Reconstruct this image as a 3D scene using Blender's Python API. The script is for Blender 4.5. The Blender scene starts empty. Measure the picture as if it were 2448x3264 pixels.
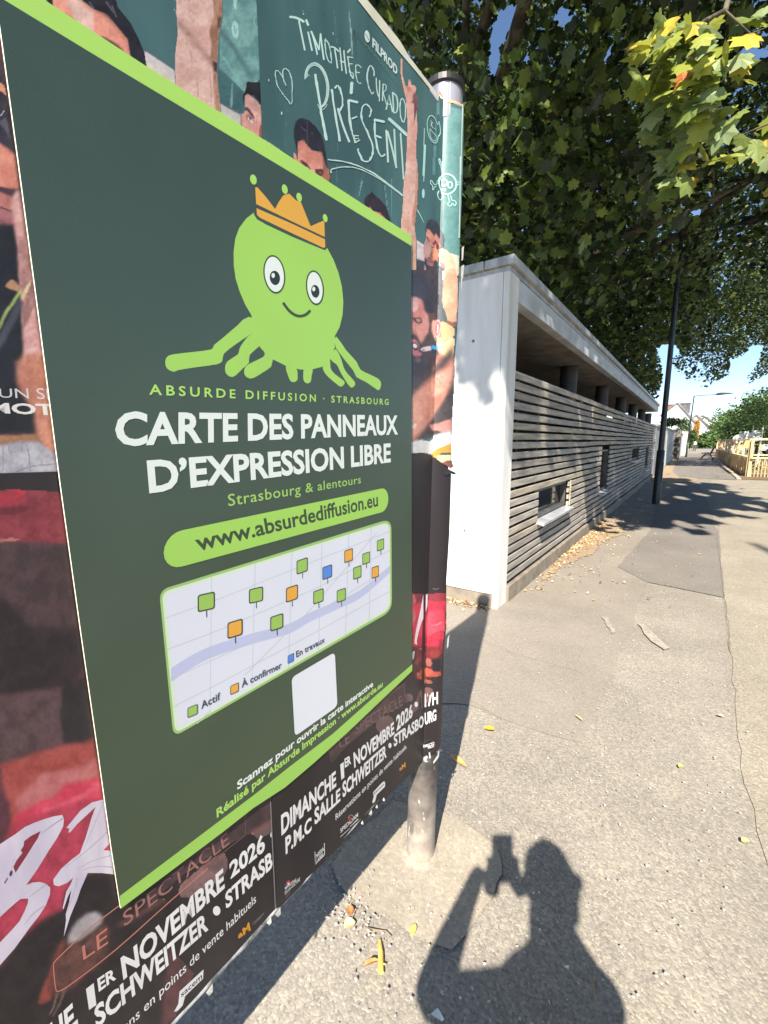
import bpy, bmesh, math, random
import numpy as np
from mathutils import Vector, Matrix, geometry
R = math.radians
random.seed(7); rng = np.random.default_rng(7)
SC = bpy.context.scene
COL = SC.collection
# ---------------------------------------------------------------- camera
F, CX, CY = 1375.0, 1224.0, 1632.0
PITCH, ROLL, YAW, EYE = R(9.2), 0.0045, R(35.45), 1.42
_fh = Vector((-math.sin(YAW), math.cos(YAW), 0)); _rt = Vector((math.cos(YAW), math.sin(YAW), 0)); _up = Vector((0, 0, 1))
FW = _fh*math.cos(PITCH) - _up*math.sin(PITCH)
_u = _fh*math.sin(PITCH) + _up*math.cos(PITCH)
RT = _rt*math.cos(ROLL) - _u*math.sin(ROLL)
UP = _u*math.cos(ROLL) + _rt*math.sin(ROLL)
CAM = Vector((0, 0, EYE))
cd = bpy.data.cameras.new('camera'); cam = bpy.data.objects.new('camera', cd); COL.objects.link(cam)
cd.sensor_fit = 'VERTICAL'; cd.sensor_height = 36; cd.lens = 36*F/3264; cd.clip_start = 0.004; cd.clip_end = 2000
m = Matrix((RT, UP, -FW)).transposed().to_4x4(); m.translation = CAM; cam.matrix_world = m
SC.camera = cam
# ---------------------------------------------------------------- light
SAZ, SEL = R(18.2), R(45.0)          # light travels towards (-sin, cos) and down
LD = Vector((-math.sin(SAZ)*math.cos(SEL), math.cos(SAZ)*math.cos(SEL), -math.sin(SEL)))
sd = bpy.data.lights.new('sun', 'SUN'); so = bpy.data.objects.new('sun', sd); COL.objects.link(so)
sd.energy = 4.4; sd.angle = R(0.55); sd.color = (1.0, 0.93, 0.82)
so.rotation_euler = LD.to_track_quat('-Z', 'Y').to_euler()
W = bpy.data.worlds.new('World'); SC.world = W; W.use_nodes = True
nt = W.node_tree; bg = nt.nodes['Background']; sky = nt.nodes.new('ShaderNodeTexSky')
sky.sky_type = 'NISHITA'; sky.sun_disc = False; sky.sun_elevation = SEL; sky.sun_rotation = math.pi - SAZ
sky.altitude = 1500; sky.air_density = 1.0; sky.dust_density = 0.15; sky.ozone_density = 3.0
nt.links.new(sky.outputs[0], bg.inputs[0]); bg.inputs[1].default_value = 0.084
SC.view_settings.view_transform = 'Standard'; SC.view_settings.look = 'None'; SC.view_settings.gamma = 1
SC.view_settings.use_curve_mapping = False; SC.view_settings.exposure = 1.36
SC.cycles.max_bounces = 6; SC.cycles.diffuse_bounces = 3; SC.cycles.transparent_max_bounces = 4
# ---------------------------------------------------------------- pixel of the photograph -> ray -> point on a real surface
def ray(px, py): return FW + RT*((px-CX)/F) - UP*((py-CY)/F)
def gnd(px, py, z=0.0):
    d = ray(px, py); return CAM + d*((z-EYE)/d.z)
def onx(px, py, x):
    d = ray(px, py); return CAM + d*(x/d.x)
def ony(px, py, y):
    d = ray(px, py); return CAM + d*(y/d.y)
def pix(P):
    d = Vector(P)-CAM; z = d.dot(FW); return CX+F*d.dot(RT)/z, CY-F*d.dot(UP)/z
# ---------------------------------------------------------------- materials
def lin(c):
    if isinstance(c, str): c = tuple(int(c[i:i+2], 16) for i in (0, 2, 4))
    c = [x/255 for x in c]
    return tuple(x/12.92 if x < .04045 else ((x+.055)/1.055)**2.4 for x in c) + (1,)
_mats = {}
def mat(name, a, b=None, rough=.6, spec=.4, scale=6, bump=0, bscale=None, stretch=(1,1,1), k=1.0, metal=0, detail=6, contrast=(.35,.65), trans=0, coat=0):
    """procedural: colour a mixed with b by object-space noise, optional bump"""
    key = (name, a, b, rough, scale, bump, k, stretch)
    if key in _mats: return _mats[key]
    m = bpy.data.materials.new(name); m.use_nodes = True; t = m.node_tree; n = t.nodes; L = t.links
    bs = n['Principled BSDF']; bs.inputs['Roughness'].default_value = rough; bs.inputs['Specular IOR Level'].default_value = spec
    bs.inputs['Metallic'].default_value = metal; bs.inputs['Coat Weight'].default_value = coat
    ca = lin(a); ca = (ca[0]*k, ca[1]*k, ca[2]*k, 1)
    cb = lin(b) if b else lin(a); cb = (cb[0]*k, cb[1]*k, cb[2]*k, 1)
    if not b: cb = (cb[0]*.88, cb[1]*.88, cb[2]*.88, 1)
    tc = n.new('ShaderNodeNewGeometry'); mp = n.new('ShaderNodeMapping'); mp.inputs['Scale'].default_value = stretch
    L.new(tc.outputs['Position'], mp.inputs[0])
    no = n.new('ShaderNodeTexNoise'); no.inputs['Scale'].default_value = scale; no.inputs['Detail'].default_value = detail
    L.new(mp.outputs[0], no.inputs[0])
    rp = n.new('ShaderNodeValToRGB'); rp.color_ramp.elements[0].position = contrast[0]; rp.color_ramp.elements[1].position = contrast[1]
    rp.color_ramp.elements[0].color = cb; rp.color_ramp.elements[1].color = ca
    L.new(no.outputs[0], rp.inputs[0]); L.new(rp.outputs[0], bs.inputs['Base Color'])
    if bump:
        n2 = n.new('ShaderNodeTexNoise'); n2.inputs['Scale'].default_value = bscale or scale*3; n2.inputs['Detail'].default_value = 5
        L.new(mp.outputs[0], n2.inputs[0])
        bp = n.new('ShaderNodeBump'); bp.inputs['Strength'].default_value = 1; bp.inputs['Distance'].default_value = bump
        L.new(n2.outputs[0], bp.inputs['Height']); L.new(bp.outputs[0], bs.inputs['Normal'])
    if trans:
        tr = n.new('ShaderNodeBsdfTranslucent'); L.new(rp.outputs[0], tr.inputs[0])
        mx = n.new('ShaderNodeMixShader'); mx.inputs[0].default_value = trans
        L.new(bs.outputs[0], mx.inputs[1]); L.new(tr.outputs[0], mx.inputs[2]); L.new(mx.outputs[0], n['Material Output'].inputs[0])
    _mats[key] = m; return m
PF = 0.74
def ink(c, c2=None, scale=14, rough=.42, bump=.0006):
    """printed paper colour; wrinkles of the pasted paper as bump"""
    return mat('printed_paper', c, c2, rough=rough, spec=.45, scale=scale, bump=bump, bscale=9, stretch=(1, 1.6, .35), k=PF)
# ---------------------------------------------------------------- mesh helpers
def link(o, parent=None):
    COL.objects.link(o)
    if parent: o.parent = parent
    return o
def mk(name, vs, fs, mats, parent=None, mi=None, smooth=False):
    me = bpy.data.meshes.new(name); me.from_pydata([tuple(v) for v in vs], [], fs)
    for x in (mats if isinstance(mats, (list, tuple)) else [mats]): me.materials.append(x)
    if mi: me.polygons.foreach_set('material_index', mi)
    if smooth: me.polygons.foreach_set('use_smooth', [True]*len(me.polygons))
    me.update()
    return link(bpy.data.objects.new(name, me), parent)
def tag(o, label=None, cat=None, group=None, kind=None):
    if label: o['label'] = label
    if cat: o['category'] = cat
    if group: o['group'] = group
    if kind: o['kind'] = kind
    return o
def empty(name, loc, label, cat, group=None):
    o = bpy.data.objects.new(name, None); o.location = loc; o.empty_display_size = .1; COL.objects.link(o)
    return tag(o, label, cat, group)
def under(o, root):
    """parent keeping world place (root is only translated)"""
    o.parent = root; o.matrix_parent_inverse = Matrix.Translation(-Vector(root.location)); return o
class MB:
    def __init__(s): s.v, s.f, s.m = [], [], []
    def add(s, vs, fs, mi=0):
        b = len(s.v); s.v += [tuple(v) for v in vs]; s.f += [tuple(i+b for i in f) for f in fs]; s.m += [mi]*len(fs)
    def box(s, a, b, mi=0):
        x0, y0, z0 = a; x1, y1, z1 = b
        s.add([(x0,y0,z0),(x1,y0,z0),(x1,y1,z0),(x0,y1,z0),(x0,y0,z1),(x1,y0,z1),(x1,y1,z1),(x0,y1,z1)],
              [(0,3,2,1),(4,5,6,7),(0,1,5,4),(1,2,6,5),(2,3,7,6),(3,0,4,7)], mi)
    def tube(s, pts, rad, n=10, mi=0, cap=True):
        pts = [Vector(p) for p in pts]; rad = rad if isinstance(rad, (list, tuple)) else [rad]*len(pts)
        b = len(s.v); prev = None
        for i, p in enumerate(pts):
            t = (pts[min(i+1, len(pts)-1)] - pts[max(i-1, 0)]).normalized()
            a = prev if prev else (Vector((1,0,0)) if abs(t.x) < .9 else Vector((0,1,0)))
            x = (a - t*a.dot(t)).normalized(); y = t.cross(x); prev = x
            for k in range(n):
                q = 2*math.pi*k/n; s.v.append(tuple(p + (x*math.cos(q) + y*math.sin(q))*rad[i]))
        for i in range(len(pts)-1):
            for k in range(n):
                s.f.append((b+i*n+k, b+i*n+(k+1)%n, b+(i+1)*n+(k+1)%n, b+(i+1)*n+k)); s.m.append(mi)
        if cap:
            e = b+(len(pts)-1)*n; c0 = len(s.v); s.v += s.v[b:b+n]; c1 = len(s.v); s.v += s.v[e:e+n]
            s.f.append(tuple(c0+k for k in reversed(range(n)))); s.m.append(mi)
            s.f.append(tuple(c1+k for k in range(n))); s.m.append(mi)
    def build(s, name, mats, parent=None, smooth=False, bevel=0, keep=True):
        o = mk(name, s.v, s.f, mats, None, s.m, smooth)
        if bevel:
            bm = bmesh.new(); bm.from_mesh(o.data)
            bmesh.ops.bevel(bm, geom=[e for e in bm.edges], offset=bevel, segments=1, affect='EDGES', clamp_overlap=True)
            bm.to_mesh(o.data); bm.free()
        if parent: under(o, parent)
        return o
def catmull(p, n=5, closed=True):
    p = [Vector((x, y, 0)) for x, y in p]; N = len(p); out = []
    for i in range(N if closed else N-1):
        a = p[(i-1) % N] if closed or i > 0 else p[i]; b = p[i]; c = p[(i+1) % N]; d = p[(i+2) % N] if closed or i+2 < N else c
        for k in range(n):
            t = k/n; q = .5*((2*b) + (c-a)*t + (2*a-5*b+4*c-d)*t*t + (3*b-a-3*c+d)*t**3); out.append((q.x, q.y))
    if not closed: out.append((p[-1].x, p[-1].y))
    return out
# ================================================================ the setting: ground
Xw = -1.25      # plane of the long slatted wall
Yc = 3.42       # plane of the white end wall
def asphalt(name, lo, hi, speck, scale, k=1.0, sp=.62, bump=.002, patch=1.2):
    m = bpy.data.materials.new(name); m.use_nodes = True; t = m.node_tree; n = t.nodes; L = t.links
    bs = n['Principled BSDF']; bs.inputs['Roughness'].default_value = .9; bs.inputs['Specular IOR Level'].default_value = .25
    g = n.new('ShaderNodeNewGeometry')
    nz = n.new('ShaderNodeTexNoise'); nz.inputs['Scale'].default_value = patch; nz.inputs['Detail'].default_value = 8; nz.inputs['Roughness'].default_value = .65
    L.new(g.outputs['Position'], nz.inputs[0])
    r = n.new('ShaderNodeValToRGB'); r.color_ramp.elements[0].position = .32; r.color_ramp.elements[1].position = .7
    r.color_ramp.elements[0].color = tuple(x*k for x in lin(lo)[:3])+(1,); r.color_ramp.elements[1].color = tuple(x*k for x in lin(hi)[:3])+(1,)
    L.new(nz.outputs[0], r.inputs[0])
    vo = n.new('ShaderNodeTexVoronoi'); vo.inputs['Scale'].default_value = scale; vo.inputs['Randomness'].default_value = 1
    wn = n.new('ShaderNodeTexNoise'); wn.inputs['Scale'].default_value = scale*.9; wn.inputs['Detail'].default_value = 2; L.new(g.outputs['Position'], wn.inputs[0])
    wm = n.new('ShaderNodeVectorMath'); wm.operation = 'MULTIPLY_ADD'; wm.inputs[1].default_value = (1.1/scale,)*3; L.new(wn.outputs['Color'], wm.inputs[0]); L.new(g.outputs['Position'], wm.inputs[2]); L.new(wm.outputs[0], vo.inputs[0])
    # each stone has its own tone
    sx = n.new('ShaderNodeSeparateColor'); L.new(vo.outputs['Color'], sx.inputs[0])
    r2 = n.new('ShaderNodeValToRGB'); r2.color_ramp.interpolation = 'LINEAR'
    e = r2.color_ramp.elements; e[0].position = 0; e[0].color = (.55, .55, .56, 1); e[1].position = 1; e[1].color = (1.55, 1.5, 1.38, 1)
    a = e.new(.25); a.color = (.82, .82, .82, 1); a = e.new(sp); a.color = (1, 1, 1, 1); a = e.new(min(.97, sp+.2)); a.color = (1.22, 1.2, 1.14, 1)
    L.new(sx.outputs[0], r2.inputs[0])
    r3 = n.new('ShaderNodeValToRGB'); r3.color_ramp.elements[0].position = .0; r3.color_ramp.elements[0].color = (1, 1, 1, 1)
    r3.color_ramp.elements[1].position = .75; r3.color_ramp.elements[1].color = (.62, .61, .6, 1); L.new(vo.outputs['Distance'], r3.inputs[0])
    m1 = n.new('ShaderNodeMix'); m1.data_type = 'RGBA'; m1.blend_type = 'MULTIPLY'; m1.inputs[0].default_value = speck
    L.new(r.outputs[0], m1.inputs[6]); L.new(r2.outputs[0], m1.inputs[7])
    m2 = n.new('ShaderNodeMix'); m2.data_type = 'RGBA'; m2.blend_type = 'MULTIPLY'; m2.inputs[0].default_value = speck*.45
    L.new(m1.outputs[2], m2.inputs[6]); L.new(r3.outputs[0], m2.inputs[7]); L.new(m2.outputs[2], bs.inputs['Base Color'])
    inv = n.new('ShaderNodeMath'); inv.operation = 'MULTIPLY'; inv.inputs[1].default_value = -1; L.new(vo.outputs['Distance'], inv.inputs[0])
    bp = n.new('ShaderNodeBump'); bp.inputs['Distance'].default_value = bump; bp.inputs['Strength'].default_value = .8
    L.new(inv.outputs[0], bp.inputs['Height']); L.new(bp.outputs[0], bs.inputs['Normal'])
    return m
GK = 1.26
A_PEB = asphalt('worn_pebbly_asphalt', (122,116,107), (146,139,128), .66, 150, GK, bump=.0014)
A_SMO = asphalt('smooth_grey_asphalt', (120,113,104), (136,128,118), .4, 160, GK, bump=.001)
A_DRK = asphalt('newer_dark_asphalt', (106,101,96), (120,114,107), .4, 150, GK, bump=.001)
A_PAT = asphalt('pale_concrete_patch', (130,122,109), (150,141,127), .35, 120, GK, bump=.0008, patch=3)
A_BEI = asphalt('beige_asphalt', (127,120,108), (149,141,127), .66, 150, GK, bump=.0014)
A_SOIL = asphalt('dry_leaf_dust', (134,118,98), (156,136,110), .6, 60, GK)
def jag(pts, amp, step):
    out = []
    for i in range(len(pts)):
        a = Vector(pts[i][:2]); b = Vector(pts[(i+1) % len(pts)][:2]); n = max(1, int((b-a).length/step))
        for k in range(n):
            p = a.lerp(b, k/n); w = .0 if k == 0 else amp
            out.append((p.x+random.uniform(-w, w), p.y+random.uniform(-w, w)))
    return out
def sheet(name, pts, z, m, amp=.012, step=.05):
    pts = jag(pts, amp, step); tri = geometry.tessellate_polygon([[Vector((x, y, 0)) for x, y in pts]])
    o = mk(name, [(x, y, z) for x, y in pts], [t for t in tri], m)
    bm = bmesh.new(); bm.from_mesh(o.data); bmesh.ops.recalc_face_normals(bm, faces=bm.faces)
    if sum(f.normal.z for f in bm.faces) < 0: bmesh.ops.reverse_faces(bm, faces=bm.faces)
    bm.to_mesh(o.data); bm.free()
    return tag(o, kind='structure')
GP = lambda L: [tuple(gnd(x, y)[:2]) for x, y in L]
mk('ground', [(-400,-200,0),(400,-200,0),(400,900,0),(-400,900,0)], [(0,1,2,3)], A_PEB)['kind'] = 'structure'
c5 = lambda L: [(1400+x/1.583, 1600+y/1.583) for x, y in L]
# smooth strip of footway in front of the wall
sm = GP(c5([(170,1030),(350,1110),(560,1180),(720,1220),(790,1100),(830,980),(880,850),(930,720),(990,600),(1040,420),(1150,300),(1250,200),(1350,130)]))
sheet('asphalt_footway', [(-3.2, .35), (-1.0, 1.95)] + sm + [(.45, 9.6), (.6, 21.2), (-1.3, 21.2), (-3.2, 10)], .004, A_SMO, .015, .08)
dk = GP(c5([(900,330),(1050,408),(1240,445),(1435,485),(1425,340),(1412,150),(1380,110)]))
sheet('dark_asphalt_patch', dk + [(.42, 10.5), (.25, 17), (-.2, 17.5), (-.6, 12), (-.45, 8)], .008, A_DRK, .008, .08)
sheet('dark_asphalt_street', [(-.9, 21.2), (.1, 20.2), (1.38, 20.2), (1.36, 33), (1.3, 60), (-.9, 60)], .012, A_DRK, .02, .3)
bz = GP([(2290,1694),(2310,1898),(2345,2270),(2372,2500),(2448,2760),(2700,3264)])
sheet('beige_footway', bz + [(4, 0), (60, 0), (60, 20.0), (.6, 20.0), (.5, 10)], .004, A_BEI, .012, .12)
cp = GP([(1060,2760),(1150,2650),(1260,2560),(1400,2585),(1480,2630),(1580,2700),(1600,2790),(1540,2900),(1480,2990),(1440,3035),(1360,3003),(1277,2957),(1193,2912),(1109,2858)])
sheet('concrete_patch', cp, .008, A_PAT, .011, .035)
sheet('dusty_verge', [(Xw+.04, 5.0), (Xw+.1, 4.4), (Xw+.16, 5.2), (Xw+.34, 6.0), (Xw+.3, 6.7), (Xw+.5, 7.4), (Xw+.35, 8.3), (Xw+.04, 8.6)], .012, A_SOIL, .03, .06)
sheet('sandy_verge', [(Xw+.02, 18), (-.55, 17.5), (.2, 18.6), (.3, 19.9), (-.4, 20.8), (-.7, 24), (-.8, 30), (-.95, 40), (Xw+.02, 46)], .016, A_SOIL, .05, .25)
# kerb on the right of the street
kb = MB()
for i in range(36): kb.box((1.38, 20.6+i, 0), (1.52, 21.58+i, .06))
tag(kb.build('kerb', mat('kerb_concrete', (190,178,158), (160,150,134), rough=.85, scale=9), bevel=.008), kind='structure')
sheet('planting_bed', [(1.53, 20.6), (12, 20.6), (12, 60), (1.53, 60)], .01, asphalt('bed_soil', (96,80,60), (140,120,92), .7, 40), .03, .4)
# tar marks and scrapes
scr = mat('scraped_asphalt', (168,160,146), (140,132,120), rough=.9, scale=40)
for q in ([(820,585),(850,590),(890,665),(870,670)], [(1000,620),(1030,625),(1165,745),(1135,755),(1060,700)]):
    sheet('scrape_mark', GP(c5(q)), .013, scr, .008, .03)

# ================================================================ the long low building
M_WHITE = mat('white_render', (228,226,220), (206,203,194), rough=.75, scale=2.2, bump=.0012, bscale=70, stretch=(3,3,.5), contrast=(.3,.6))
M_COPE = mat('coping_metal', (176,178,176), (140,142,140), rough=.45, scale=7, bump=.0006, stretch=(3,1,1))
M_FASC = mat('pale_fascia', (196,200,202), (168,170,170), rough=.6, scale=2.5, stretch=(1,1,3))
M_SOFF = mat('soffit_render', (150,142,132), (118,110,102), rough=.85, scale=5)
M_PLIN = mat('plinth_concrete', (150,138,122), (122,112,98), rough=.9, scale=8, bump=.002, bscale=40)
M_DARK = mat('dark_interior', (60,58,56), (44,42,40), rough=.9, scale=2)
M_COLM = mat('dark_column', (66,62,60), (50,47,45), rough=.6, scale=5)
shel = empty('shelter', (Xw, Yc, 0), 'long low building with white end wall, weathered slat cladding and a flat overhanging roof', 'building')
YE = 19.9
DEP = 3.4
pb = lambda n, m, a, b, bev=.0: (lambda k: (k.box(a, b), k.build(n, m, shel, bevel=bev))[1])(MB())
# end wall with two formwork holes
ew = bmesh.new()
zc0, zc1 = .125, 2.70
def wall_with_holes(name, y, x0, x1, z0, z1, holes, m, parent):
    loops = [[Vector((x0, z0, 0)), Vector((x1, z0, 0)), Vector((x1, z1, 0)), Vector((x0, z1, 0))]]
    vs = [(x0,y,z0),(x1,y,z0),(x1,y,z1),(x0,y,z1)]; hs = []
    for cx, cz, r in holes:
        hl = [Vector((cx+r*math.cos(-a*math.pi/8), cz+r*math.sin(-a*math.pi/8), 0)) for a in range(16)]
        loops.append(hl); hs.append(len(vs)); vs += [(p.x, y, p.y) for p in hl]
    fs = [tuple(t) for t in geometry.tessellate_polygon(loops)]
    mi = [0]*len(fs)
    for h in hs:
        b = len(vs); vs += [(vs[h+k][0], y+.035, vs[h+k][2]) for k in range(16)]
        for k in range(16): fs.append((h+k, h+(k+1)%16, b+(k+1)%16, b+k)); mi.append(0)
        fs.append(tuple(range(b, b+16))); mi.append(0)
    b = len(vs); T = .3
    vs += [(x0,y+T,z0),(x1,y+T,z0),(x1,y+T,z1),(x0,y+T,z1)]
    fs += [(0,1,b+1,b),(1,2,b+2,b+1),(2,3,b+3,b+2),(3,0,b,b+3),(b,b+1,b+2,b+3)]; mi += [0]*5
    o = mk(name, vs, fs, m, None, mi)
    bm = bmesh.new(); bm.from_mesh(o.data); bmesh.ops.recalc_face_normals(bm, faces=bm.faces); bm.to_mesh(o.data); bm.free()
    return under(o, parent)
h1 = ony(1508, 1087, Yc); h2 = ony(1480, 1693, Yc)
wall_with_holes('end_wall', Yc, Xw-DEP, Xw-.055, zc0, zc1, [(h1.x, h1.z, .014), (h2.x, h2.z, .014), (h1.x-.9, h1.z, .014), (h2.x-.9, h2.z, .014)], M_WHITE, shel)
pb('corner_post', M_WHITE, (Xw-.052, Yc-.002, .0), (Xw, Yc+.21, zc1), .004)
pb('end_plinth', M_PLIN, (Xw-DEP, Yc+.01, 0), (Xw-.055, Yc+.29, zc0-.003), .004)
pb('plinth', M_PLIN, (Xw-.12, Yc+.213, 0), (Xw+.02, YE, .15), .006)
# roof: fascia, slab, coping
pb('fascia', M_FASC, (Xw-.10, Yc+.213, 2.53), (Xw-.004, YE+.15, 2.697), .003)
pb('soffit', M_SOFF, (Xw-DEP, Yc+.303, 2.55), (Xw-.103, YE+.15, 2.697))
pb('roof_end_fascia', M_FASC, (Xw-DEP, YE+.153, 2.53), (Xw-.004, YE+.2, 2.697))
pb('roof_slab', M_COPE, (Xw-DEP, Yc, 2.70), (Xw-.002, YE+.2, 2.735))
for i in range(9):                               # front coping in lengths with open joints
    a = Yc-.03 + i*1.87; pb('coping', M_COPE, (Xw-.2, a+.0, 2.738), (Xw+.035, min(a+1.862, YE+.25), 2.80), .004)
for i in range(3):
    a = Xw-.204-i*1.1; pb('coping', M_COPE, (a-1.09, Yc-.035, 2.738), (a, Yc+.2, 2.80), .004)
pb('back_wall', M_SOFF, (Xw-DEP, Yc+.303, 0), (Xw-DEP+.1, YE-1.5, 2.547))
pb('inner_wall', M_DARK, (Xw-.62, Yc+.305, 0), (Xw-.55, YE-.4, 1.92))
for px in (1809, 1918, 1981, 2021, 2050, 2072):
    p = onx(px, 1260, Xw-.42)
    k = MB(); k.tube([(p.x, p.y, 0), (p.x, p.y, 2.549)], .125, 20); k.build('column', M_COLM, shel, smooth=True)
# slats: 22 rows, broken at butt joints and at four windows
wood = [mat('weathered_slat', a, b, rough=.8, scale=3.2, stretch=(6,.7,9), bump=.0012, bscale=14, contrast=(.3,.7)) for a, b in
        (((184,176,163),(126,120,112)), ((198,189,175),(138,131,122)), ((168,160,148),(116,110,104)), ((192,180,157),(130,121,109)))]
zt, zb_, NR = 2.025, .185, 22
pit = (zt-zb_)/NR
win = []
for (a, b) in (((1706,1580),(1808,1661)), ((1912,1436),(1938,1565)), ((2012,1428),(2036,1467)), ((2057,1424),(2066,1493))):
    A = onx(a[0], a[1], Xw); B = onx(b[0], b[1], Xw)
    z1 = A.z; 
    win.append([A.y, B.y, z1, 0])
win[0] = [4.50, 5.82, .62, .93]; win[1] = [8.1, 8.98, .56, 1.27]; win[2] = [12.5, 14.2, .94, 1.25]; win[3] = [16.35, 17.45, .50, 1.24]
joints = [Yc+.215, 7.05, 9.7, 11.9, 14.9, 17.2, YE]
slat_me = {}
for r in range(NR):
    z0 = zb_ + r*pit; z1 = z0 + pit*.70
    js = [j + (random.uniform(-.01, .01) if 0 < i < len(joints)-1 else 0) for i, j in enumerate(joints)]
    for i in range(len(js)-1):
        segs = [(js[i]+.003, js[i+1]-.003)]
        for (wa, wb, wz0, wz1) in win:
            if z1 > wz0-.01 and z0 < wz1+.005:
                ns = []
                for a, b in segs:
                    if b <= wa or a >= wb: ns.append((a, b)); continue
                    if a < wa: ns.append((a, wa))
                    if b > wb: ns.append((wb, b))
                segs = ns
        for a, b in segs:
            if b-a < .04: continue
            dx = random.uniform(-.003, .003); dz = random.uniform(-.004, .004); sag = random.uniform(-.006, .006)
            k = MB(); x0, x1 = Xw-.032+dx, Xw-.004+dx
            if i == 0 and r in (14, 15, 16) and False: pass
            k.add([(x0,a,z0+dz),(x1,a,z0+dz),(x1,b,z0+sag),(x0,b,z0+sag),(x0,a,z1+dz),(x1,a,z1+dz),(x1,b,z1+sag),(x0,b,z1+sag)],
                  [(0,3,2,1),(4,5,6,7),(0,1,5,4),(1,2,6,5),(2,3,7,6),(3,0,4,7)])
            k.build('slat', random.choice(wood), shel, bevel=.003)
M_BAT = mat('grey_batten', (92,86,80), (70,66,62), rough=.85, scale=6)
y = Yc+.4
while y < YE:
    if not any(wa-.02 < y < wb+.02 for wa, wb, _, _ in win): bt = MB(); bt.box((Xw-.075, y, .16), (Xw-.036, y+.045, 2.0)); bt.build('batten', M_BAT, shel)
    y += .62
glass = mat('dark_window_glass', (34,36,38), (22,24,26), rough=.08, spec=.9, scale=3)
M_FR = mat('window_frame_paint', (96,92,88), (70,68,66), rough=.4, scale=6)
M_SILL = mat('aluminium_sill', (206,208,212), (176,180,186), rough=.3, metal=.3, scale=6)
sticker = mat('torn_sticker', (226,196,150), (206,206,200), rough=.6, scale=30)
for i, (a, b, z0, z1) in enumerate(win):
    k = MB(); t = .03; x0, x1 = Xw-.14, Xw-.04
    k.box((x0,a,z0),(x1,a+t,z1)); k.box((x0,b-t,z0),(x1,b,z1)); k.box((x0,a+t,z0),(x1,b-t,z0+t)); k.box((x0,a+t,z1-t),(x1,b-t,z1))
    fr = k.build('window_frame', M_FR, shel, bevel=.002)
    k = MB(); k.box((x0+.03, a+t+.001, z0+t+.001), (x0+.04, b-t-.001, z1-t-.001)); k.build('pane', glass, None).parent = fr
    k = MB(); k.add([(Xw-.13,a-.02,z0-.004),(Xw+.075,a-.02,z0-.028),(Xw+.075,b+.02,z0-.028),(Xw-.13,b+.02,z0-.004),
                     (Xw-.13,a-.02,z0-.016),(Xw+.068,a-.02,z0-.062),(Xw+.068,b+.02,z0-.062),(Xw-.13,b+.02,z0-.016)],
                    [(0,1,2,3),(7,6,5,4),(0,4,5,1),(1,5,6,2),(2,6,7,3),(3,7,4,0)]); k.build('sill', M_SILL, None, bevel=.002).parent = fr
    if i in (1, 2):
        k = MB(); yy = a+.06; pts = [(yy,z1-.05),(yy+.13,z1-.04),(yy+.16,z1-.13),(yy+.08,z1-.17),(yy+.12,z1-.25),(yy+.03,z1-.3),(yy,z1-.2)]
        k.add([(x0+.043, p, q) for p, q in pts], [tuple(range(len(pts)))]); k.build('sticker', sticker, None).parent = fr
for o in list(bpy.data.objects):
    if o.parent and o.parent.name.startswith('window_frame'): o.matrix_parent_inverse = Matrix.Translation(-Vector(shel.location)) if False else Matrix.Identity(4)
# boarded insert beside the first window
k = MB(); k.box((Xw-.003, 5.86, .60), (Xw+.012, 5.90, .93)); k.build('cover_strip', wood[3], shel, bevel=.003)
# white marker blocks between upper slats
mk_ = mat('pale_wood_block', (214,170,118), (190,150,104), rough=.7, scale=8); mw = mat('white_block', (225,225,222), None, rough=.6)
for (px, py, m_) in ((1643,1200,mk_),(1829,1268,mk_),(1824,1286,mk_),(1820,1304,mk_),(1855,1278,mk_),(1844,1314,mw),(1871,1318,mw),(1843,1329,mw)):
    p = onx(px, py, Xw-.03); k = MB(); k.box((Xw-.07, p.y-.06, p.z-.02), (Xw-.034, p.y+.06, p.z+.02)); k.build('spacer_block', m_, shel, bevel=.002)

# seams and cracks of the footway
crk = mat('crack_dirt', (92,86,78), (70,66,60), rough=.95, scale=40)
def crack(pts, w, name='asphalt_crack'):
    P = [Vector(gnd(x, y)[:2]) for x, y in pts]; Q = []
    for i in range(len(P)-1):
        n = max(2, int((P[i+1]-P[i]).length/.04))
        for k in range(n): Q.append(P[i].lerp(P[i+1], k/n)+Vector((random.uniform(-.004,.004), random.uniform(-.006,.006))))
    Q.append(P[-1]); vs = []; 
    for i, q in enumerate(Q):
        t = (Q[min(i+1,len(Q)-1)]-Q[max(0,i-1)]).normalized(); nn = Vector((-t.y, t.x))*w*random.uniform(.2, 1)
        vs += [(q.x+nn.x, q.y+nn.y, .0162), (q.x-nn.x, q.y-nn.y, .0162)]
    tag(mk(name, vs, [(2*i, 2*i+2, 2*i+3, 2*i+1) for i in range(len(Q)-1)], crk), kind='structure')
crack([(1420,2010),(1520,2040),(1640,2090),(1750,2120),(1850,2150)], .0009)
crack([(2282,1700),(2296,1800),(2306,1900),(2330,2090)], .0016)
crack([(1410,2200),(1450,2215),(1500,2240),(1600,2300)], .001); crack([(2230,3000),(2260,3090),(2290,3130)], .001)
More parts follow.
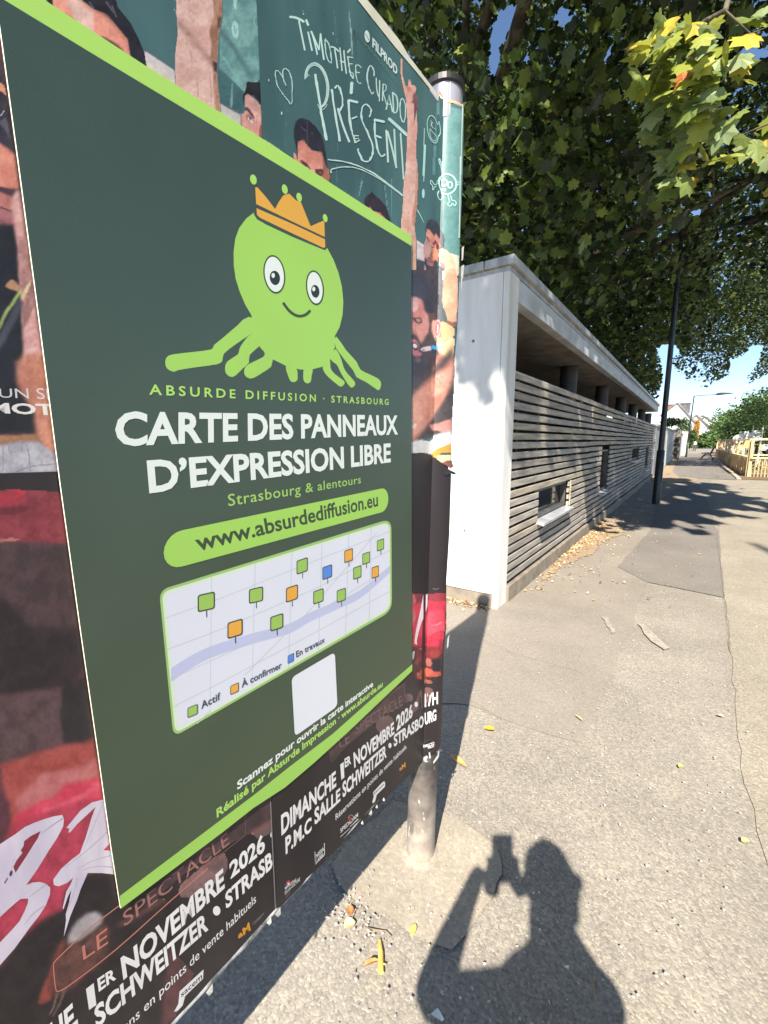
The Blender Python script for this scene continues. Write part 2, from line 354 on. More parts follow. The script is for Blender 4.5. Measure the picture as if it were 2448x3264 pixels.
# ================================================================ notice board
BD = R(0.9)                                   # heading of the board, away from the street axis
bv = Vector((math.sin(BD), math.cos(BD), 0)); bn = Vector((math.cos(BD), -math.sin(BD), 0))
TC = Vector((-0.655, 1.131, 0)); TR_ = .0485; LEAN = .036; RP = .056; SH = .012
def tax(z): return TC + bv*(LEAN*z) + Vector((0, 0, z))
NB = .018                                     # front of the panel, in front of the tube axis
SJ = -math.sqrt(RP**2-(NB+.0012)**2)
ZT, ZB = 2.30, .425
def surf(s, z, off):
    """s along the board from the tube axis; past the joint the paper bends round the tube"""
    A = tax(z) + bv*SH
    if s <= SJ-.022: return A + bv*s + bn*(NB+off)
    Rr = RP+off+.0012
    if s <= SJ:                               # short bridge of paper from panel to tube
        t = (s-(SJ-.022))/.022; e = surf(SJ-.022, z, off); a0 = math.atan2(NB+.006, -math.sqrt(max(0, Rr*Rr-(NB+.006)**2)))
        f = A + bv*(Rr*math.cos(a0)) + bn*(Rr*math.sin(a0)); return e.lerp(f, t)
    a0 = math.atan2(NB+.006, -math.sqrt(max(0, Rr*Rr-(NB+.006)**2)))
    a = a0 - (s-SJ)/RP
    return A + bv*(Rr*math.cos(a)) + bn*(Rr*math.sin(a))
def px2s(px, py):
    """pixel -> (s, z) on the board or the tube"""
    d = ray(px, py); ax = (bv*LEAN + Vector((0,0,1))).normalized()
    P0 = TC + bn*NB; t = (P0-CAM).dot(bn)/d.dot(bn); P = CAM + d*t; z = P.z; s = (P-tax(z)).dot(bv)-SH
    if s < SJ-.022: return s, z
    o = CAM-TC-bv*SH; dp = d-ax*d.dot(ax); op = o-ax*o.dot(ax); a = dp.dot(dp); b = 2*dp.dot(op); c = op.dot(op)-(RP+.0015)**2
    D = b*b-4*a*c
    t = (-b-math.sqrt(max(0, D)))/(2*a); P = CAM+d*t; z = P.z; q = P-tax(z)-bv*SH
    ang = math.atan2(q.dot(bn), q.dot(bv)); a0 = math.atan2(NB+.006, -math.sqrt(RP**2-(NB+.006)**2))
    if ang < -math.pi/2-.6: ang += 2*math.pi
    if ang > a0: 
        return max(SJ-.022, min(SJ, s)), z
    return SJ + (a0-ang)*RP, z
board = empty('display_board', tax(0), 'free-expression notice board on two steel tubes, pasted over with posters', 'notice board')
M_TUBE = mat('scratched_steel_tube', (120,114,112), (66,62,62), rough=.35, spec=.6, scale=11, metal=.25, bump=.0008, stretch=(1,1,.35), contrast=(.35,.6))
def tubebase():
    m = bpy.data.materials.new('dusty_tube'); m.use_nodes = True; t = m.node_tree; n = t.nodes; L = t.links; bs = n['Principled BSDF']
    bs.inputs['Roughness'].default_value = .55
    g = n.new('ShaderNodeNewGeometry'); sp = n.new('ShaderNodeSeparateXYZ'); L.new(g.outputs['Position'], sp.inputs[0])
    no = n.new('ShaderNodeTexNoise'); no.inputs['Scale'].default_value = 16; no.inputs['Detail'].default_value = 8; L.new(g.outputs['Position'], no.inputs[0])
    ma = n.new('ShaderNodeMath'); ma.operation = 'MULTIPLY_ADD'; ma.inputs[1].default_value = .55; L.new(no.outputs[0], ma.inputs[0]); L.new(sp.outputs[2], ma.inputs[2])
    r = n.new('ShaderNodeValToRGB'); e = r.color_ramp.elements; e[0].position = .22; e[0].color = lin((178,167,150)); e[1].position = .66; e[1].color = lin((66,61,60))
    a = e.new(.38); a.color = lin((140,130,120)); L.new(ma.outputs[0], r.inputs[0])
    n2 = n.new('ShaderNodeTexNoise'); n2.inputs['Scale'].default_value = 48; n2.inputs['Detail'].default_value = 3; mp = n.new('ShaderNodeMapping'); mp.inputs['Scale'].default_value = (1,1,.4)
    L.new(g.outputs['Position'], mp.inputs[0]); L.new(mp.outputs[0], n2.inputs[0])
    r2 = n.new('ShaderNodeValToRGB'); r2.color_ramp.elements[0].position = .66; r2.color_ramp.elements[1].position = .70; L.new(n2.outputs[0], r2.inputs[0])
    n3 = n.new('ShaderNodeTexNoise'); n3.inputs['Scale'].default_value = 30; n3.inputs['Detail'].default_value = 6; L.new(mp.outputs[0], n3.inputs[0]); r4 = n.new('ShaderNodeValToRGB'); r4.color_ramp.elements[0].position = .60; r4.color_ramp.elements[1].position = .68; L.new(n3.outputs[0], r4.inputs[0])
    mq = n.new('ShaderNodeMix'); mq.data_type = 'RGBA'; L.new(r4.outputs[0], mq.inputs[0]); L.new(r.outputs[0], mq.inputs[6]); mq.inputs[7].default_value = lin((92,84,78)); r = mq
    mx = n.new('ShaderNodeMix'); mx.data_type = 'RGBA'; L.new(r2.outputs[0], mx.inputs[0]); L.new(mq.outputs[2], mx.inputs[6]); mx.inputs[7].default_value = lin((196,190,180))
    L.new(mx.outputs[2], bs.inputs['Base Color'])
    bp = n.new('ShaderNodeBump'); bp.inputs['Distance'].default_value = .001; L.new(no.outputs[0], bp.inputs['Height']); L.new(bp.outputs[0], bs.inputs['Normal'])
    return m
M_TB = tubebase()
SL = -(1.131+.27)-.05
for s_, nm in ((0, 'post'), (SL, 'post')):
    k = MB(); k.tube([tax(z)+bv*s_ for z in (0, .3, .7, 1.2, 1.8, 2.2, 2.385)], TR_, 32); o = k.build(nm, [M_TB], board, smooth=True)
    k = MB(); A = tax(2.372)+bv*s_; k.tube([A, A+Vector((0,0,.003)), A+Vector((0,0,.017)), A+Vector((0,0,.022))], [TR_+.003, TR_+.008, TR_+.008, TR_*.7], 32)
    k.build('post_cap', mat('black_plastic_cap', (52,50,52), (36,35,36), rough=.35, scale=8), board)
    k = MB(); k.tube([tax(z)+bv*s_ for z in (2.285, 2.371)], TR_+.0015, 32); k.build('sleeve', mat('scratched_bright_steel', (176,174,186), (104,102,112), rough=.28, spec=.6, scale=9, metal=.35, bump=.0006, stretch=(1,1,.4), contrast=(.3,.6)), board, smooth=True)
    k = MB(); k.tube([tax(0)+bv*s_, tax(.006)+bv*s_, tax(.014)+bv*s_], [TR_+.03, TR_+.022, TR_+.004], 28); k.build('collar', A_PAT, board, smooth=False)
    for w in (-1.05, 2.3):                        # weld seams down the tube
        k = MB(); c_ = bv*math.cos(w)+bn*math.sin(-w if w < 0 else w)
        k.tube([tax(z)+bv*s_+c_*(TR_+.0004) for z in (2.29, 2.37)], .0024, 6); k.build('seam', M_COPE, board)
M_PANEL = mat('galvanised_panel', (150,150,148), (118,118,116), rough=.5, metal=.3, scale=5)
k = MB()
vs = [tax(z)+bv*s+bn*o_ for z in (ZB, ZT) for s, o_ in ((SL+.03, NB-.022), (-.02, NB-.022), (-.02, NB), (SL+.03, NB))]
k.add(vs, [(0,1,2,3),(7,6,5,4),(0,4,5,1),(1,5,6,2),(2,6,7,3),(3,7,4,0)]); k.build('panel', M_PANEL, board)
M_RAIL = mat('crumpled_foil_rail', (190,190,192), (88,88,90), rough=.4, scale=26, metal=.2, bump=.002, bscale=60, contrast=(.4,.6))
def tubeish(name, s0, s1, z, m, r, n=40):
    k = MB(); k.tube([tax(z)+bv*(s0+(s1-s0)*i/n)+bn*(NB-.003+random.uniform(-.0012,.0012))+Vector((0,0,random.uniform(-.002,.002))) for i in range(n+1)], [r*random.uniform(.75,1.15) for i in range(n+1)], 8)
    return k.build(name, m, board, smooth=True)
tubeish('bottom_rail', SL+.05, -.055, ZB-.002, M_RAIL, .0075)
0 and tubeish('top_rail', SL+.05, -.055, ZT+.002, M_RAIL, .008)

# ---------------------------------------------------------------- printing
LAST = {}
def vnoise(X, Y, sc, seed):
    r = np.random.default_rng(seed); T = r.random((64, 64)); u = X/sc; v = Y/sc; i = np.floor(u).astype(int); j = np.floor(v).astype(int); a = u-i; b = v-j; a = a*a*(3-2*a); b = b*b*(3-2*b)
    g = lambda p, q: T[(p) % 64, (q) % 64]
    return (g(i, j)*(1-a)+g(i+1, j)*a)*(1-b)+(g(i, j+1)*(1-a)+g(i+1, j+1)*a)*b
def blur(M, s_):
    k = max(1, int(s_*2.5)); w = np.exp(-.5*(np.arange(-k, k+1)/max(s_, .01))**2); w /= w.sum()
    M = np.apply_along_axis(lambda r: np.convolve(r, w, 'same'), 0, M); return np.apply_along_axis(lambda r: np.convolve(r, w, 'same'), 1, M)
def inside(px, py, poly):
    ins = np.zeros(px.shape, bool); n = len(poly)
    for i in range(n):
        x0, y0 = poly[i]; x1, y1 = poly[(i+1) % n]
        if y0 == y1: continue
        ins ^= ((y0 > py) != (y1 > py)) & (px < (x1-x0)*(py-y0)/(y1-y0)+x0)
    return ins
def photomat():
    m = bpy.data.materials.new('printed_photograph'); m.use_nodes = True; t = m.node_tree; n = t.nodes; L = t.links; bs = n['Principled BSDF']
    bs.inputs['Roughness'].default_value = .42; bs.inputs['Specular IOR Level'].default_value = .45
    at = n.new('ShaderNodeAttribute'); at.attribute_name = 'print'; L.new(at.outputs['Color'], bs.inputs['Base Color'])
    g = n.new('ShaderNodeNewGeometry'); mp = n.new('ShaderNodeMapping'); mp.inputs['Scale'].default_value = (1, 1.6, .35); L.new(g.outputs['Position'], mp.inputs[0])
    n2 = n.new('ShaderNodeTexNoise'); n2.inputs['Scale'].default_value = 9; n2.inputs['Detail'].default_value = 5; L.new(mp.outputs[0], n2.inputs[0])
    bp = n.new('ShaderNodeBump'); bp.inputs['Distance'].default_value = .0016; L.new(n2.outputs[0], bp.inputs['Height']); L.new(bp.outputs[0], bs.inputs['Normal']); return m
PHOTO = photomat()
class Print:
    """flat print on a poster: polygons traced in picture space, laid on board or tube as real surfaces"""
    def __init__(s, name, parent, base): s.n, s.p, s.base, s.mats, s.v, s.f, s.mi = name, parent, LAST.get(parent.name, base), [], [], [], []; s.soft = name.startswith('printed_'); s.ops = []; s.goff = s.off()
    def m(s, mt):
        if mt not in s.mats: s.mats.append(mt)
        return s.mats.index(mt)
    def off(s): s.base += .000008; LAST[s.p.name] = s.base; return s.base
    def poly(s, pts, c, c2=None, fr=None, sm=0, off=None, sc=14, rough=.42):
        if fr: pts = [(fr[0]+x/fr[2], fr[1]+y/fr[2]) for x, y in pts]
        if sm: pts = catmull(pts, sm)
        if s.soft:
            s.ops.append((pts, c, c2)); return
        mt = c if not isinstance(c, (tuple, str)) else ink(c, c2, sc, rough)
        off = s.off() if off is None else off
        tri = geometry.tessellate_polygon([[Vector((x, y, 0)) for x, y in pts]])
        bm = bmesh.new(); vv = [bm.verts.new((x, y, 0)) for x, y in pts]
        for t in tri:
            try: bm.faces.new([vv[i] for i in t])
            except ValueError: pass
        xm = max(x for x, y in pts); xn = min(x for x, y in pts)
        if xm > 1300:
            q = 1300.
            while q < min(xm, 1490):
                if q > xn:
                    g = list(bm.verts)+list(bm.edges)+list(bm.faces)
                    bmesh.ops.bisect_plane(bm, geom=g, plane_co=(q, 0, 0), plane_no=(1, 0, 0))
                q += 2.5 if q > 1340 else 10
        s._take(bm, s.m(mt), off); bm.free()
    def _take(s, bm, mi, off):
        b = len(s.v); bm.verts.index_update()
        for v in bm.verts: s.v.append(surf(*px2s(v.co.x, v.co.y), off))
        for f in bm.faces:
            ids = [b+v.index for v in f.verts]; a, b2, c = (s.v[i] for i in ids[:3])
            if (b2-a).cross(c-a).dot(CAM-a) < 0: ids.reverse()
            s.f.append(tuple(ids)); s.mi.append(mi)
    def stroke(s, pts, w, c, fr=None, sm=4, n=1, jit=0, c2=None, taper=False, closed=False):
        if fr: pts = [(fr[0]+x/fr[2], fr[1]+y/fr[2]) for x, y in pts]; w = w/fr[2]; jit = jit/fr[2]
        if sm and len(pts) > 2: pts = catmull(pts, sm, closed)
        if closed: pts = pts+[pts[0]]
        if s.soft:
            P = [Vector(q) for q in pts]; A = []; B = []
            for i, p_ in enumerate(P):
                t = (P[min(i+1, len(P)-1)]-P[max(0, i-1)]); t = t.normalized() if t.length > 1e-6 else Vector((0, 1)); nn = Vector((-t.y, t.x))*w/2*((1-.8*i/len(P)) if taper else 1)
                A.append(tuple(p_+nn)); B.append(tuple(p_-nn))
            s.ops.append((A+B[::-1], c, c2)); return
        mt = c if not isinstance(c, (tuple, str)) else ink(c, c2)
        for q in range(n):
            P = [Vector((x+(random.uniform(-jit, jit) if jit else 0)+(q-(n-1)/2)*jit*.9, y+(random.uniform(-jit, jit)*.6 if jit else 0))) for x, y in pts]
            off = s.off(); mi = s.m(mt); b = len(s.v); ww = w/(n**.5) if n > 1 else w
            L = []
            for i, p in enumerate(P):
                t = (P[min(i+1, len(P)-1)]-P[max(0, i-1)]); t = t.normalized() if t.length > 1e-6 else Vector((0, 1)); nn = Vector((-t.y, t.x))
                k = ww/2*(random.uniform(.8, 1.15) if jit else 1)*((1-.75*i/len(P)) if taper else 1)
                L.append((p+nn*k, p-nn*k))
            e0 = P[0]-(P[1]-P[0]).normalized()*ww*.35; e1 = P[-1]+(P[-1]-P[-2]).normalized()*ww*.35
            allp = [a for pr in L for a in pr]+[e0, e1]
            for a in allp: s.v.append(surf(*px2s(a.x, a.y), off))
            fs = [(b+2*i, b+2*i+2, b+2*i+3, b+2*i+1) for i in range(len(L)-1)]+[(b+len(L)*2, b, b+1), (b+len(L)*2+1, b+2*len(L)-1, b+2*len(L)-2)]
            for f in fs:
                ids = list(f); a, b2, c_ = (s.v[i] for i in ids[:3])
                if (b2-a).cross(c_-a).dot(CAM-a) < 0: ids.reverse()
                s.f.append(tuple(ids)); s.mi.append(mi)
    def ell(s, cx, cy, rx, ry, c, fr=None, rot=0, w=0, c2=None, n=24, a0=0, a1=360):
        co, si = math.cos(R(rot)), math.sin(R(rot)); P = []
        for i in range(n):
            a = R(a0+(a1-a0)*i/n); x, y = rx*math.cos(a), ry*math.sin(a); P.append((cx+x*co-y*si, cy+x*si+y*co))
        if w: s.stroke(P, w, c, fr, sm=0, closed=(a1-a0 == 360))
        else: s.poly(P, c, c2, fr)
    def text(s, txt, bl, br, tr, tl, c, fr=None, weight=0.0, space=1.0, flat=False):
        """letters between base-left, base-right, cap-right, cap-left"""
        keep = (s.v, s.f, s.mi, s.mats); s.v, s.f, s.mi, s.mats = [], [], [], []
        q = [bl, br, tr, tl]
        if fr: q = [(fr[0]+x/fr[2], fr[1]+y/fr[2]) for x, y in q]
        cu = bpy.data.curves.new('letters', 'FONT'); cu.body = txt; cu.offset = weight; cu.space_character = space; cu.resolution_u = 3; cu.fill_mode = 'BOTH'
        cu.dimensions = '2D'
        ob = bpy.data.objects.new('letters', cu); COL.objects.link(ob); bpy.context.view_layer.update()
        me = bpy.data.meshes.new_from_object(ob.evaluated_get(bpy.context.evaluated_depsgraph_get()))
        bpy.data.objects.remove(ob); bpy.data.curves.remove(cu)
        xs = [v.co.x for v in me.vertices]; x0, x1 = min(xs), max(xs); H = .70
        Q = [px2s(*p) for p in q]; mt = c if not isinstance(c, (tuple, str)) else ink(c); mi = s.m(mt); off = s.off()
        b = len(s.v)
        for v in me.vertices:
            u, w = (v.co.x-x0)/(x1-x0), v.co.y/H
            X, Y = px2s(*Q2(q, u, w)) if flat else Q2(Q, u, w)
            s.v.append(surf(X, Y, off))
        for p in me.polygons:
            ids = [b+i for i in p.vertices]
            a, b2, c_ = (s.v[i] for i in ids[:3])
            s.f.append(tuple(ids)); s.mi.append(mi)
        bpy.data.meshes.remove(me); n0 = s.n; s.n = 'text_line'; s.done(); s.n = n0; s.v, s.f, s.mi, s.mats = keep
    def photo(s, label=None):
        """the soft tones of a printed photograph: colours blended on a fine grid that follows board and tube"""
        X0 = max(-60, min(x for o in s.ops for x, y in o[0])); X1 = min(1495, max(x for o in s.ops for x, y in o[0])); Y0 = max(-60, min(y for o in s.ops for x, y in o[0])); Y1 = min(3330, max(y for o in s.ops for x, y in o[0]))
        g = 2.0 if (X1-X0)*(Y1-Y0) < 2.2e5 else (3.0 if (X1-X0)*(Y1-Y0) < 7e5 else 4.0)
        xs = np.arange(X0, X1+g, g); ys = np.arange(Y0, Y1+g, g); GX, GY = np.meshgrid(xs, ys); C = np.zeros(GX.shape+(3,)); cov = np.zeros(GX.shape, bool)
        for i, (pts, c, c2) in enumerate(s.ops):
            xa, xb = min(p[0] for p in pts), max(p[0] for p in pts); ya, yb = min(p[1] for p in pts), max(p[1] for p in pts)
            sg = min(7.0, max(1.0, .045*min(xb-xa, yb-ya)))/g; pad = int(sg*3)+2
            a0 = max(0, int((xa-X0)/g)-pad); a1 = min(len(xs), int((xb-X0)/g)+pad+2); b0 = max(0, int((ya-Y0)/g)-pad); b1 = min(len(ys), int((yb-Y0)/g)+pad+2)
            if a1 <= a0 or b1 <= b0: continue
            sx, sy = GX[b0:b1, a0:a1], GY[b0:b1, a0:a1]; M = inside(sx, sy, pts)
            m = blur(M.astype(float), sg) if sg > .45 and min(M.shape) > 4 else M.astype(float)
            if m.shape != M.shape: m = M.astype(float)
            cc = np.array(lin(c)[:3]); cd_ = np.array(lin(c2)[:3]) if c2 else cc*.8
            nz = .55*vnoise(sx, sy, 34, i)+.3*vnoise(sx, sy, 11, i+50)+.15*vnoise(sx, sy, 4, i+90); nz = np.clip((nz-.3)/.4, 0, 1)[..., None]
            col = cc*nz+cd_*(1-nz); sub = C[b0:b1, a0:a1]; cv = cov[b0:b1, a0:a1]; mm = m[..., None]
            sub[:] = np.where(cv[..., None], sub*(1-mm)+col*mm, np.where(mm > .02, col, sub)); cv |= M
        C *= (.90+.2*vnoise(GX, GY, 7, 3))[..., None]*PF
        idx = -np.ones(cov.shape, int); q = cov[:-1, :-1] & cov[1:, :-1] & cov[:-1, 1:] & cov[1:, 1:]; use = np.zeros(cov.shape, bool)
        use[:-1, :-1] |= q; use[1:, :-1] |= q; use[:-1, 1:] |= q; use[1:, 1:] |= q; idx[use] = np.arange(use.sum())
        if not use.any(): return None
        vs = [surf(*px2s(float(x), float(y)), s.goff) for x, y in zip(GX[use], GY[use])]
        jj, ii = np.nonzero(q); fs = np.stack([idx[jj, ii], idx[jj, ii+1], idx[jj+1, ii+1], idx[jj+1, ii]], 1).tolist()
        f0 = fs[0]; a, b, c = (vs[k] for k in f0[:3])
        if (b-a).cross(c-a).dot(CAM-a) < 0: fs = [f[::-1] for f in fs]
        o = mk(s.n, vs, fs, PHOTO, None, None, True); at = o.data.color_attributes.new('print', 'FLOAT_COLOR', 'POINT')
        at.data.foreach_set('color', np.concatenate([C[use], np.ones((int(use.sum()), 1))], 1).astype(np.float32).ravel()); under(o, s.p); s.ops = []
        if label: o['label'] = label
        if s.n in ('printed_background', 'printed_board', 'printed_sunlight'): o['kind'] = 'stuff'
        return o
    def flush(s, name=None, label=None):
        n0 = s.n; s.n = name or s.n; s.done(label); s.n = n0; s.v, s.f, s.mi, s.mats = [], [], [], []
    def done(s, label=None):
        if s.soft and s.ops and s.n != 'text_line': return s.photo(label)
        if not s.f: return None
        o = mk(s.n, s.v, s.f, s.mats, None, s.mi)
        bm = bmesh.new(); bm.from_mesh(o.data)
        for f in bm.faces:
            if f.normal.dot(CAM-f.calc_center_median()) < 0: f.normal_flip()
        bm.to_mesh(o.data); bm.free()
        under(o, s.p)
        if label: o['label'] = label
        if s.n in ('printed_background', 'chalk_lettering', 'show_lettering', 'torn_paper', 'paper_border', 'printed_board'): o['kind'] = 'stuff'
        return o
def Q2(Q, u, w):
    (a, b), (c, d), (e, f), (g, h) = Q
    x = (a*(1-u)+c*u)*(1-w)+(g*(1-u)+e*u)*w; y = (b*(1-u)+d*u)*(1-w)+(h*(1-u)+f*u)*w
    return x, y
LE = lambda z: tuple(pix(surf(SL+.06, z, 0)))
def rquad(q, r, n=6, ang=None):
    """rounded quad; q in picture px (TL,TR,BR,BL), r in px"""
    out = []
    for i in range(4):
        p = Vector(q[i]); a = Vector(q[i-1]); c = Vector(q[(i+1) % 4])
        u = (a-p).normalized()*min(r, (a-p).length*.5); v = (c-p).normalized()*min(r, (c-p).length*.5)
        for k in range(n+1):
            t = k/n; out.append(tuple((p+u)*(1-t)**2 + p*2*t*(1-t) + (p+v)*t*t))
    return out
def sheet_thing(name, pts, c, c2, off, label, cat, sc=6, fr=None, group=None, rough=.42):
    """a pasted poster: its paper is one mesh, the print on it are its children"""
    s0, z0 = px2s(*[(sum(p[i] for p in pts)/len(pts)) for i in (0, 1)])
    root = empty(name, surf(s0, z0, off), label, cat, group)
    p = Print('paper', root, off); p.poly(pts, c, c2, off=off, sc=sc, rough=rough); p.done()
    return root
Af=(740,220,7.5409); Bf=(900,350,4.6083); Cf=(1240,180,5.8208); Df=(1290,660,7.3737); Ef=(1290,860,6.3211); Gf=(1290,1150,5.8211)
Hf=(0,150,4.425); If=(0,550,4.02); Jf=(0,1480,3.5675); Kf=(0,2000,3.16); Lf=(0,2550,3.0976); Mf=(880,30,4.6083); Nf=(1280,1850,3.685)
Of=(480,0,4.3658); Pf=(1240,500,6.381); Qf=(860,2500,3.0722); Rf=(700,0,1.8433); Sf=(500,500,1.659); Tf=(300,1300,1.659); Uf=(450,1950,1.8433)
Vf=(800,2100,2.37); Wf=(0,2400,1.8433); Xf=(500,2400,1.659); Yf=(0,0,3.318); Zf=(0,1000,2.212)
CH = (205,235,228); CH2 = (185,238,228)

# ================================================================ left class-room poster
O1 = .0006
g1 = 'class-room comedy posters along the top of the board'
L1 = sheet_thing('left_chalkboard_poster'.replace('left_', ''), [LE(ZT-.004),(812,-400),(816,0),(835,456),(850,700),(850,1440),(182,1506),(-60,1512),LE(px2s(-60,1512)[1])], (84,120,122), (66,98,102), O1,
    'glossy poster with a raised forearm and half-hidden male faces, left of the seam', 'poster', group=g1)
p = Print('printed_background', L1, O1)
p.poly([(1000,-900),(1475,-900),(1475,0),(1535,1100),(1300,1290),(950,950),(960,500),(1000,230)], (126,170,165), (98,142,142), Of, sc=5)
p.stroke([(950,420),(1130,640),(1400,1080)], 70, (88,124,126), Of)
p.poly([(920,950),(1060,1060),(1290,1290),(1280,1600),(1240,1640),(960,1430)], (72,108,112), (62,96,100), Of)
p.poly([(1125,1160),(1145,1160),(1135,1500),(1100,1500)], (120,160,160), None, Of)
p.poly([(-60,690),(0,730),(325,965),(330,990),(0,770),(-80,720)], (44,66,72), None, Of)
p.poly([(-200,640),(0,770),(332,985),(345,1120),(0,885),(-200,760)], (212,204,206), (196,190,192), Of)
p.poly([(-200,760),(0,885),(345,1120),(350,1260),(350,1400),(-200,1000)], (216,206,190), None, Of)
p.poly([(965,1440),(1250,1590),(1255,1740),(975,1560)], (206,200,196), None, Of); p.poly([(975,1560),(1255,1740),(1265,1860),(980,1700)], (218,222,176), None, Of)
p.stroke([(965,1430),(1250,1590)], 16, (52,70,84), Of, sm=0); p.stroke([(1,5),(130,100)], 1, CH, Of, sm=0)
for q in ([(150,-40),(350,95)], [(185,0),(350,150)], [(240,80),(345,160)]): p.stroke(q, 9, CH, Of, sm=0)
p.poly([(1145,0),(1205,0),(1195,60),(1190,130),(1175,135),(1150,80)], (170,215,210), None, Of); p.ell(1175,412,48,125,(172,216,210),Of,rot=-4)
p.stroke([(1160,350),(1170,470),(1190,400)], 8, (80,118,120), Of)
p.stroke([(945,722),(1090,920),(1225,1140)], 11, (150,200,195), Of, n=2, jit=7); p.ell(1480,300,45,85,(150,190,186),Of,w=12)
p.done()
p = Print('printed_forearm', L1, O1+.0007)
p.poly([(340,-400),(345,0),(352,60),(345,190),(360,260),(370,480),(350,620),(332,800),(330,980),(345,1120),(350,1500),(990,1900),(980,1600),(965,1400),(935,1200),(920,1000),(925,880),(945,540),(965,420),(995,230),(1000,60),(990,-400)], (228,190,180), (208,164,152), Of, sc=9)
p.poly([(980,-400),(1000,60),(990,240),(960,420),(945,550),(930,880),(925,1000),(935,1200),(970,1500),(960,1800),(900,1600),(870,1200),(860,950),(820,830),(850,640),(810,450),(880,200),(860,0),(800,-400)], (186,142,118), (150,106,88), Of, sc=20)
p.poly([(360,260),(480,360),(620,540),(760,730),(930,880),(905,960),(820,880),(700,740),(480,500),(380,390)], (190,152,142), (160,120,110), Of)  # shadow of a diagonal fold, painted as darker skin colour
p.poly([(860,850),(930,880),(920,1020),(880,980)], (84,62,68), None, Of); p.poly([(930,250),(985,230),(965,400),(925,400)], (110,82,76), None, Of)
for q in ([(540,690),(570,820),(560,980)], [(640,1120),(660,1300),(640,1420)], [(820,1000),(840,1300),(830,1500)]): p.stroke(q, 22, (205,160,152), Of, taper=True)
p.done()
p = Print('printed_face', L1, O1+.001)
p.poly([(540,-160),(545,0),(560,110),(660,190),(960,380),(1060,440),(1420,680),(1380,600),(1350,420),(1260,310),(1130,150),(990,100),(870,10),(840,-160)], (238,162,142), (222,144,126), Yf, sc=8)
p.poly([(760,-160),(900,100),(990,120),(990,405),(900,350),(800,240),(700,0)], (238,196,184), None, Yf)
p.poly([(600,120),(700,150),(800,225),(830,290),(760,245),(660,180)], (158,108,110), (190,130,126), Yf, sm=3)
p.poly([(1060,380),(1170,425),(1290,520),(1335,610),(1290,590),(1200,500),(1090,430)], (84,50,58), (120,74,78), Yf, sm=3)
p.poly([(820,-160),(870,5),(1000,105),(1110,165),(1260,310),(1350,420),(1380,600),(1412,662),(1560,760),(1530,560),(1480,440),(1380,240),(1250,80),(1180,-160)], (48,45,54), (34,32,40), Yf, sc=30)
p.poly([(480,-160),(500,80),(565,125),(540,-160)], (44,40,44), None, Yf); p.poly([(300,-160),(370,0),(400,16),(495,76),(485,-160)], (212,214,158), None, Yf)
for q in ([(940,20),(990,90)], [(1120,20),(1200,140)], [(1180,60),(1230,190)]): p.stroke(q, 14, (110,106,116), Yf, sm=0, taper=True)
p.done('large male face with black hair seen above the lime edge')
p = Print('printed_face', L1, O1+.001)
p.poly([(290,1000),(300,640),(370,600),(450,640),(560,740),(690,880),(722,1800),(560,1750),(240,1560),(205,1280),(198,1150),(230,1060),(265,1080)], (230,176,166), (214,152,142), Af, sc=20)
p.poly([(300,650),(370,625),(520,760),(692,890),(700,1110),(600,1050),(500,990),(440,925),(380,890),(290,850)], (206,158,150), None, Af)
p.poly([(345,310),(400,292),(470,318),(560,312),(684,325),(692,880),(600,760),(500,650),(430,655),(362,592),(300,650),(288,760),(285,950),(265,950),(245,720),(245,620),(290,570),(322,440),(318,370)], (46,43,50), (34,32,38), Af, sc=30)
p.poly([(285,950),(330,912),(385,930),(440,1010),(500,1100),(542,1180),(520,1195),(440,1130),(370,1020),(290,1000)], (98,68,82), None, Af, sm=3)
p.poly([(330,1110),(420,1110),(500,1200),(535,1310),(480,1320),(380,1250),(335,1190)], (172,122,120), None, Af, sm=3)
p.poly([(372,1165),(430,1180),(480,1240),(520,1305),(460,1300),(385,1230)], (240,218,216), None, Af, sm=2); p.ell(428,1195,24,40,(60,40,48),Af,rot=-20)
p.poly([(655,1360),(720,1320),(724,1820),(600,1760),(640,1600)], (160,104,84), None, Af)
p.stroke([(410,1240),(425,1450),(440,1620)], 9, (190,132,124), Af); p.stroke([(590,1100),(575,1300),(575,1500)], 12, (196,138,128), Af); p.stroke([(225,1110),(230,1260),(235,1480)], 10, (176,112,106), Af)
p.done('half face with one eye, cut by the poster seam')
p = Print('printed_figure', L1, O1+.0006)
p.poly([(-60,-60),(20,60),(75,520),(135,990),(205,1480),(205,1512),(-60,1512)], (150,104,98), (96,70,72)); D1 = (58,54,66); SK = (226,150,130)
p.poly([(-600,-1200),(0,-380),(0,0),(300,1800),(300,2212),(-600,2212)], D1, (44,40,50), Hf, sc=7)
p.poly([(0,508),(60,545),(90,690),(0,615)], (238,166,132), None, Hf); p.poly([(-100,1300),(0,1370),(90,1430),(200,1520),(270,2000),(0,2000),(-100,1950)], SK, (206,126,110), Hf)
p.stroke([(0,980),(30,940),(60,900)], 18, (170,180,186), Hf); p.poly([(0,1040),(80,1000),(110,1100),(140,1300),(60,1160),(0,1100)], (88,84,100), None, Hf)
p.poly([(-60,150),(0,178),(190,228),(155,312),(0,252),(-60,230)], (84,52,62), None, If); p.poly([(-60,240),(0,254),(155,314),(135,500),(0,450),(-60,430)], (196,124,114), (172,104,98), If)
p.poly([(-60,430),(0,440),(150,498),(195,665),(0,665),(-60,660)], (176,112,114), (140,84,90), If); p.stroke([(0,445),(135,498)], 16, (70,44,52), If, sm=0)
p.poly([(-200,660),(195,665),(240,960),(262,1420),(300,1990),(310,2420),(-200,2420)], (38,36,42), (28,27,32), If)
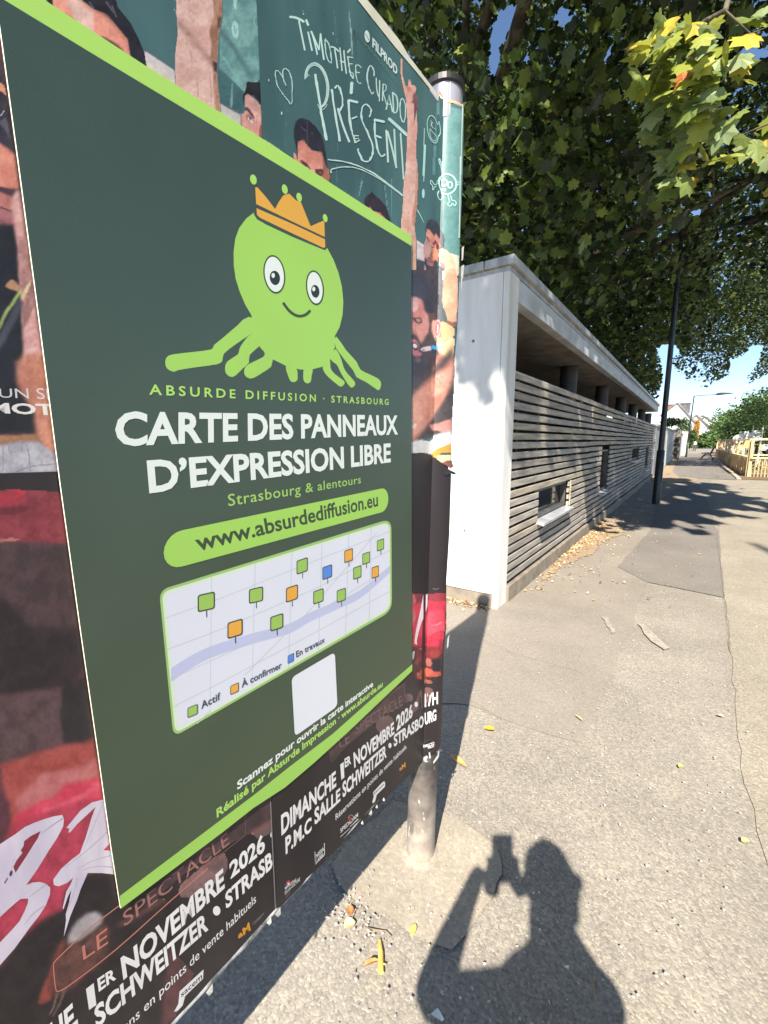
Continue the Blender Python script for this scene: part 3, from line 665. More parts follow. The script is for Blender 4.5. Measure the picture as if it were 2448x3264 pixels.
p.poly([(235,205),(165,315),(133,420),(165,530),(185,680),(205,800),(235,960),(245,1250),(258,1420),(275,1700),(300,2100),(310,2400),(560,2400),(440,1700),(330,850)], (232,184,180), (208,152,148), If, sc=12)
p.poly([(215,820),(330,820),(410,1380),(440,1700),(340,1950),(300,2000),(275,1700),(250,1300),(240,1000)], (196,146,140), (150,106,104), If, sc=30)
p.poly([(75,1440),(150,1370),(250,1460),(225,1522),(90,1472)], (190,140,106), None, If, sm=2)
p.stroke([(-80,2300),(60,2060),(170,1850),(260,1640)], 95, (78,78,88), If, sm=3); p.stroke([(-40,2040),(0,1960),(70,1800),(150,1690),(262,1512)], 20, (206,232,132), If)
p.poly([(280,1632),(270,1590),(330,1460),(400,1370),(395,1430),(300,1640)], (236,206,160), None, If)
p.poly([(110,380),(175,280),(330,280),(420,700),(470,985),(330,960),(250,840),(240,700),(150,560),(118,480)], (214,146,122), (186,118,98), Zf)
p.poly([(-300,300),(110,300),(118,480),(150,560),(240,700),(250,855),(-300,860)], (34,34,40), (26,26,31), Zf)
p.poly([(-300,858),(250,853),(290,905),(240,900),(130,905),(0,930),(-300,960)], (172,122,90), (140,96,70), Zf)
p.poly([(-300,960),(0,930),(130,903),(270,905),(330,950),(385,985),(408,1116),(0,1128),(-300,1135)], (198,193,202), (170,166,176), Zf, sc=30)
for q in ([(150,905),(155,970)], [(185,910),(205,1010),(212,1115)], [(20,930),(22,1110)], [(110,1115),(230,1075),(385,1060)], [(60,930),(66,970),(110,975)]): p.stroke(q, 7, (150,147,158), Zf)
p.text('UN SPECTACLE', (-6,590),(900,624),(880,515),(-10,528), (222,216,216), Zf, weight=.0)
p.text('MOTHEE', (-90,695),(700,726),(690,645),(-100,628), (238,234,230), Zf, weight=.03)
p.done()

# ================================================================ right class-room poster (wraps round the tube)
O2 = .0018
L2 = sheet_thing('chalkboard_poster', [(812,-420),(1080,-75),(1139,4),(1250,148),(1330,238),(1392,322),(1418,328),(1445,333),(1478,346),(1474,560),(1466,760),(1463,900),(1456,1060),(1446,1180),(1440,1330),(1437,1480),(1300,1480),(850,1440),(850,700),(835,456),(816,0)],
    (86,124,124), (66,98,100), O2, 'chalkboard poster with handwritten title, bent round the steel tube at its right edge', 'poster', group=g1, sc=5)
k = Print('printed_sunlight', L2, O2+.0003)  # sunlight on the paper round the tube, painted as a lighter teal
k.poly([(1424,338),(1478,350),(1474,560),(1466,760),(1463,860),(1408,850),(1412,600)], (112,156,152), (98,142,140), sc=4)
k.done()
p = Print('printed_board', L2, O2)
p.poly([(0,1430),(0,1500),(2,1690),(740,2200),(1600,2900),(1600,2800)], (40,70,74), None, Bf, off=None) if False else None
p.poly([(730,1640),(735,1700),(1130,1960),(1400,2150),(1400,2090),(1190,1950)], (46,80,84), None, Af)
p.poly([(735,1700),(1130,1960),(1130,2100),(735,1830)], (220,226,200), None, Af)
p.stroke([(690,1060),(860,1160),(1180,1390),(1560,1660)], 22, (48,80,86), Bf, sm=0); p.stroke([(640,1080),(860,1190),(1160,1400)], 12, (200,206,204), Bf, sm=0)
p.poly([(255,735),(430,852),(430,880),(255,765)], (58,74,84), None, Df)
# light and shade of soft paper folds, painted as paler and darker strokes
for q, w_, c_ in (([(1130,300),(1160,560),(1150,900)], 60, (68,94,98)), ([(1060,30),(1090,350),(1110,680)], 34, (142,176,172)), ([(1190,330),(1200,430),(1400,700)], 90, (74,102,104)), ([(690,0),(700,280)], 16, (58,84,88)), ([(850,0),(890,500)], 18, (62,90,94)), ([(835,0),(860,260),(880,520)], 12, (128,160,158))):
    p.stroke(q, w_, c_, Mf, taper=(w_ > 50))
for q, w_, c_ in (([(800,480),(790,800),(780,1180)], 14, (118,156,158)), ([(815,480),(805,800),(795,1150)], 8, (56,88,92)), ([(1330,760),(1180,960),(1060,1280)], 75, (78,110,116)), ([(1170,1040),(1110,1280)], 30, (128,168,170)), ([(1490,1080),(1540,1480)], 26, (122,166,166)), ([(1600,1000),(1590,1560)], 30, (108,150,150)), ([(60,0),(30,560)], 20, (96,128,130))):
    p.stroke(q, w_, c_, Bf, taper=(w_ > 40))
for q in ([(900,840),(890,1100),(830,1900),(820,2212)], ): p.stroke(q, 70, (112,158,158), Cf, taper=False)
p.poly([(990,870),(1010,870),(950,1500),(930,2212),(890,2212),(905,1500)], (70,112,116), None, Cf)
p.done()
p = Print('chalk_lettering', L2, O2+.0006)
def st(P, w, fr, n=1, j=0, c=CH, sm=4, tp=False): p.stroke(P, w, c, fr, sm=sm, n=n, jit=j, taper=tp)
st([(192,118),(260,125),(330,150),(398,190)],34,Mf); st([(325,175),(370,400),(412,605)],24,Mf); st([(460,340),(490,480),(518,612)],24,Mf); st([(432,162),(445,200),(462,240)],32,Mf,sm=0)
st([(510,330),(560,510),(595,670)],22,Mf); st([(505,330),(570,480),(622,600)],26,Mf); st([(640,365),(622,600)],16,Mf,sm=0); st([(642,365),(665,560),(692,745)],24,Mf)
st([(715,440),(765,530),(800,700),(800,795),(750,740),(712,570),(712,440)],13,Mf,2,7)
st([(790,555),(850,570),(910,625)],20,Mf); st([(850,590),(875,740),(892,870)],20,Mf); st([(925,570),(945,750),(958,910)],18,Mf); st([(985,612),(1000,780),(1022,948)],20,Mf); st([(930,760),(1000,790)],18,Mf,sm=0)
st([(1042,638),(1080,592)],26,Mf,sm=0); st([(1040,700),(1060,830),(1080,950),(1125,1022)],18,Mf,2,5); st([(1040,702),(1118,714)],14,Mf,sm=0); st([(1060,806),(1112,808)],14,Mf,sm=0); st([(1085,930),(1120,950),(1125,1022)],12,Mf)
st([(1160,820),(1158,930),(1180,1050),(1215,1095),(1238,1085)],14,Mf,2,5); st([(1160,822),(1205,828),(1240,862)],12,Mf); st([(1165,930),(1215,936)],16,Mf,sm=0)
st([(385,30),(386,34)],12,Mf,sm=0); st([(390,66),(392,84)],14,Mf,sm=0); st([(822,345),(830,380)],10,Mf,sm=0)
st([(1430,985),(1420,890),(1378,832),(1340,890),(1328,1010),(1348,1150),(1400,1248),(1422,1220)],18,Mf,2,5)
st([(1460,1015),(1468,1180),(1498,1290),(1508,1200),(1510,1050)],16,Mf); st([(1508,1200),(1505,1355)],14,Mf,sm=0)
st([(1562,1100),(1555,1230),(1552,1350)],16,Mf); st([(1562,1105),(1602,1120),(1602,1190),(1565,1230),(1595,1340),(1622,1440)],13,Mf)
st([(975,645),(990,560),(1012,660)],9,Rf,sm=0); st([(982,612),(1004,618)],6,Rf,sm=0)
st([(1012,545),(1018,660)],8,Rf,sm=0); st([(1012,545),(1035,570),(1042,620),(1035,660),(1018,665)],8,Rf); st([(1068,580),(1056,610),(1060,690),(1078,720),(1088,660),(1082,600),(1068,580)],7,Rf,2,2)
# PRESENT
for dx in (0, 14, 30):
    st([(412+dx,1035-dx),(418+dx,930),(465+dx*.6,835+dx),(555,790+dx*1.3),(650-dx*.4,845+dx),(722-dx*.7,960+dx),(762-dx,1130),(752-dx,1290),(712-dx,1400),(640,1462-dx)],12,Mf)
st([(600,1400),(630,1465),(690,1470),(740,1400)],10,Mf); st([(450,960),(480,990)],8,Mf,sm=0)
st([(556,440),(575,560),(600,700),(623,826)],17,Rf,2,3); st([(655,530),(675,680),(702,832)],14,Rf,2,3); st([(672,522),(690,505),(712,550),(716,620),(692,668)],10,Rf,2,3); st([(690,640),(720,740),(757,836)],12,Rf)
st([(772,488),(768,552)],18,Rf,sm=0); st([(752,590),(758,690),(770,770)],12,Rf,2,3); st([(756,592),(806,604)],14,Rf,sm=0); st([(772,700),(802,688)],9,Rf,sm=0); st([(772,762),(785,820),(795,842),(814,826)],8,Rf,2,4); st([(780,800),(812,800)],6,Rf,sm=0); st([(785,818),(812,815)],5,Rf,sm=0)
st([(876,690),(884,650),(858,616),(832,640),(832,710),(870,790),(894,870),(885,930),(858,952),(830,935),(806,878)],10,Rf,2,4)
st([(906,705),(908,780),(920,870),(945,920),(968,908)],10,Rf,2,3); st([(906,706),(962,718)],14,Rf,sm=0); st([(915,800),(944,812)],11,Rf,sm=0)
st([(974,768),(980,860),(985,955)],11,Rf); st([(982,775),(1010,880),(1034,988)],11,Rf); st([(1021,762),(1026,870),(1032,985)],10,Rf)
st([(990,700),(1040,745),(1096,796)],18,Rf); st([(1058,785),(1066,900),(1076,1055)],9,Rf)
st([(635,940),(740,955),(830,985),(930,1040),(1070,1148)],8,Rf,2,3); st([(652,1018),(650,1000),(700,985),(800,990),(920,1045),(1068,1152)],6,Rf,2,3)
st([(1210,640),(1130,520),(1060,380),(1012,140),(1048,50),(1130,120),(1200,240),(1265,415)],16,Af,2,9); st([(1200,240),(1195,60),(1250,0),(1350,90),(1405,260),(1420,520),(1400,850),(1320,770),(1230,660)],18,Af,2,10)
st([(1165,1045),(1168,1110)],26,Af,sm=0); st([(855,260),(862,310)],18,Af,sm=0)
p.text('FILPROD', (892,276),(1038,446),(1040,396),(893,224), (222,240,236), Rf, weight=.035)
p.ell(862,218,15,36,(216,236,230),Rf,rot=-8); p.stroke([(852,200),(866,228),(872,240)], 4, (84,118,118), Rf)
p.text('PRODUCTIONS', (850,270),(1040,503),(1040,486),(850,252), (112,150,148), Rf)
for q in ([(750,1100),(705,1170),(690,1280),(720,1480),(800,1600),(880,1600),(930,1480),(915,1330),(870,1230),(820,1130)],): p.stroke(q,10,CH2,Cf,closed=True); p.stroke([(x*.97+25,y*.96+55) for x,y in q],7,CH2,Cf,closed=True)
st([(762,1195),(775,1270),(790,1335)],11,Cf); st([(752,1295),(798,1225)],11,Cf,sm=0); st([(740,1350),(750,1490),(800,1560),(860,1570),(872,1500),(800,1420),(745,1350)],11,Cf); st([(815,1330),(858,1372)],10,Cf,sm=0)
st([(640,1340),(636,1500),(630,1660)],14,Cf); st([(650,1650),(640,1900),(625,2212)],42,Cf,c=CH2); st([(700,0),(700,250),(688,505)],40,Pf,c=CH2,tp=True); p.ell(680,752,28,98,CH2,Pf); st([(560,1090),(620,1200),(692,1345)],24,Pf,c=CH2,tp=True)
p.done()
p = Print('chalk_skull', L2, O2+.0006)
SKC = (196,246,236)
p.ell(1180,565,190,205,SKC,Pf,w=34); p.ell(1130,535,62,66,SKC,Pf,w=34); p.ell(1248,582,44,62,SKC,Pf,w=30); p.ell(1095,680,30,26,SKC,Pf); p.ell(1148,682,24,34,SKC,Pf)
for q in ([(1045,370),(1030,240),(1005,200),(990,130),(1015,105),(1040,200),(1065,110),(1105,130),(1100,220),(1108,350)], [(975,565),(900,565),(860,500),(830,490),(830,550),(870,600),(870,680),(895,660),(910,615),(975,610)], [(1370,540),(1452,510)], [(1380,590),(1452,545)], [(1205,790),(1235,920),(1200,960),(1225,1010),(1270,1000),(1290,960),(1340,1010),(1365,950),(1330,900),(1290,900),(1255,790)], [(990,740),(965,830),(985,890),(1030,880),(1060,800)], [(1060,890),(1110,850),(1110,790)]): p.stroke(q, 18, SKC, Pf)
p.done()
p = Print('printed_arm', L2, O2+.0014)
p.poly([(205,28),(238,70),(236,330),(288,530),(325,560),(332,460),(360,412),(395,480),(405,540),(460,535),(497,590),(482,680),(512,760),(516,900),(500,1100),(521,1330),(497,1600),(490,1800),(525,2212),(520,2400),(275,2400),(275,2212),(300,1800),(312,1500),(316,1200),(297,900),(288,800),(250,640),(200,400),(185,150),(188,60)], (238,190,176), (222,166,152), Cf, sc=12)
p.poly([(330,130),(560,130),(577,400),(572,750),(560,1000),(512,1200),(505,1500),(512,1800),(380,1800),(215,1480),(220,1300),(250,1100),(262,700),(275,500),(310,250)], (240,200,188), (226,176,162), Pf, sc=12)
p.poly([(0,-100),(280,-100),(255,200),(222,500),(257,760),(262,1540),(160,1642),(95,1612),(90,700),(0,640),(-80,500),(-80,0)], (236,190,172), (222,168,144), Df)
p.poly([(190,0),(265,40),(250,250),(215,500),(180,420),(150,200)], (206,154,130), (186,130,108), Df); p.poly([(100,700),(180,640),(257,760),(262,1540),(160,1642),(120,1500)], (220,178,150), (204,156,128), Df)
p.poly([(430,700),(480,690),(515,780),(512,900),(492,1050),(440,1275),(452,1000),(440,880),(370,862),(425,835)], (116,72,86), (140,92,96), Cf, sm=2); p.poly([(300,560),(400,600),(350,680),(310,620)], (224,140,136), None, Cf, sm=2)
p.poly([(530,130),(577,400),(572,750),(555,1000),(518,1140),(470,1400),(440,1330),(500,1000),(520,600)], (208,158,138), (190,136,116), Pf); p.stroke([(490,940),(540,1040),(580,1120)], 8, (50,80,84), Cf)
p.stroke([(390,1080),(365,1300),(370,1600)], 8, (206,150,140), Pf); p.stroke([(410,900),(440,780),(500,690)], 10, (212,160,148), Pf)
p.done('raised arm with a pointing finger')
p = Print('printed_face', L2, O2+.0014)
p.poly([(210,470),(300,440),(350,520),(420,600),(550,620),(590,700),(640,870),(670,1100),(560,1060),(450,980),(210,830),(205,640)], (232,164,146), (212,136,118), Bf, sc=14)
p.poly([(140,640),(165,630),(200,690),(210,830),(165,790)], (224,150,136), None, Bf, sm=2); p.poly([(625,890),(660,865),(682,910),(682,1080),(650,1095),(630,1000)], (182,116,98), None, Bf, sm=2)
p.poly([(580,680),(640,880),(650,1080),(560,1040),(575,900)], (188,118,102), None, Bf)
p.poly([(290,125),(230,135),(175,190),(155,300),(158,430),(185,560),(200,640),(212,560),(215,450),(300,470),(350,500),(390,570),(460,580),(545,630),(585,700),(630,880),(650,870),(625,640),(600,490),(560,370),(480,250),(380,160)], (52,50,60), (38,37,46), Bf, sc=30)
p.poly([(245,745),(290,755),(350,800),(400,880),(400,915),(350,860),(280,810)], (92,54,62), None, Bf, sm=3); p.poly([(325,845),(360,855),(385,890),(345,880)], (226,196,190), None, Bf, sm=2)
p.poly([(470,880),(580,880),(585,960),(540,985),(480,950)], (92,50,50), (120,70,66), Bf, sm=3); p.ell(545,935,14,9,(190,150,130),Bf); p.stroke([(350,500),(355,780)],7,(200,130,116),Bf,sm=0); p.stroke([(465,600),(495,860)],8,(216,150,128),Bf,sm=0); p.stroke([(560,640),(570,860)],9,(226,160,138),Bf,sm=0)
for q in ([(260,260),(290,280),(340,330)], [(400,330),(430,370)], [(350,180),(355,480)]): p.stroke(q, 7, (96,94,104), Bf)
p.done('frowning face with a black quiff')
p = Print('printed_head', L2, O2+.0014)
p.poly([(1235,1450),(1275,1430),(1330,1490),(1420,1510),(1480,1580),(1540,1650),(1500,1690),(1240,1500)], (238,132,120), (220,110,104), Bf)
p.poly([(1300,1195),(1335,1240),(1380,1280),(1450,1340),(1520,1430),(1560,1560),(1590,1650),(1570,1700),(1540,1650),(1480,1580),(1420,1505),(1330,1485),(1275,1425),(1235,1450),(1185,1400),(1190,1320),(1230,1260),(1280,1235)], (58,48,56), (42,36,42), Bf, sc=40)
p.done('top of a dark-haired head behind the lime edge')
p = Print('printed_man', L2, O2+.0018)
p.poly([(255,765),(430,880),(450,1290),(255,1225)], (232,218,222), (216,202,206), Df); p.stroke([(262,880),(420,975)], 9, (170,160,166), Df, sm=0)
p.poly([(1055,1085),(1160,1110),(1276,1150),(1262,1700),(1190,1500),(1180,1370),(1130,1210)], (238,228,204), (224,214,188), Df); p.stroke([(1060,1080),(1160,1090),(1270,1140)], 14, (70,120,116), Df)
p.poly([(255,1225),(445,1285),(450,1400),(420,1580),(520,1650),(600,1740),(700,1770),(740,1640),(800,1690),(940,1720),(905,2300),(85,2300),(92,1612),(160,1642),(255,1550)], (74,74,84), (56,56,66), Df, sc=20)
p.poly([(425,1570),(455,1355),(500,1500),(560,1665),(500,1620)], (206,184,176), None, Df); p.poly([(812,1445),(860,1500),(945,1500),(947,1722),(890,1715),(798,1590)], (250,246,250), None, Df)
p.poly([(760,1660),(850,1720),(830,2300),(770,2300)], (40,42,52), None, Df); p.poly([(850,1720),(935,1730),(905,2300),(840,2300)], (110,112,118), None, Df)
p.poly([(495,520),(560,515),(640,640),(750,720),(830,830),(872,960),(785,1000),(752,1100),(752,1310),(640,1400),(540,1380),(500,1330),(440,1170),(430,1000),(424,860),(470,740),(470,640)], (232,156,136), (214,132,114), Df, sc=20)
p.poly([(424,860),(470,760),(500,745),(600,880),(608,1050),(565,1170),(470,1205),(440,1100)], (208,164,154), None, Df); p.poly([(600,900),(640,1000),(645,1240),(590,1200),(560,1150),(605,1050)], (150,92,92), None, Df)
p.poly([(515,320),(600,280),(650,295),(690,350),(760,430),(880,540),(942,650),(958,760),(948,970),(900,990),(860,960),(820,830),(750,722),(640,640),(565,520),(490,520),(472,640),(464,560),(488,400)], (76,76,88), (56,56,66), Df, sc=40)
p.poly([(440,1150),(472,1215),(500,1230),(545,1170),(600,1210),(660,1290),(745,1320),(745,1640),(680,1770),(580,1700),(500,1560),(460,1360),(443,1250)], (62,62,74), (50,50,60), Df, sc=40)
p.poly([(510,1225),(560,1225),(640,1290),(655,1395),(520,1360),(505,1300)], (186,134,128), (160,104,104), Df, sm=2); p.stroke([(515,1275),(580,1280),(640,1310)], 16, (84,58,64), Df)
p.poly([(488,705),(515,705),(550,750),(572,830),(545,805),(500,740)], (84,58,66), None, Df, sm=2); p.poly([(638,838),(690,850),(790,960),(780,985),(700,920),(645,890)], (70,44,54), None, Df, sm=2)
p.poly([(485,800),(530,810),(568,880),(555,905),(500,890)], (150,100,100), None, Df, sm=2); p.poly([(500,840),(530,835),(552,880),(520,890)], (238,214,210), None, Df, sm=2); p.ell(528,858,10,14,(50,34,40),Df)
p.poly([(618,930),(700,940),(765,985),(750,1050),(700,1010),(640,980)], (96,52,66), None, Df, sm=2); p.poly([(640,985),(660,955),(690,965),(712,960),(718,1240),(690,1290),(645,1250)], (240,164,126), (226,140,104), Df, sm=2)
p.poly([(780,1000),(850,985),(930,985),(1010,1020),(1062,1090),(1130,1210),(1182,1370),(1232,1650),(1250,1800),(1240,2400),(895,2400),(930,1800),(950,1500),(870,1430),(820,1390),(770,1260),(755,1130)], (242,198,166), (230,172,144), Df, sc=14)
p.poly([(805,1190),(850,1290),(930,1330),(960,1400),(945,1500),(880,1420),(830,1300)], (206,120,130), (230,150,146), Df, sm=2); p.poly([(960,1500),(1150,1450),(1232,1700),(1240,2400),(895,2400),(930,1800)], (228,166,136), (244,194,162), Df, sc=30)
p.done('bearded man resting his face on his fist')
p = Print('printed_man', L2, O2+.0024)
p.poly([(1300,1050),(1446,1050),(1440,1385),(1300,1400)], (92,76,76), (70,60,62))
p.poly([(75,0),(640,0),(700,300),(690,700),(700,1000),(760,1060),(760,1700),(940,1860),(900,2000),(640,2300),(75,2300)], (84,70,72), (66,56,60), Ef, sc=8)
p.poly([(600,0),(780,0),(770,620),(790,1060),(700,1020),(690,980),(700,600),(680,200)], (104,104,108), (84,84,90), Ef)
p.poly([(75,530),(180,540),(330,600),(378,700),(382,800),(452,900),(482,1100),(455,1280),(400,1350),(370,1450),(310,1510),(270,1440),(210,1330),(75,1300)], (230,162,150), (214,136,124), Ef, sc=18)
p.poly([(90,560),(180,545),(250,600),(250,800),(120,850)], (236,184,180), None, Ef, sm=2)
p.poly([(75,105),(160,130),(230,88),(370,98),(480,160),(560,230),(640,360),(610,700),(560,890),(470,885),(430,870),(378,800),(372,690),(330,600),(240,540),(180,545),(130,575),(75,520)], (66,68,80), (50,52,62), Ef, sc=30)
p.poly([(460,880),(560,880),(640,980),(540,1050),(525,1300),(540,1450),(470,1300),(485,1100)], (112,84,80), (92,68,66), Ef, sm=0)
p.poly([(130,950),(200,975),(270,955),(322,990),(335,1050),(300,1090),(240,1085),(190,1050),(150,1010)], (92,60,60), (112,74,72), Ef, sm=2); p.poly([(215,995),(280,985),(312,1030),(270,1060),(225,1040)], (196,142,124), None, Ef, sm=2)
p.poly([(95,960),(125,960),(140,1150),(200,1240),(200,1290),(95,1290)], (206,136,122), None, Ef); p.stroke([(205,1080),(205,1200),(215,1310)], 14, (190,118,108), Ef); p.stroke([(215,1310),(270,1430),(310,1500)], 14, (176,106,100), Ef); p.stroke([(125,840),(140,900),(150,950)],14,(186,118,112),Ef)
p.poly([(75,1300),(150,1278),(205,1300),(250,1390),(310,1505),(390,1400),(470,1280),(520,1300),(540,1440),(520,1540),(640,1590),(700,1650),(680,1760),(620,1880),(545,2000),(540,2300),(75,2300)], (74,66,70), (60,54,60), Ef, sc=24)
p.poly([(95,1430),(180,1400),(240,1460),(275,1560),(250,1640),(320,1680),(310,1730),(200,1745),(140,1700),(118,1560)], (200,122,128), (180,100,108), Ef, sm=2); p.poly([(125,1480),(200,1470),(260,1540),(240,1620),(190,1625),(135,1570)], (60,36,42), None, Ef, sm=2)
p.poly([(145,1505),(190,1490),(232,1530),(215,1580),(165,1570)], (238,224,222), None, Ef, sm=2); p.poly([(180,1800),(260,1760),(320,1820),(240,1880)], (104,92,94), None, Ef, sm=2)
p.poly([(690,1680),(760,1740),(870,1900),(780,2010),(680,2080),(540,2150),(545,1990),(620,1880)], (200,132,116), (178,110,98), Ef)
p.poly([(745,1055),(810,1048),(1002,1180),(1012,1330),(870,1400),(800,1450),(742,1350)], (236,184,138), (222,164,120), Ef)
p.poly([(818,-20),(1022,-20),(1065,200),(1060,700),(1036,1075),(900,1085),(860,1010),(800,800),(770,620),(790,330)], (242,190,160), (228,160,128), Ef, sc=26)
p.poly([(850,1010),(950,1060),(1036,1055),(1036,1175),(950,1145),(870,1095),(835,1050)], (128,92,82), (150,108,92), Ef, sm=2)
p.poly([(530,1080),(580,1045),(640,1010),(700,1018),(745,1100),(740,1250),(700,1350),(640,1400),(610,1435),(575,1400),(530,1250)], (242,186,172), (230,164,150), Ef, sm=3)
p.poly([(600,1150),(640,1075),(690,1045),(724,1110),(705,1280),(650,1340),(605,1280)], (196,96,108), None, Ef, sm=3); p.poly([(640,1150),(680,1110),(696,1180),(675,1290),(640,1250)], (242,206,186), None, Ef, sm=3); p.ell(600,1392,11,16,(70,40,40),Ef)
p.poly([(668,1370),(742,1358),(805,1452),(870,1400),(955,1345),(1004,1400),(995,1650),(942,1800),(880,1905),(850,1880),(800,1750),(700,1660),(655,1500)], (250,218,174), (240,200,150), Ef, sm=0)
p.stroke([(742,1358),(780,1420),(805,1455)],10,(200,150,116),Ef); p.stroke([(800,1455),(870,1400)],8,(200,140,116),Ef,sm=0)
p.poly([(700,1665),(760,1710),(840,1820),(870,1900),(830,1850),(760,1760)], (240,170,116), None, Ef)
p.poly([(298,1608),(340,1572),(390,1550),(512,1542),(516,1632),(340,1643)], (240,214,224), None, Ef); p.poly([(330,1600),(388,1600),(386,1624),(330,1624)], (120,60,60), None, Ef)
p.poly([(516,1545),(560,1540),(692,1552),(692,1600),(600,1612),(516,1628)], (60,160,214), (44,140,200), Ef); p.stroke([(516,1545),(560,1538),(620,1545)],14,(20,60,150),Ef)
# lower part
p.poly([(75,600),(150,600),(900,-300),(925,200),(905,700),(870,1320),(75,1530)], (78,70,70), (58,54,56), Gf, sc=10)
p.poly([(925,-80),(905,200),(885,350),(830,480),(700,730),(600,880),(500,1020),(330,1260),(200,1430),(110,1505),(75,1505),(75,690),(150,640),(240,540),(360,420),(480,330),(640,220),(770,130),(870,-20)], (230,166,146), (210,142,122), Gf, sc=18)
p.poly([(430,700),(620,640),(800,520),(700,730),(600,880),(500,1020),(330,1260),(250,1330),(400,1000)], (206,142,122), (186,120,102), Gf, sc=30)
for q in ([(610,560),(600,700),(590,850)], [(530,310),(600,330),(650,370),(660,430)], [(460,370),(460,560),(480,750)]): p.stroke(q, 12, (196,130,114), Gf)
p.stroke([(870,0),(780,120),(640,220),(480,320),(300,480)], 14, (170,96,90), Gf)
p.poly([(430,1190),(640,1160),(750,1110),(860,1080),(868,1300),(700,1330),(620,1290),(500,1300)], (208,146,138), (176,118,112), Gf, sm=0)
p.text('AR', (84,1130),(140,1130),(140,1076),(84,1072), (236,214,206), Gf); p.text('ANT', (84,1252),(206,1255),(208,1170),(84,1170), (244,230,224), Gf, weight=.04)
p.poly([(70,1525),(200,1480),(320,1470),(450,1488),(500,1430),(550,1395),(700,1345),(866,1300),(868,1540),(700,1600),(590,1650),(480,1745),(340,1712),(70,1722)], (226,225,223), (214,212,210), Gf)
p.poly([(470,1750),(580,1655),(700,1600),(866,1530),(868,1710),(690,1710),(650,1790),(560,1805)], (230,176,88), (216,156,66), Gf); p.poly([(600,1765),(700,1745),(868,1740),(868,1845),(760,1860),(690,1900),(600,1830)], (242,224,168), (220,186,110), Gf, sc=50)
p.stroke([(650,1730),(865,1738)], 10, (120,84,50), Gf, sm=0); p.poly([(690,1895),(780,1850),(872,1842),(880,1900),(905,1952),(850,2010)], (156,106,98), (130,84,78), Gf)
p.done('close-up of a bearded man with a four-colour pen')
# pale torn border along the top and round the tube
bd = Print('paper_border', L2, O2+.0002)
PBc = (236,234,214)
bd.poly([(1080,-75),(1104,-82),(1166,0),(1215,60),(1272,132),(1300,180),(1343,237),(1377,281),(1398,308),(1394,322),(1360,275),(1322,228),(1250,144),(1180,56),(1139,4)], PBc, (222,220,196))
bd.poly([(890,818),(905,775),(930,742),(1000,765),(1040,800),(1150,815),(1250,845),(1345,900),(1350,945),(1270,895),(1150,868),(1030,862),(985,830),(930,818)], (240,196,150), (224,178,132), Cf)
bd.poly([(1352,900),(1372,905),(1370,1100),(1350,1500),(1335,2212),(1318,2212),(1335,1500)], (232,238,226), (206,216,206), Cf)
bd.poly([(1432,0),(1462,0),(1455,500),(1445,1000),(1430,1659),(1405,1659),(1425,900)], (214,236,226), (190,214,204), Pf)
bd.done()
# torn tufts at the far side of the tube
for z, r in ((1.98, .014), (1.93, .02), (1.90, .012), (1.45, .010), (.78, .016)):
    A = surf(SJ+RP*1.8, z, .002); k = MB(); k.add([A, A+bv*r+Vector((0,0,.01)), A+bv*r*.7-Vector((0,0,.03)), A-Vector((0,0,.035))], [(0,1,2,3)]); k.build('torn_tuft', mat('torn_paper', (232,228,214), (200,196,184), rough=.8, scale=30), L2)
# ================================================================ dark concert-style posters along the bottom
O3 = .0014; O4 = .0044
g2 = 'dark show posters along the bottom of the board'
BK = (50,42,45); BK2 = (36,31,34)
L3 = sheet_thing('dark_poster', [LE(px2s(-60,1508)[1]),(-60,1510),(182,1503),(860,1430),(860,2400),(863,2564),(878,2893),(560,3246),LE(px2s(560,3246)[1])], BK, BK2, O3,
    'dark red and black show poster with big white brush letters, left of the lower seam', 'poster', group=g2)
p = Print('printed_background', L3, O3)
p.poly([(-60,1572),(200,1572),(420,2890),(620,3100),(560,3240),(480,3330),(-60,3330)], (104,64,68), (80,52,56))
p.poly([(-900,285),(0,287),(180,268),(270,290),(680,300),(760,905),(300,885),(0,892),(-900,900)], (150,62,72), (124,48,58), Jf, sc=9)
p.poly([(-500,330),(0,330),(120,285),(230,280),(300,330),(200,370),(300,400),(200,450),(0,480),(-500,470)], (196,52,72), (160,52,66), Jf, sm=3)
p.poly([(-900,520),(0,500),(300,470),(400,480),(200,560),(0,580),(-900,600)], (116,44,54), None, Jf, sm=3)
p.poly([(-900,850),(0,850),(130,835),(260,860),(0,885),(-900,895)], (190,120,116), None, Jf)
p.poly([(-900,895),(0,890),(300,885),(760,905),(940,2212),(-900,2212)], (84,62,66), (66,50,54), Jf, sc=7)
p.poly([(-900,1200),(0,1480),(140,1620),(350,1870),(560,2050),(860,2212),(-900,2212)], (54,42,47), (42,34,38), Jf, sc=7)
p.poly([(-900,0),(780,0),(850,400),(700,620),(350,640),(0,690),(-900,760)], (54,42,47), (42,34,38), Kf, sc=7)
p.poly([(-900,760),(0,690),(350,640),(640,600),(700,900),(640,1180),(300,1260),(0,1380),(-900,1500)], (98,74,78), (78,58,62), Kf, sc=7)
p.poly([(620,600),(860,480),(930,1100),(830,1180),(640,1180),(600,900)], (50,44,48), (40,36,40), Kf)
p.poly([(-900,1600),(0,1380),(180,1330),(400,1255),(620,1190),(760,1165),(850,1170),(930,1128),(1030,1640),(1120,2212),(900,2500),(-900,2500)], (176,84,80), (156,66,62), Kf, sc=6)
p.poly([(420,1470),(620,1440),(840,1400),(960,1300),(1000,1520),(640,1580),(560,1690),(400,1760),(200,1880),(150,1740)], (196,118,118), (184,102,104), Kf, sc=8)
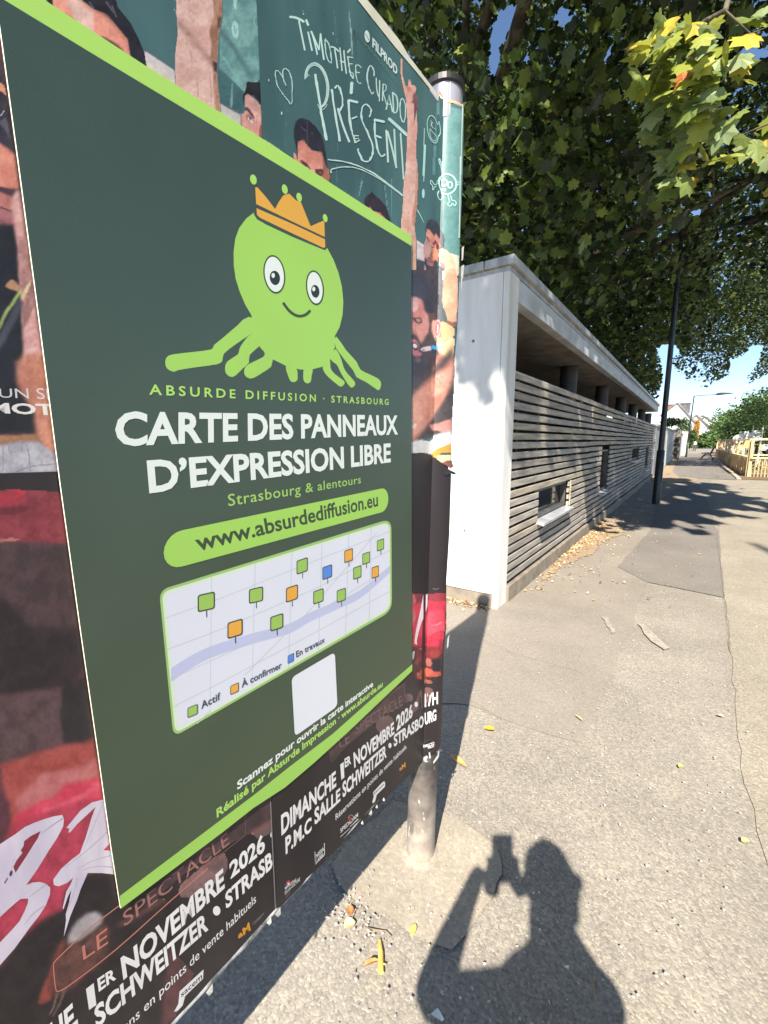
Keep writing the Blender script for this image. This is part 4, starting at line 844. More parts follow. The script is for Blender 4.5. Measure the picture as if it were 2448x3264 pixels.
p.poly([(640,1580),(760,1555),(900,1530),(980,1490),(1010,1650),(1110,2212),(1110,2400),(100,2400),(110,2100),(150,1900),(280,1810),(400,1745),(560,1705)], (222,72,100), (200,56,82), Kf, sc=8)
p.stroke([(420,1850),(640,1780),(850,1680),(1000,1570)], 60, (238,98,118), Kf)
p.poly([(-900,1500),(0,1390),(30,1600),(70,1760),(90,1900),(112,2300),(-900,2500)], (98,54,68), (78,44,54), Kf, sc=6)
p.poly([(-600,-100),(90,0),(95,150),(100,330),(0,430),(-600,900)], (96,52,66), None, Lf)
p.poly([(100,250),(500,100),(800,0),(1020,-10),(1075,430),(860,720),(640,905),(620,1075),(500,1130),(400,1190),(230,1340),(0,1400),(-600,1800),(-600,1000),(0,600)], (192,66,92), (160,52,72), Lf, sc=8)
p.poly([(860,715),(1115,725),(1190,1060),(1400,900),(1700,1000),(1500,3200),(-900,3200),(-900,2000),(0,1650),(230,1340),(400,1190),(620,1080),(640,905)], (48,40,44), (36,31,35), Lf, sc=6)
p.poly([(660,1430),(690,1300),(760,1200),(850,1125),(940,1105),(1000,1140),(990,1210),(900,1300),(780,1380),(700,1430)], (186,176,180), (168,158,162), Lf, sm=4)
p.poly([(600,1400),(540,1500),(500,1640),(470,1760),(520,1880),(560,1920),(700,1850),(860,1700),(1050,1540),(1060,1240),(900,1300),(760,1400)], (112,70,64), (76,52,52), Lf, sm=3, sc=10)
p.poly([(640,1330),(530,1560),(490,1700),(440,1800),(380,2000),(500,1960),(520,1850),(530,1640),(600,1500)], (150,72,66), (110,56,54), Lf, sm=3)
for q in ([(560,1900),(520,2050),(480,2120)], [(640,1850),(590,1990),(520,2130)], [(900,1380),(780,1500),(640,1620)]): p.stroke(q, 26, (122,92,86), Lf, taper=True)
# bokeh and light streaks right of the brush letter
p.poly([(880,2700),(960,2300),(1500,400),(1660,330),(1660,520),(1200,760),(1050,860)], (66,50,54), None, Wf) if False else None
p.poly([(1050,780),(1110,720),(1260,600),(1330,600),(1320,720),(1160,830),(1060,850)], (140,108,108), (108,84,84), Wf, sm=4)
p.poly([(1180,560),(1240,420),(1330,380),(1420,400),(1420,480),(1300,560),(1200,620)], (132,108,112), (96,74,78), Wf, sm=3); p.poly([(1480,420),(1530,380),(1590,400),(1590,470),(1500,500)], (112,92,94), None, Wf, sm=4)
p.poly([(1480,300),(1660,180),(1660,380),(1300,560),(1100,700),(860,900),(860,830),(1000,700)], (84,62,66), (62,48,52), Wf, sc=10)
p.stroke([(700,1010),(1000,830),(1300,600),(1600,395)], 7, (186,120,108), Wf)
p.done()
WB = (226,216,230); WB2 = (204,194,214)
p = Print('brush_lettering', L3, O3+.0009)
p.poly([(-500,720),(0,428),(150,330),(240,262),(330,222),(440,182),(520,158),(608,142),(628,178),(620,255),(560,370),(480,490),(370,670),(255,835),(320,808),(390,802),(452,822),(492,860),(488,930),(450,1030),(380,1140),(300,1240),(220,1350),(140,1460),(60,1550),(0,1620),(-500,2100),(-500,1700),(0,1395),(110,1280),(190,1190),(240,1090),(272,1010),(275,965),(200,970),(150,1010),(90,1062),(0,1145),(-500,1500)], WB, WB2, Lf, sc=24)
p.poly([(235,400),(300,350),(398,300),(370,370),(250,560),(150,712),(128,655),(160,590),(218,515),(200,492),(228,450)], (160,48,72), (130,44,62), Lf)
p.stroke([(370,395),(320,460)], 12, WB, Lf, sm=0); p.ell(105,718,15,30,(96,56,90),Lf,rot=15); p.stroke([(72,765),(42,815)],12,(96,56,90),Lf,sm=0)
p.stroke([(620,175),(520,240),(400,330)], 18, (186,178,192), Lf, taper=True); p.stroke([(450,830),(380,880),(290,950)], 16, (188,180,196), Lf, taper=True); p.stroke([(430,1040),(320,1120),(240,1220)], 14, (190,180,198), Lf, taper=True)
p.poly([(1024,-10),(1000,-6),(900,20),(790,100),(720,185),(650,270),(680,275),(672,320),(690,312),(760,230),(940,62),(900,170),(840,370),(785,520),(700,585),(600,672),(522,780),(528,832),(575,846),(660,812),(720,760),(690,830),(650,900),(615,1060),(622,1075),(665,950),(700,880),(680,1000),(645,1120),(648,1180),(625,1345),(640,1300),(690,1140),(755,985),(790,880),(862,714),(1000,715),(1118,728),(1100,560),(1090,495),(1015,490),(1075,430),(1050,280)], WB, WB2, Lf, sc=26)
for q, w_ in (([(1060,300),(960,400),(820,520),(640,660)], 14), ([(1100,540),(900,600),(760,680)], 10), ([(1110,660),(950,650),(800,690)], 12), ([(760,760),(720,920),(650,1120)], 8), ([(1000,60),(900,300),(820,480)], 8)): p.stroke(q, w_, (186,178,196), Lf, taper=True)
p.done()
OUT = (206,132,116); OUT2 = (112,86,88)
p = Print('show_lettering', L3, O3+.0009)
p.stroke([(698,893),(520,1030),(350,1190),(318,1225),(312,1255),(325,1380),(345,1394),(420,1350),(680,1150),(1000,865),(1220,675)], 6, OUT, Wf, sm=3)
p.stroke([(1220,675),(1300,590),(1420,495),(1437,470),(1440,345)], 5, OUT2, Wf, sm=3)
p.text('LE', (488,1213),(632,1115),(627,1020),(478,1132), OUT, Wf)
p.text('SPECTACLE', (728,1018),(1345,532),(1330,462),(716,935), (172,120,112), Wf)
WT = (244,242,240)
p.text('DIMANCHE', (-250,2260),(440,1600),(424,1464),(-262,2110), WT, Wf, weight=.034)
p.text('1', (520,1500),(563,1470),(548,1350),(503,1385), WT, Wf, weight=.034); p.text('ER', (578,1397),(680,1320),(672,1255),(568,1325), WT, Wf, weight=.03)
p.text('NOVEMBRE', (722,1325),(1318,785),(1308,675),(705,1205), WT, Wf, weight=.034); p.text('2026', (1352,735),(1556,565),(1546,470),(1342,650), WT, Wf, weight=.034)
p.poly([(1585,478),(1592,455),(1597,462),(1598,492),(1588,494)], WT, None, Wf)
p.text('P.M.C SALLE', (-400,2470),(470,1690),(455,1560),(-410,2330), WT, Wf, weight=.034)
p.text('SCHWEITZER', (563,1612),(1222,1030),(1208,930),(548,1495), WT, Wf, weight=.034); p.ell(1270,924,22,28,WT,Wf); p.text('STRASB', (1325,912),(1600,665),(1592,572),(1318,822), WT, Wf, weight=.034)
p.text('Réservations en points de vente habituels', (395,1965),(1502,872),(1498,822),(390,1905), WT, Wf, weight=.004)
p.poly([(1052,1398),(1193,1268),(1190,1322),(1085,1425),(1070,1480),(1040,1512),(1020,1516),(1045,1470)], (240,240,240), None, Wf); p.text('sacem', (1062,1432),(1184,1322),(1184,1284),(1058,1404), (40,38,44), Wf, weight=.015)
p.text('aM', (1398,1088),(1470,1036),(1460,990),(1392,1060), (236,160,50), Wf, weight=.03)
for q in ([(1480,1000),(1550,935)], [(1482,1008),(1530,965)], [(1490,992),(1545,945)]): p.stroke(q, 3, (120,116,118), Wf, sm=0)
p.done()
p = Print('paper_edge', L3, O3+.0002)
p.poly([(860,2400),(863,2564),(878,2893),(875,2897),(859,2566),(857,2400)], (150,144,146))
p.done()

L4 = sheet_thing('dark_poster', [(1300,1446),(1320,1444),(1345,1445),(1367,1450),(1390,1461),(1410,1476),(1430,1496),(1436,1513),(1430,1700),(1421,1850),(1420,2000),(1413,2062),(1409,2200),(1404,2361),(1396,2392),(1378,2402),(1353,2414),(1330,2430),(1298,2470),(1197,2571),(1060,2713),(900,2876),(878,2893),(863,2564),(860,2400),(1290,2100)],
    BK, BK2, O4, 'black and red show poster bent round the tube, right of the lower seam', 'poster', group=g2)
p = Print('printed_background', L4, O4)
p.poly([(80,142),(300,150),(519,132),(512,540),(492,700),(488,790),(300,790),(90,770)], (212,62,86), (180,50,70), Nf, sc=9)
p.poly([(80,142),(300,150),(519,132),(519,230),(420,250),(300,230),(150,280),(80,260)], (150,56,68), (110,48,56), Nf); p.poly([(85,160),(140,170),(150,260),(110,300),(160,400),(120,520),(85,520)], (206,110,110), None, Nf, sm=2)
p.poly([(300,380),(460,330),(512,420),(500,560),(330,640),(200,620),(230,480)], (236,84,102), (220,68,90), Nf, sm=2); p.stroke([(360,520),(420,515),(470,480)], 18, (244,120,132), Nf)
p.stroke([(350,700),(370,640),(440,600),(495,605)], 8, (130,40,54), Nf)
p.poly([(90,770),(300,790),(488,790),(470,1000),(465,1120),(150,1180),(95,1000)], (96,50,54), (66,42,46), Nf)
p.poly([(160,790),(300,770),(470,790),(440,880),(260,940),(160,920)], (140,48,58), (110,44,52), Nf, sm=2)
p.poly([(365,920),(455,915),(450,1060),(370,1060)], (46,42,50), None, Nf)
for cx, cy, rx, ry, c_ in ((390,848,18,20,(226,120,92)), (325,955,34,52,(178,104,92)), (300,1070,90,46,(206,92,72)), (230,1110,66,48,(186,84,68)), (400,1095,66,30,(178,82,70)), (250,1180,30,34,(206,140,128)), (320,1180,56,30,(160,90,80)), (210,800,22,12,(190,96,92)), (88,1370,36,56,(128,100,104)), (170,950,24,40,(132,76,78)), (180,1095,16,20,(170,120,116)), (390,860,50,44,(150,62,58))):
    p.ell(cx, cy, rx, ry, c_, Nf, rot=random.uniform(-20, 20))
p.poly([(190,1300),(240,1250),(330,1240),(390,1300),(330,1420),(200,1500),(110,1560),(60,1500),(150,1400)], (120,86,86), (92,66,68), Nf, sm=2)
p.ell(1090,262,34,58,(150,124,124),Vf,rot=8); p.ell(1170,290,26,36,(120,98,98),Vf)
p.poly([(640,420),(900,280),(1150,180),(1180,320),(1000,420),(760,620),(600,760),(540,640)], (88,66,68), (66,50,54), Vf, sc=8)
p.poly([(930,480),(1010,420),(1070,450),(1060,520),(960,560)], (116,90,90), None, Vf, sm=3)
for q in ([(290,1170),(600,940)], [(480,1370),(560,1320)], [(300,1590),(360,1555)], [(1010,860),(1130,770)], [(900,560),(1100,420)]): p.stroke(q, 5, (84,78,82), Vf, sm=0, taper=True)
p.done()
p = Print('brush_stroke', L4, O4+.0009)
p.poly([(240,165),(262,150),(290,147),(314,160),(317,185),(300,260),(262,380),(215,500),(185,610),(165,700),(168,755),(140,738),(138,700),(152,600),(178,470),(210,330),(230,220)], (246,236,240), (232,216,224), Nf)
p.poly([(98,850),(118,832),(141,822),(132,900),(118,930),(104,925)], (206,200,200), None, Nf); p.stroke([(375,90),(405,98),(440,88)], 7, (120,116,116), Nf)
p.done()
p = Print('show_lettering', L4, O4+.0009)
p.stroke([(1150,185),(1152,270),(1140,300),(850,500),(620,750),(600,762),(590,745),(588,640),(600,615),(680,545)], 4, OUT2, Vf, sm=2); p.stroke([(820,430),(1000,300),(1150,185)], 4, OUT2, Vf, sm=0)
p.text('LE', (663,668),(738,625),(732,540),(652,608), (132,100,98), Vf); p.text('SPECTACLE', (780,565),(1140,345),(1128,270),(772,490), (126,96,96), Vf)
p.text('DIMANCHE', (220,1322),(634,950),(630,840),(216,1178), WT, Vf, weight=.034)
p.text('1', (672,903),(695,885),(690,775),(664,795), WT, Vf, weight=.034); p.text('ER', (699,815),(746,783),(742,722),(696,752), WT, Vf, weight=.035)
p.text('NOVEMBRE', (770,815),(1074,558),(1070,472),(763,708), WT, Vf, weight=.034); p.text('2026', (1090,538),(1212,428),(1210,336),(1087,432), WT, Vf, weight=.034); p.ell(1239,340,13,20,WT,Vf)
p.text('17H', (1320,356),(1412,330),(1412,244),(1317,264), WT, Vf, weight=.034, flat=True)
p.text('P.M.C', (252,1465),(447,1285),(446,1185),(248,1345), WT, Vf, weight=.034); p.text('SALLE', (470,1245),(665,1062),(664,968),(468,1130), WT, Vf, weight=.034)
p.text('SCHWEITZER', (683,1040),(1014,732),(1012,642),(680,932), WT, Vf, weight=.034); p.ell(1040,650,12,20,WT,Vf)
p.text('STRASBO', (1070,658),(1298,498),(1297,414),(1068,575), WT, Vf, weight=.034); p.text('URG', (1321,490),(1400,452),(1400,374),(1320,406), WT, Vf, weight=.034, flat=True)
p.text('Réservations en points de vente habituels.', (630,1213),(1168,668),(1166,632),(628,1168), WT, Vf, weight=.006)
p.poly([(912,1003),(975,935),(996,918),(1004,932),(1002,960),(940,1022),(928,1070),(912,1086),(906,1074),(918,1035)], (238,238,238), None, Vf); p.text('sacem', (918,1022),(994,950),(994,928),(916,1000), (60,58,62), Vf, weight=.01)
p.text('SPEDIDAM', (666,1308),(798,1185),(798,1153),(664,1278), WT, Vf, weight=.01); p.stroke([(665,1338),(735,1275)], 3, WT, Vf, sm=0); p.stroke([(738,1262),(800,1200)], 3, WT, Vf, sm=0); p.stroke([(745,1255),(800,1206)], 3, WT, Vf, sm=0)
p.stroke([(722,1195),(745,1172),(765,1185)], 5, (170,160,160), Vf); p.ell(738,1205,14,16,(170,60,60),Vf)
p.stroke([(472,1450),(475,1546),(546,1470),(543,1385)], 4, WT, Vf, sm=0); p.text('NISSA', (480,1500),(541,1440),(540,1408),(479,1470), WT, Vf, weight=.015); p.text('LABEL', (481,1540),(541,1480),(541,1450),(480,1508), WT, Vf, weight=.015)
p.ell(270,1682,14,20,(206,70,60),Vf,rot=30); p.ell(256,1700,10,12,(60,80,170),Vf); p.ell(272,1690,7,9,WT,Vf)
p.text('MINISTÈRE', (246,1736),(332,1668),(330,1648),(245,1716), WT, Vf, weight=.01); p.text('DE LA CULTURE', (246,1770),(360,1665),(358,1640),(245,1748), WT, Vf, weight=.01)
for i in range(4): p.stroke([(248,1762+i*9+10),(285-i*2,1734+i*10+10)], 2.2, (120,118,120), Vf, sm=0)
p.ell(333,1930,62,72,(86,78,82),Nf,w=4); p.text('DIRECTO', (262,1952),(386,1912),(384,1880),(261,1922), WT, Nf, weight=.02); p.text('PROD', (318,1968),(384,1940),(384,1910),(318,1938), WT, Nf, weight=.02)
p.text('aM', (1112,842),(1158,812),(1156,775),(1110,812), (230,160,60), Vf, weight=.02)
p.poly([(396,2005),(440,1965),(474,1975),(470,1995),(430,2010)], (110,106,112), None, Nf)
p.done()
k = Print('torn_paper', L4, O4+.0014)
k.poly([(268,2072),(300,2045),(318,2060),(300,2100),(320,2120),(290,2125),(270,2105)], (206,204,206), None, Nf); k.poly([(325,2010),(340,2005),(350,2075),(330,2080)], (200,198,200), None, Nf)
k.poly([(372,2120),(400,2070),(420,2040),(425,1995),(438,1990),(432,2060),(400,2110),(378,2140)], (216,214,216), None, Nf)
k.done()
# curl of black paper standing off the tube
def onray(px, py, s_off):
    s, z = px2s(min(px, 1470), py); P = surf(s, z, .001); d = ray(px, py); t = (P-CAM).dot(FW)/d.dot(FW); return CAM+d*(t-s_off)
cu = [(1396,1466,0),(1412,1480,.004),(1430,1496,.010),(1455,1508,.020),(1449,1513,.022),(1434,1509,.014),(1420,1516,.008),(1408,1500,.002)]
k = MB(); k.add([onray(x, y, o) for x, y, o in cu], [tuple(range(len(cu)))]); k.build('curled_corner', ink(BK, BK2), L4)
for px, py, w_ in ((1192,2571,7),(1170,2592,12),(1146,2622,6),(872,2912,12),(846,2938,9),(652,3160,11),(1215,2548,6)):
    s, z = px2s(px, py); A = surf(s, z, .004); e = w_*.0008; k = MB()
    k.add([A, A+bv*e*1.6+Vector((0,0,.004)), A+bv*e*1.3-Vector((0,0,e*.9))+bn*.004, A+bv*e*.3-Vector((0,0,e*.5))+bn*.006], [(0,1,2,3)])
    k.build('paper_scrap', mat('torn_scrap', (196,194,188), (140,138,134), rough=.8, scale=30), board)

# ================================================================ green map poster (stiff sheet in front)
O5 = .0085
GRN = (78,98,92); GRN2 = (72,92,80)
edge = [(-36,-95),(0,146),(54,542),(115,1000),(185,1542),(249,2000),(306.5,2400),(347,2693),(377,2885),(697,2648),(800,2568),(900,2504),(992,2427),(1100,2330),(1306,2136),(1305,1900),(1304,1500),(1303,1100),(1302,754),(835,454),(467,228),(146,22)]
P5 = empty('map_poster', surf(*px2s(700,1500), O5), 'large stiff green poster with a smiling crowned octopus logo and a map of display boards', 'poster')
def greenmat():
    m = bpy.data.materials.new('green_print'); m.use_nodes = True; t = m.node_tree; n = t.nodes; L = t.links; bs = n['Principled BSDF']
    bs.inputs['Roughness'].default_value = .42; bs.inputs['Specular IOR Level'].default_value = .6
    g = n.new('ShaderNodeNewGeometry'); sp = n.new('ShaderNodeSeparateXYZ'); L.new(g.outputs['Position'], sp.inputs[0])
    mr = n.new('ShaderNodeMapRange'); mr.inputs[1].default_value = .7; mr.inputs[2].default_value = 1.9; L.new(sp.outputs[2], mr.inputs[0])
    r = n.new('ShaderNodeValToRGB'); r.color_ramp.elements[0].color = tuple(x*.66 for x in lin((76,92,68))[:3])+(1,); r.color_ramp.elements[1].color = tuple(x*.66 for x in lin((66,87,80))[:3])+(1,)
    L.new(mr.outputs[0], r.inputs[0]); L.new(r.outputs[0], bs.inputs['Base Color'])
    no = n.new('ShaderNodeTexNoise'); no.inputs['Scale'].default_value = 420; L.new(g.outputs['Position'], no.inputs[0])
    bp = n.new('ShaderNodeBump'); bp.inputs['Distance'].default_value = .00012; L.new(no.outputs[0], bp.inputs['Height'])
    nb = n.new('ShaderNodeTexNoise'); nb.inputs['Scale'].default_value = 2.6; nb.inputs['Detail'].default_value = 2; L.new(g.outputs['Position'], nb.inputs[0])
    b2 = n.new('ShaderNodeBump'); b2.inputs['Distance'].default_value = .012; L.new(nb.outputs[0], b2.inputs['Height']); L.new(b2.outputs[0], bp.inputs['Normal']); L.new(bp.outputs[0], bs.inputs['Normal'])
    return m
GM = greenmat(); EDG = mat('poster_edge', (236,240,214), None, rough=.5, scale=5)
sz = [px2s(*q) for q in edge]; N_ = len(sz)
fr_ = [surf(s, z, O5) for s, z in sz]; bk_ = [surf(s, z, O5-.0032) for s, z in sz]
tri = geometry.tessellate_polygon([[Vector((s, z, 0)) for s, z in sz]])
o = mk('stiff_sheet', fr_+bk_, [tuple(t) for t in tri]+[(i, (i+1) % N_, N_+(i+1) % N_, N_+i) for i in range(N_)], [GM, EDG], None, [0]*len(tri)+[1]*N_)
bm = bmesh.new(); bm.from_mesh(o.data)
for f in bm.faces:
    if f.material_index == 0 and f.normal.dot(CAM-f.calc_center_median()) < 0: f.normal_flip()
bm.to_mesh(o.data); bm.free(); under(o, P5)
def gi(c, c2=None): return mat('smooth_print', c, c2 or tuple(int(x*.985) for x in c), rough=.42, spec=.45, scale=5, k=PF)
LIME = gi((182,230,112)); LIME2 = gi((172,222,102)); DKG = gi((66,84,62)); ORG = gi((240,180,78)); WHT = gi((240,248,240)); LAV = gi((232,234,246)); GRL = gi((168,218,100))
p = Print('lime_border', P5, O5)
p.poly([(-36,-95),(146,22),(467,228),(835,454),(1302,754),(1303,787),(900,545),(325,206),(0,11),(-22,-2)], LIME); p.flush()
p.poly([(374,2845),(800,2528),(920,2434),(1053,2334),(1180,2222),(1307,2114),(1306,2136),(1100,2330),(992,2427),(900,2504),(800,2568),(697,2648),(377,2885)], GRL)
p.done()
p = Print('octopus_logo', P5, O5+.0002)
OB = p.base
for q in ([(470,850),(410,895),(340,955),(285,1000),(272,1022),(180,1035),(70,1048),(38,1062),(28,1090),(38,1122),(72,1139),(100,1130),(200,1114),(300,1100),(330,1082),(338,1045),(400,995),(492,935),(560,900)],
          [(492,935),(440,985),(420,1020),(412,1048),(360,1082),(345,1110),(348,1145),(372,1165),(398,1160),(440,1120),(470,1092),(475,1050),(525,1005),(560,960)],
          [(525,1000),(552,1035),(545,1062),(470,1098),(447,1125),(448,1155),(470,1173),(498,1170),(540,1145),(588,1112),(598,1073),(640,1040)],
          [(664,1100),(680,1165),(692,1188),(710,1193),(726,1182),(728,1160),(720,1115)], [(765,1115),(758,1160),(762,1188),(780,1200),(798,1190),(802,1160),(808,1115)],
          [(862,1100),(868,1138),(895,1170),(935,1203),(958,1217),(976,1202),(972,1185),(925,1150),(902,1118),(898,1068)],
          [(898,1068),(935,1100),(955,1140),(982,1185),(1010,1221),(1030,1212),(1030,1190),(990,1145),(972,1115),(960,1075),(930,1018)],
          [(932,952),(985,1025),(1040,1085),(1062,1128),(1110,1152),(1160,1178),(1171,1205),(1160,1235),(1140,1226),(1090,1192),(1040,1166),(1022,1130),(930,1012)]):
    p.poly(q, LIME2, None, Sf, sm=2, off=OB+.00005)
p.poly([(500,300),(455,335),(418,385),(398,440),(389,510),(390,580),(400,650),(422,720),(450,785),(485,845),(480,920),(520,1000),(555,1030),(600,1075),(668,1108),(740,1127),(800,1127),(866,1110),(900,1075),(925,1010),(925,950),(950,905),(966,840),(970,770),(962,690),(945,620),(918,550),(880,480),(700,380)], LIME2, None, Sf, off=OB+.0001)
p.poly([(496,262),(496,312),(512,338),(560,365),(700,430),(872,500),(884,488),(886,452),(872,425),(860,345),(800,360),(700,215),(505,165)], GM, None, Sf, off=OB+.00015)
p.poly([(503,170),(514,170),(560,222),(608,284),(628,246),(652,212),(682,203),(700,220),(718,238),(744,246),(770,310),(796,374),(828,360),(860,346),(869,350),(871,430),(700,350),(508,258)], ORG, None, Sf, off=OB+.0002)
p.poly([(510,280),(700,362),(872,442),(874,482),(866,488),(700,412),(528,330),(512,314)], ORG, None, Sf, off=OB+.0002)
p.base = OB+.00025
for q in ((493,130,17,27),(659,180,15,26),(735,222,14,24),(873,331,12,22)): p.ell(*q, LIME, Sf, rot=-14)
for cx, cy, a, b, mt, rt in ((604,627,57,102,DKG,-8),(604,627,50,93,WHT,-8),(607,646,27,38,gi((44,58,58)),-8),(598,633,9,13,WHT,0),(819,697,47,92,DKG,-7),(819,697,40,83,WHT,-7),(821,716,22,34,gi((44,58,58)),-7),(813,704,8,12,WHT,0)): p.ell(cx, cy, a, b, mt, Sf, rot=rt, n=36)
p.stroke([(652,778),(680,815),(710,838),(740,846),(770,838),(793,818)], 14, DKG, Sf)
p.done()
p = Print('title_lettering', P5, O5+.0002)
p.text('ABSURDE DIFFUSION · STRASBOURG', (466,1258.5),(1229.5,1291),(1229.5,1273),(465,1226), LIME, None, weight=.02, space=1.45)
p.text('CARTE DES PANNEAUX', (96,197),(1592,137),(1590,43),(96,24), WHT, Tf, weight=.032)
p.text('D’EXPRESSION LIBRE', (276,443),(1554,283),(1553,189),(262,281), WHT, Tf, weight=.032)
p.text('Strasbourg & alentours', (694,518),(1396,397),(1395,356),(689,455), gi((168,212,110)), Tf, weight=.008, space=1.08)
p.text('Scannez pour ouvrir la carte interactive', (548,1033),(1347,430),(1346,398),(546,986), WHT, Uf, weight=.03)
p.text('Réalisé par Absurde Impression · www.absurde.eu', (428,1196),(1404,431),(1402,400),(425,1147), LIME, Uf, weight=.03)
p.done()
fx = lambda q, fr: [(fr[0]+x/fr[2], fr[1]+y/fr[2]) for x, y in q]
p = Print('web_address_banner', P5, O5+.0002)
q = fx([(352,664),(1541,418),(1541,541),(352,860)], Tf)
def pill(q, n=10):
    A, B, C, D = [Vector(x) for x in q]; out = []
    Q = [px2s(*x) for x in q]; H = Q[0][1]-Q[3][1]; Wd = Q[1][0]-Q[0][0]; r = H/2/Wd
    for k in range(n+1): a = math.pi/2+math.pi*k/n; out.append((r+r*math.cos(a), .5+.5*math.sin(a)))
    for k in range(n+1): a = -math.pi/2+math.pi*k/n; out.append((1-r+r*math.cos(a), .5+.5*math.sin(a)))
    res = []
    for u, w in out:
        s = Q2([Q[3], Q[2], Q[1], Q[0]], u, w); res.append(pix(surf(s[0], s[1], 0)))
    return res
p.poly(pill(q), LIME2)
p.text('www.absurdediffusion.eu', (531,753),(1487,516),(1484,446),(508,668), DKG, Tf, weight=.022)
p.done()
p = Print('map_panel', P5, O5+.0002)
Bq = [(497.7,1877.5),(1238.5,1651.4),(1241,1944.6),(543.3,2343)]
p.poly(rquad(Bq, 34), gi((164,206,122)))
iq = [(506,1884),(1234,1661),(1236,1939),(549,2332)]; p.poly(rquad(iq, 28), gi((226,240,216))); p.poly(rquad([(518,1890),(1228,1669),(1230,1932),(560,2318)], 24), LAV)
riv = [(1235,1812),(1144,1888),(1078,1921),(975,1966),(911,2001),(797,2031),(667,2072),(591,2110),(536,2147)]
wd = [24,26,27,30,32,34,38,42,46]; P_ = catmull(riv, 4, False); top = []; bot = []
for i, (x, y) in enumerate(P_):
    w_ = np.interp(i/len(P_)*8, range(9), wd)/2; top.append((x, y-w_)); bot.append((x, y+w_))
p.poly(top+bot[::-1], gi((202,206,238)))
GL = gi((206,212,216))
for a in ([(665,1834),(660,2262)], [(804,1793),(794,2182)], [(921,1758),(910,2127)], [(1017,1730),(1006,2070)], [(1102,1702),(1092,2022)], [(1174,1680),(1168,1975)], [(512,1968),(690,1905),(970,1795),(1233,1693)], [(522,2066),(700,2000),(1000,1872),(1234,1752)], [(530,2160),(800,2040),(1040,1925),(1234,1810)], [(543,2247),(660,2188),(1000,2010),(1238,1880)], [(770,2148),(900,2018),(960,1962),(1192,1697)], [(620,2300),(660,2260)]):
    p.stroke(a, 2.2, GL, sm=0)
p.done()
p = Print('map_pin', P5, O5+.0003)
cG, cO, cB = gi((164,206,100)), gi((244,178,76)), gi((92,146,234)); OUTL = gi((74,84,72))
def pin(cx, cy, w, h, mt, fr, sl=.26, stick=True):
    p.flush()
    cx, cy, w, h = fr[0]+cx/fr[2], fr[1]+cy/fr[2], w/fr[2]/2, h/fr[2]/2
    sl = sl
    if stick: p.stroke([(cx+1, cy+h*.9), (cx+1.6, cy+h*1.75)], max(2.4, w*.13), OUTL, sm=0)
    qq = lambda f: [(cx-w*f, cy-h*f+w*f*sl), (cx+w*f, cy-h*f-w*f*sl), (cx+w*f, cy+h*f-w*f*sl), (cx-w*f, cy+h*f+w*f*sl)]
    p.poly(rquad(qq(1), w*.35), OUTL); p.poly(rquad(qq(.84), w*.26), mt)
for a in ((577,1020,92,92,cG),(840,985,76,78,cG),(1030,977,64,78,cO),(1084,832,60,74,cG),(1217,865,52,68,cB),(1330,778,46,66,cO),(1423,792,41,60,cG),(1499,722,38,58,cG),(1170,992,55,70,cG),(1291,987,48,66,cG),(1376,867,44,64,cG),(1471,865,38,60,cO)): pin(*a, Tf, sl=.22 if a[0] < 900 else .34)
pin(533,92,90,96,cO,Uf,sl=.3); pin(778,55,77,86,cG,Uf,sl=.32)
pin(284,571,60,60,cG,Uf,sl=.42,stick=False); pin(530,442,50,54,cO,Uf,sl=.46,stick=False); pin(861,266,37,48,cB,Uf,sl=.5,stick=False)
DT = gi((70,84,96))
p.text('Actif', (335,560),(447,503),(445,462),(332,517), DT, Uf, weight=.018, space=1.05); p.text('À confirmer', (572,436),(808,320),(806,284),(570,397), DT, Uf, weight=.018); p.text('En travaux', (893,261),(1062,170),(1060,138),(891,226), DT, Uf, weight=.018)
p.done()
p = Print('white_code_card', P5, O5+.0002); p.poly(rquad(fx([(865,378),(1120,230),(1136,547),(885,722)], Uf), 16), gi((238,240,248))); p.done()
# ================================================================ street beyond
Zp = lambda x, y: (2080+x/4.508, 1260+y/4.508)
w_garden = empty('garden_wall', (Xw, 23, 0), 'low white rendered wall running on beyond the slatted building', 'wall')
k = MB(); k.box((Xw-.25, 22.6, 0), (Xw, 38.0, 2.06)); k.build('wall_panel', mat('white_wall_render', (208,206,200), (188,186,182), rough=.85, scale=1.5), w_garden)
k = MB(); k.box((Xw-.29, 22.56, 2.063), (Xw+.04, 38.04, 2.13)); k.build('wall_cap', M_COPE, w_garden, bevel=.005)
for i in range(6):
    k = MB(); k.box((Xw+.001, 23.6+i*2.4, .1), (Xw+.012, 23.63+i*2.4, 2.0)); k.build('joint_strip', M_FASC, w_garden)
gp = empty('gate_pier', (-1.05, 39, 0), 'grey stone gate pier with a dark door set beside the white wall', 'gate pier')
k = MB(); k.box((Xw-.2, 38.2, 0), (-.86, 40.5, 2.25)); k.build('pier', mat('grey_stone_pier', (140,134,126), (104,100,94), rough=.9, scale=3, bump=.003), gp, bevel=.01)
k = MB(); k.box((-1.16, 38.17, .1), (-.95, 38.19, 1.7)); k.build('door', mat('dark_door', (62,58,56), None, rough=.5), gp)
w2 = empty('white_wall', (-1.0, 46, 0), 'far white wall with a stepped top beyond the gate pier', 'wall')
k = MB(); k.box((-1.3, 40.7, 0), (-.98, 52, 2.0)); k.build('wall_panel', mat('white_wall_render2', (222,222,214), (206,206,198), rough=.8, scale=1), w2)
k = MB(); k.box((-1.34, 40.66, 2.003), (-.94, 52.04, 2.08)); k.build('wall_cap', M_FASC, w2)
k = MB(); k.box((-1.25, 52.3, 0), (-.6, 70, 2.3)); tag(k.build('boundary_wall', mat('pale_boundary', (226,222,190), (208,204,176), rough=.8, scale=1)), 'pale yellow-white boundary wall in front of the gabled houses', 'wall')
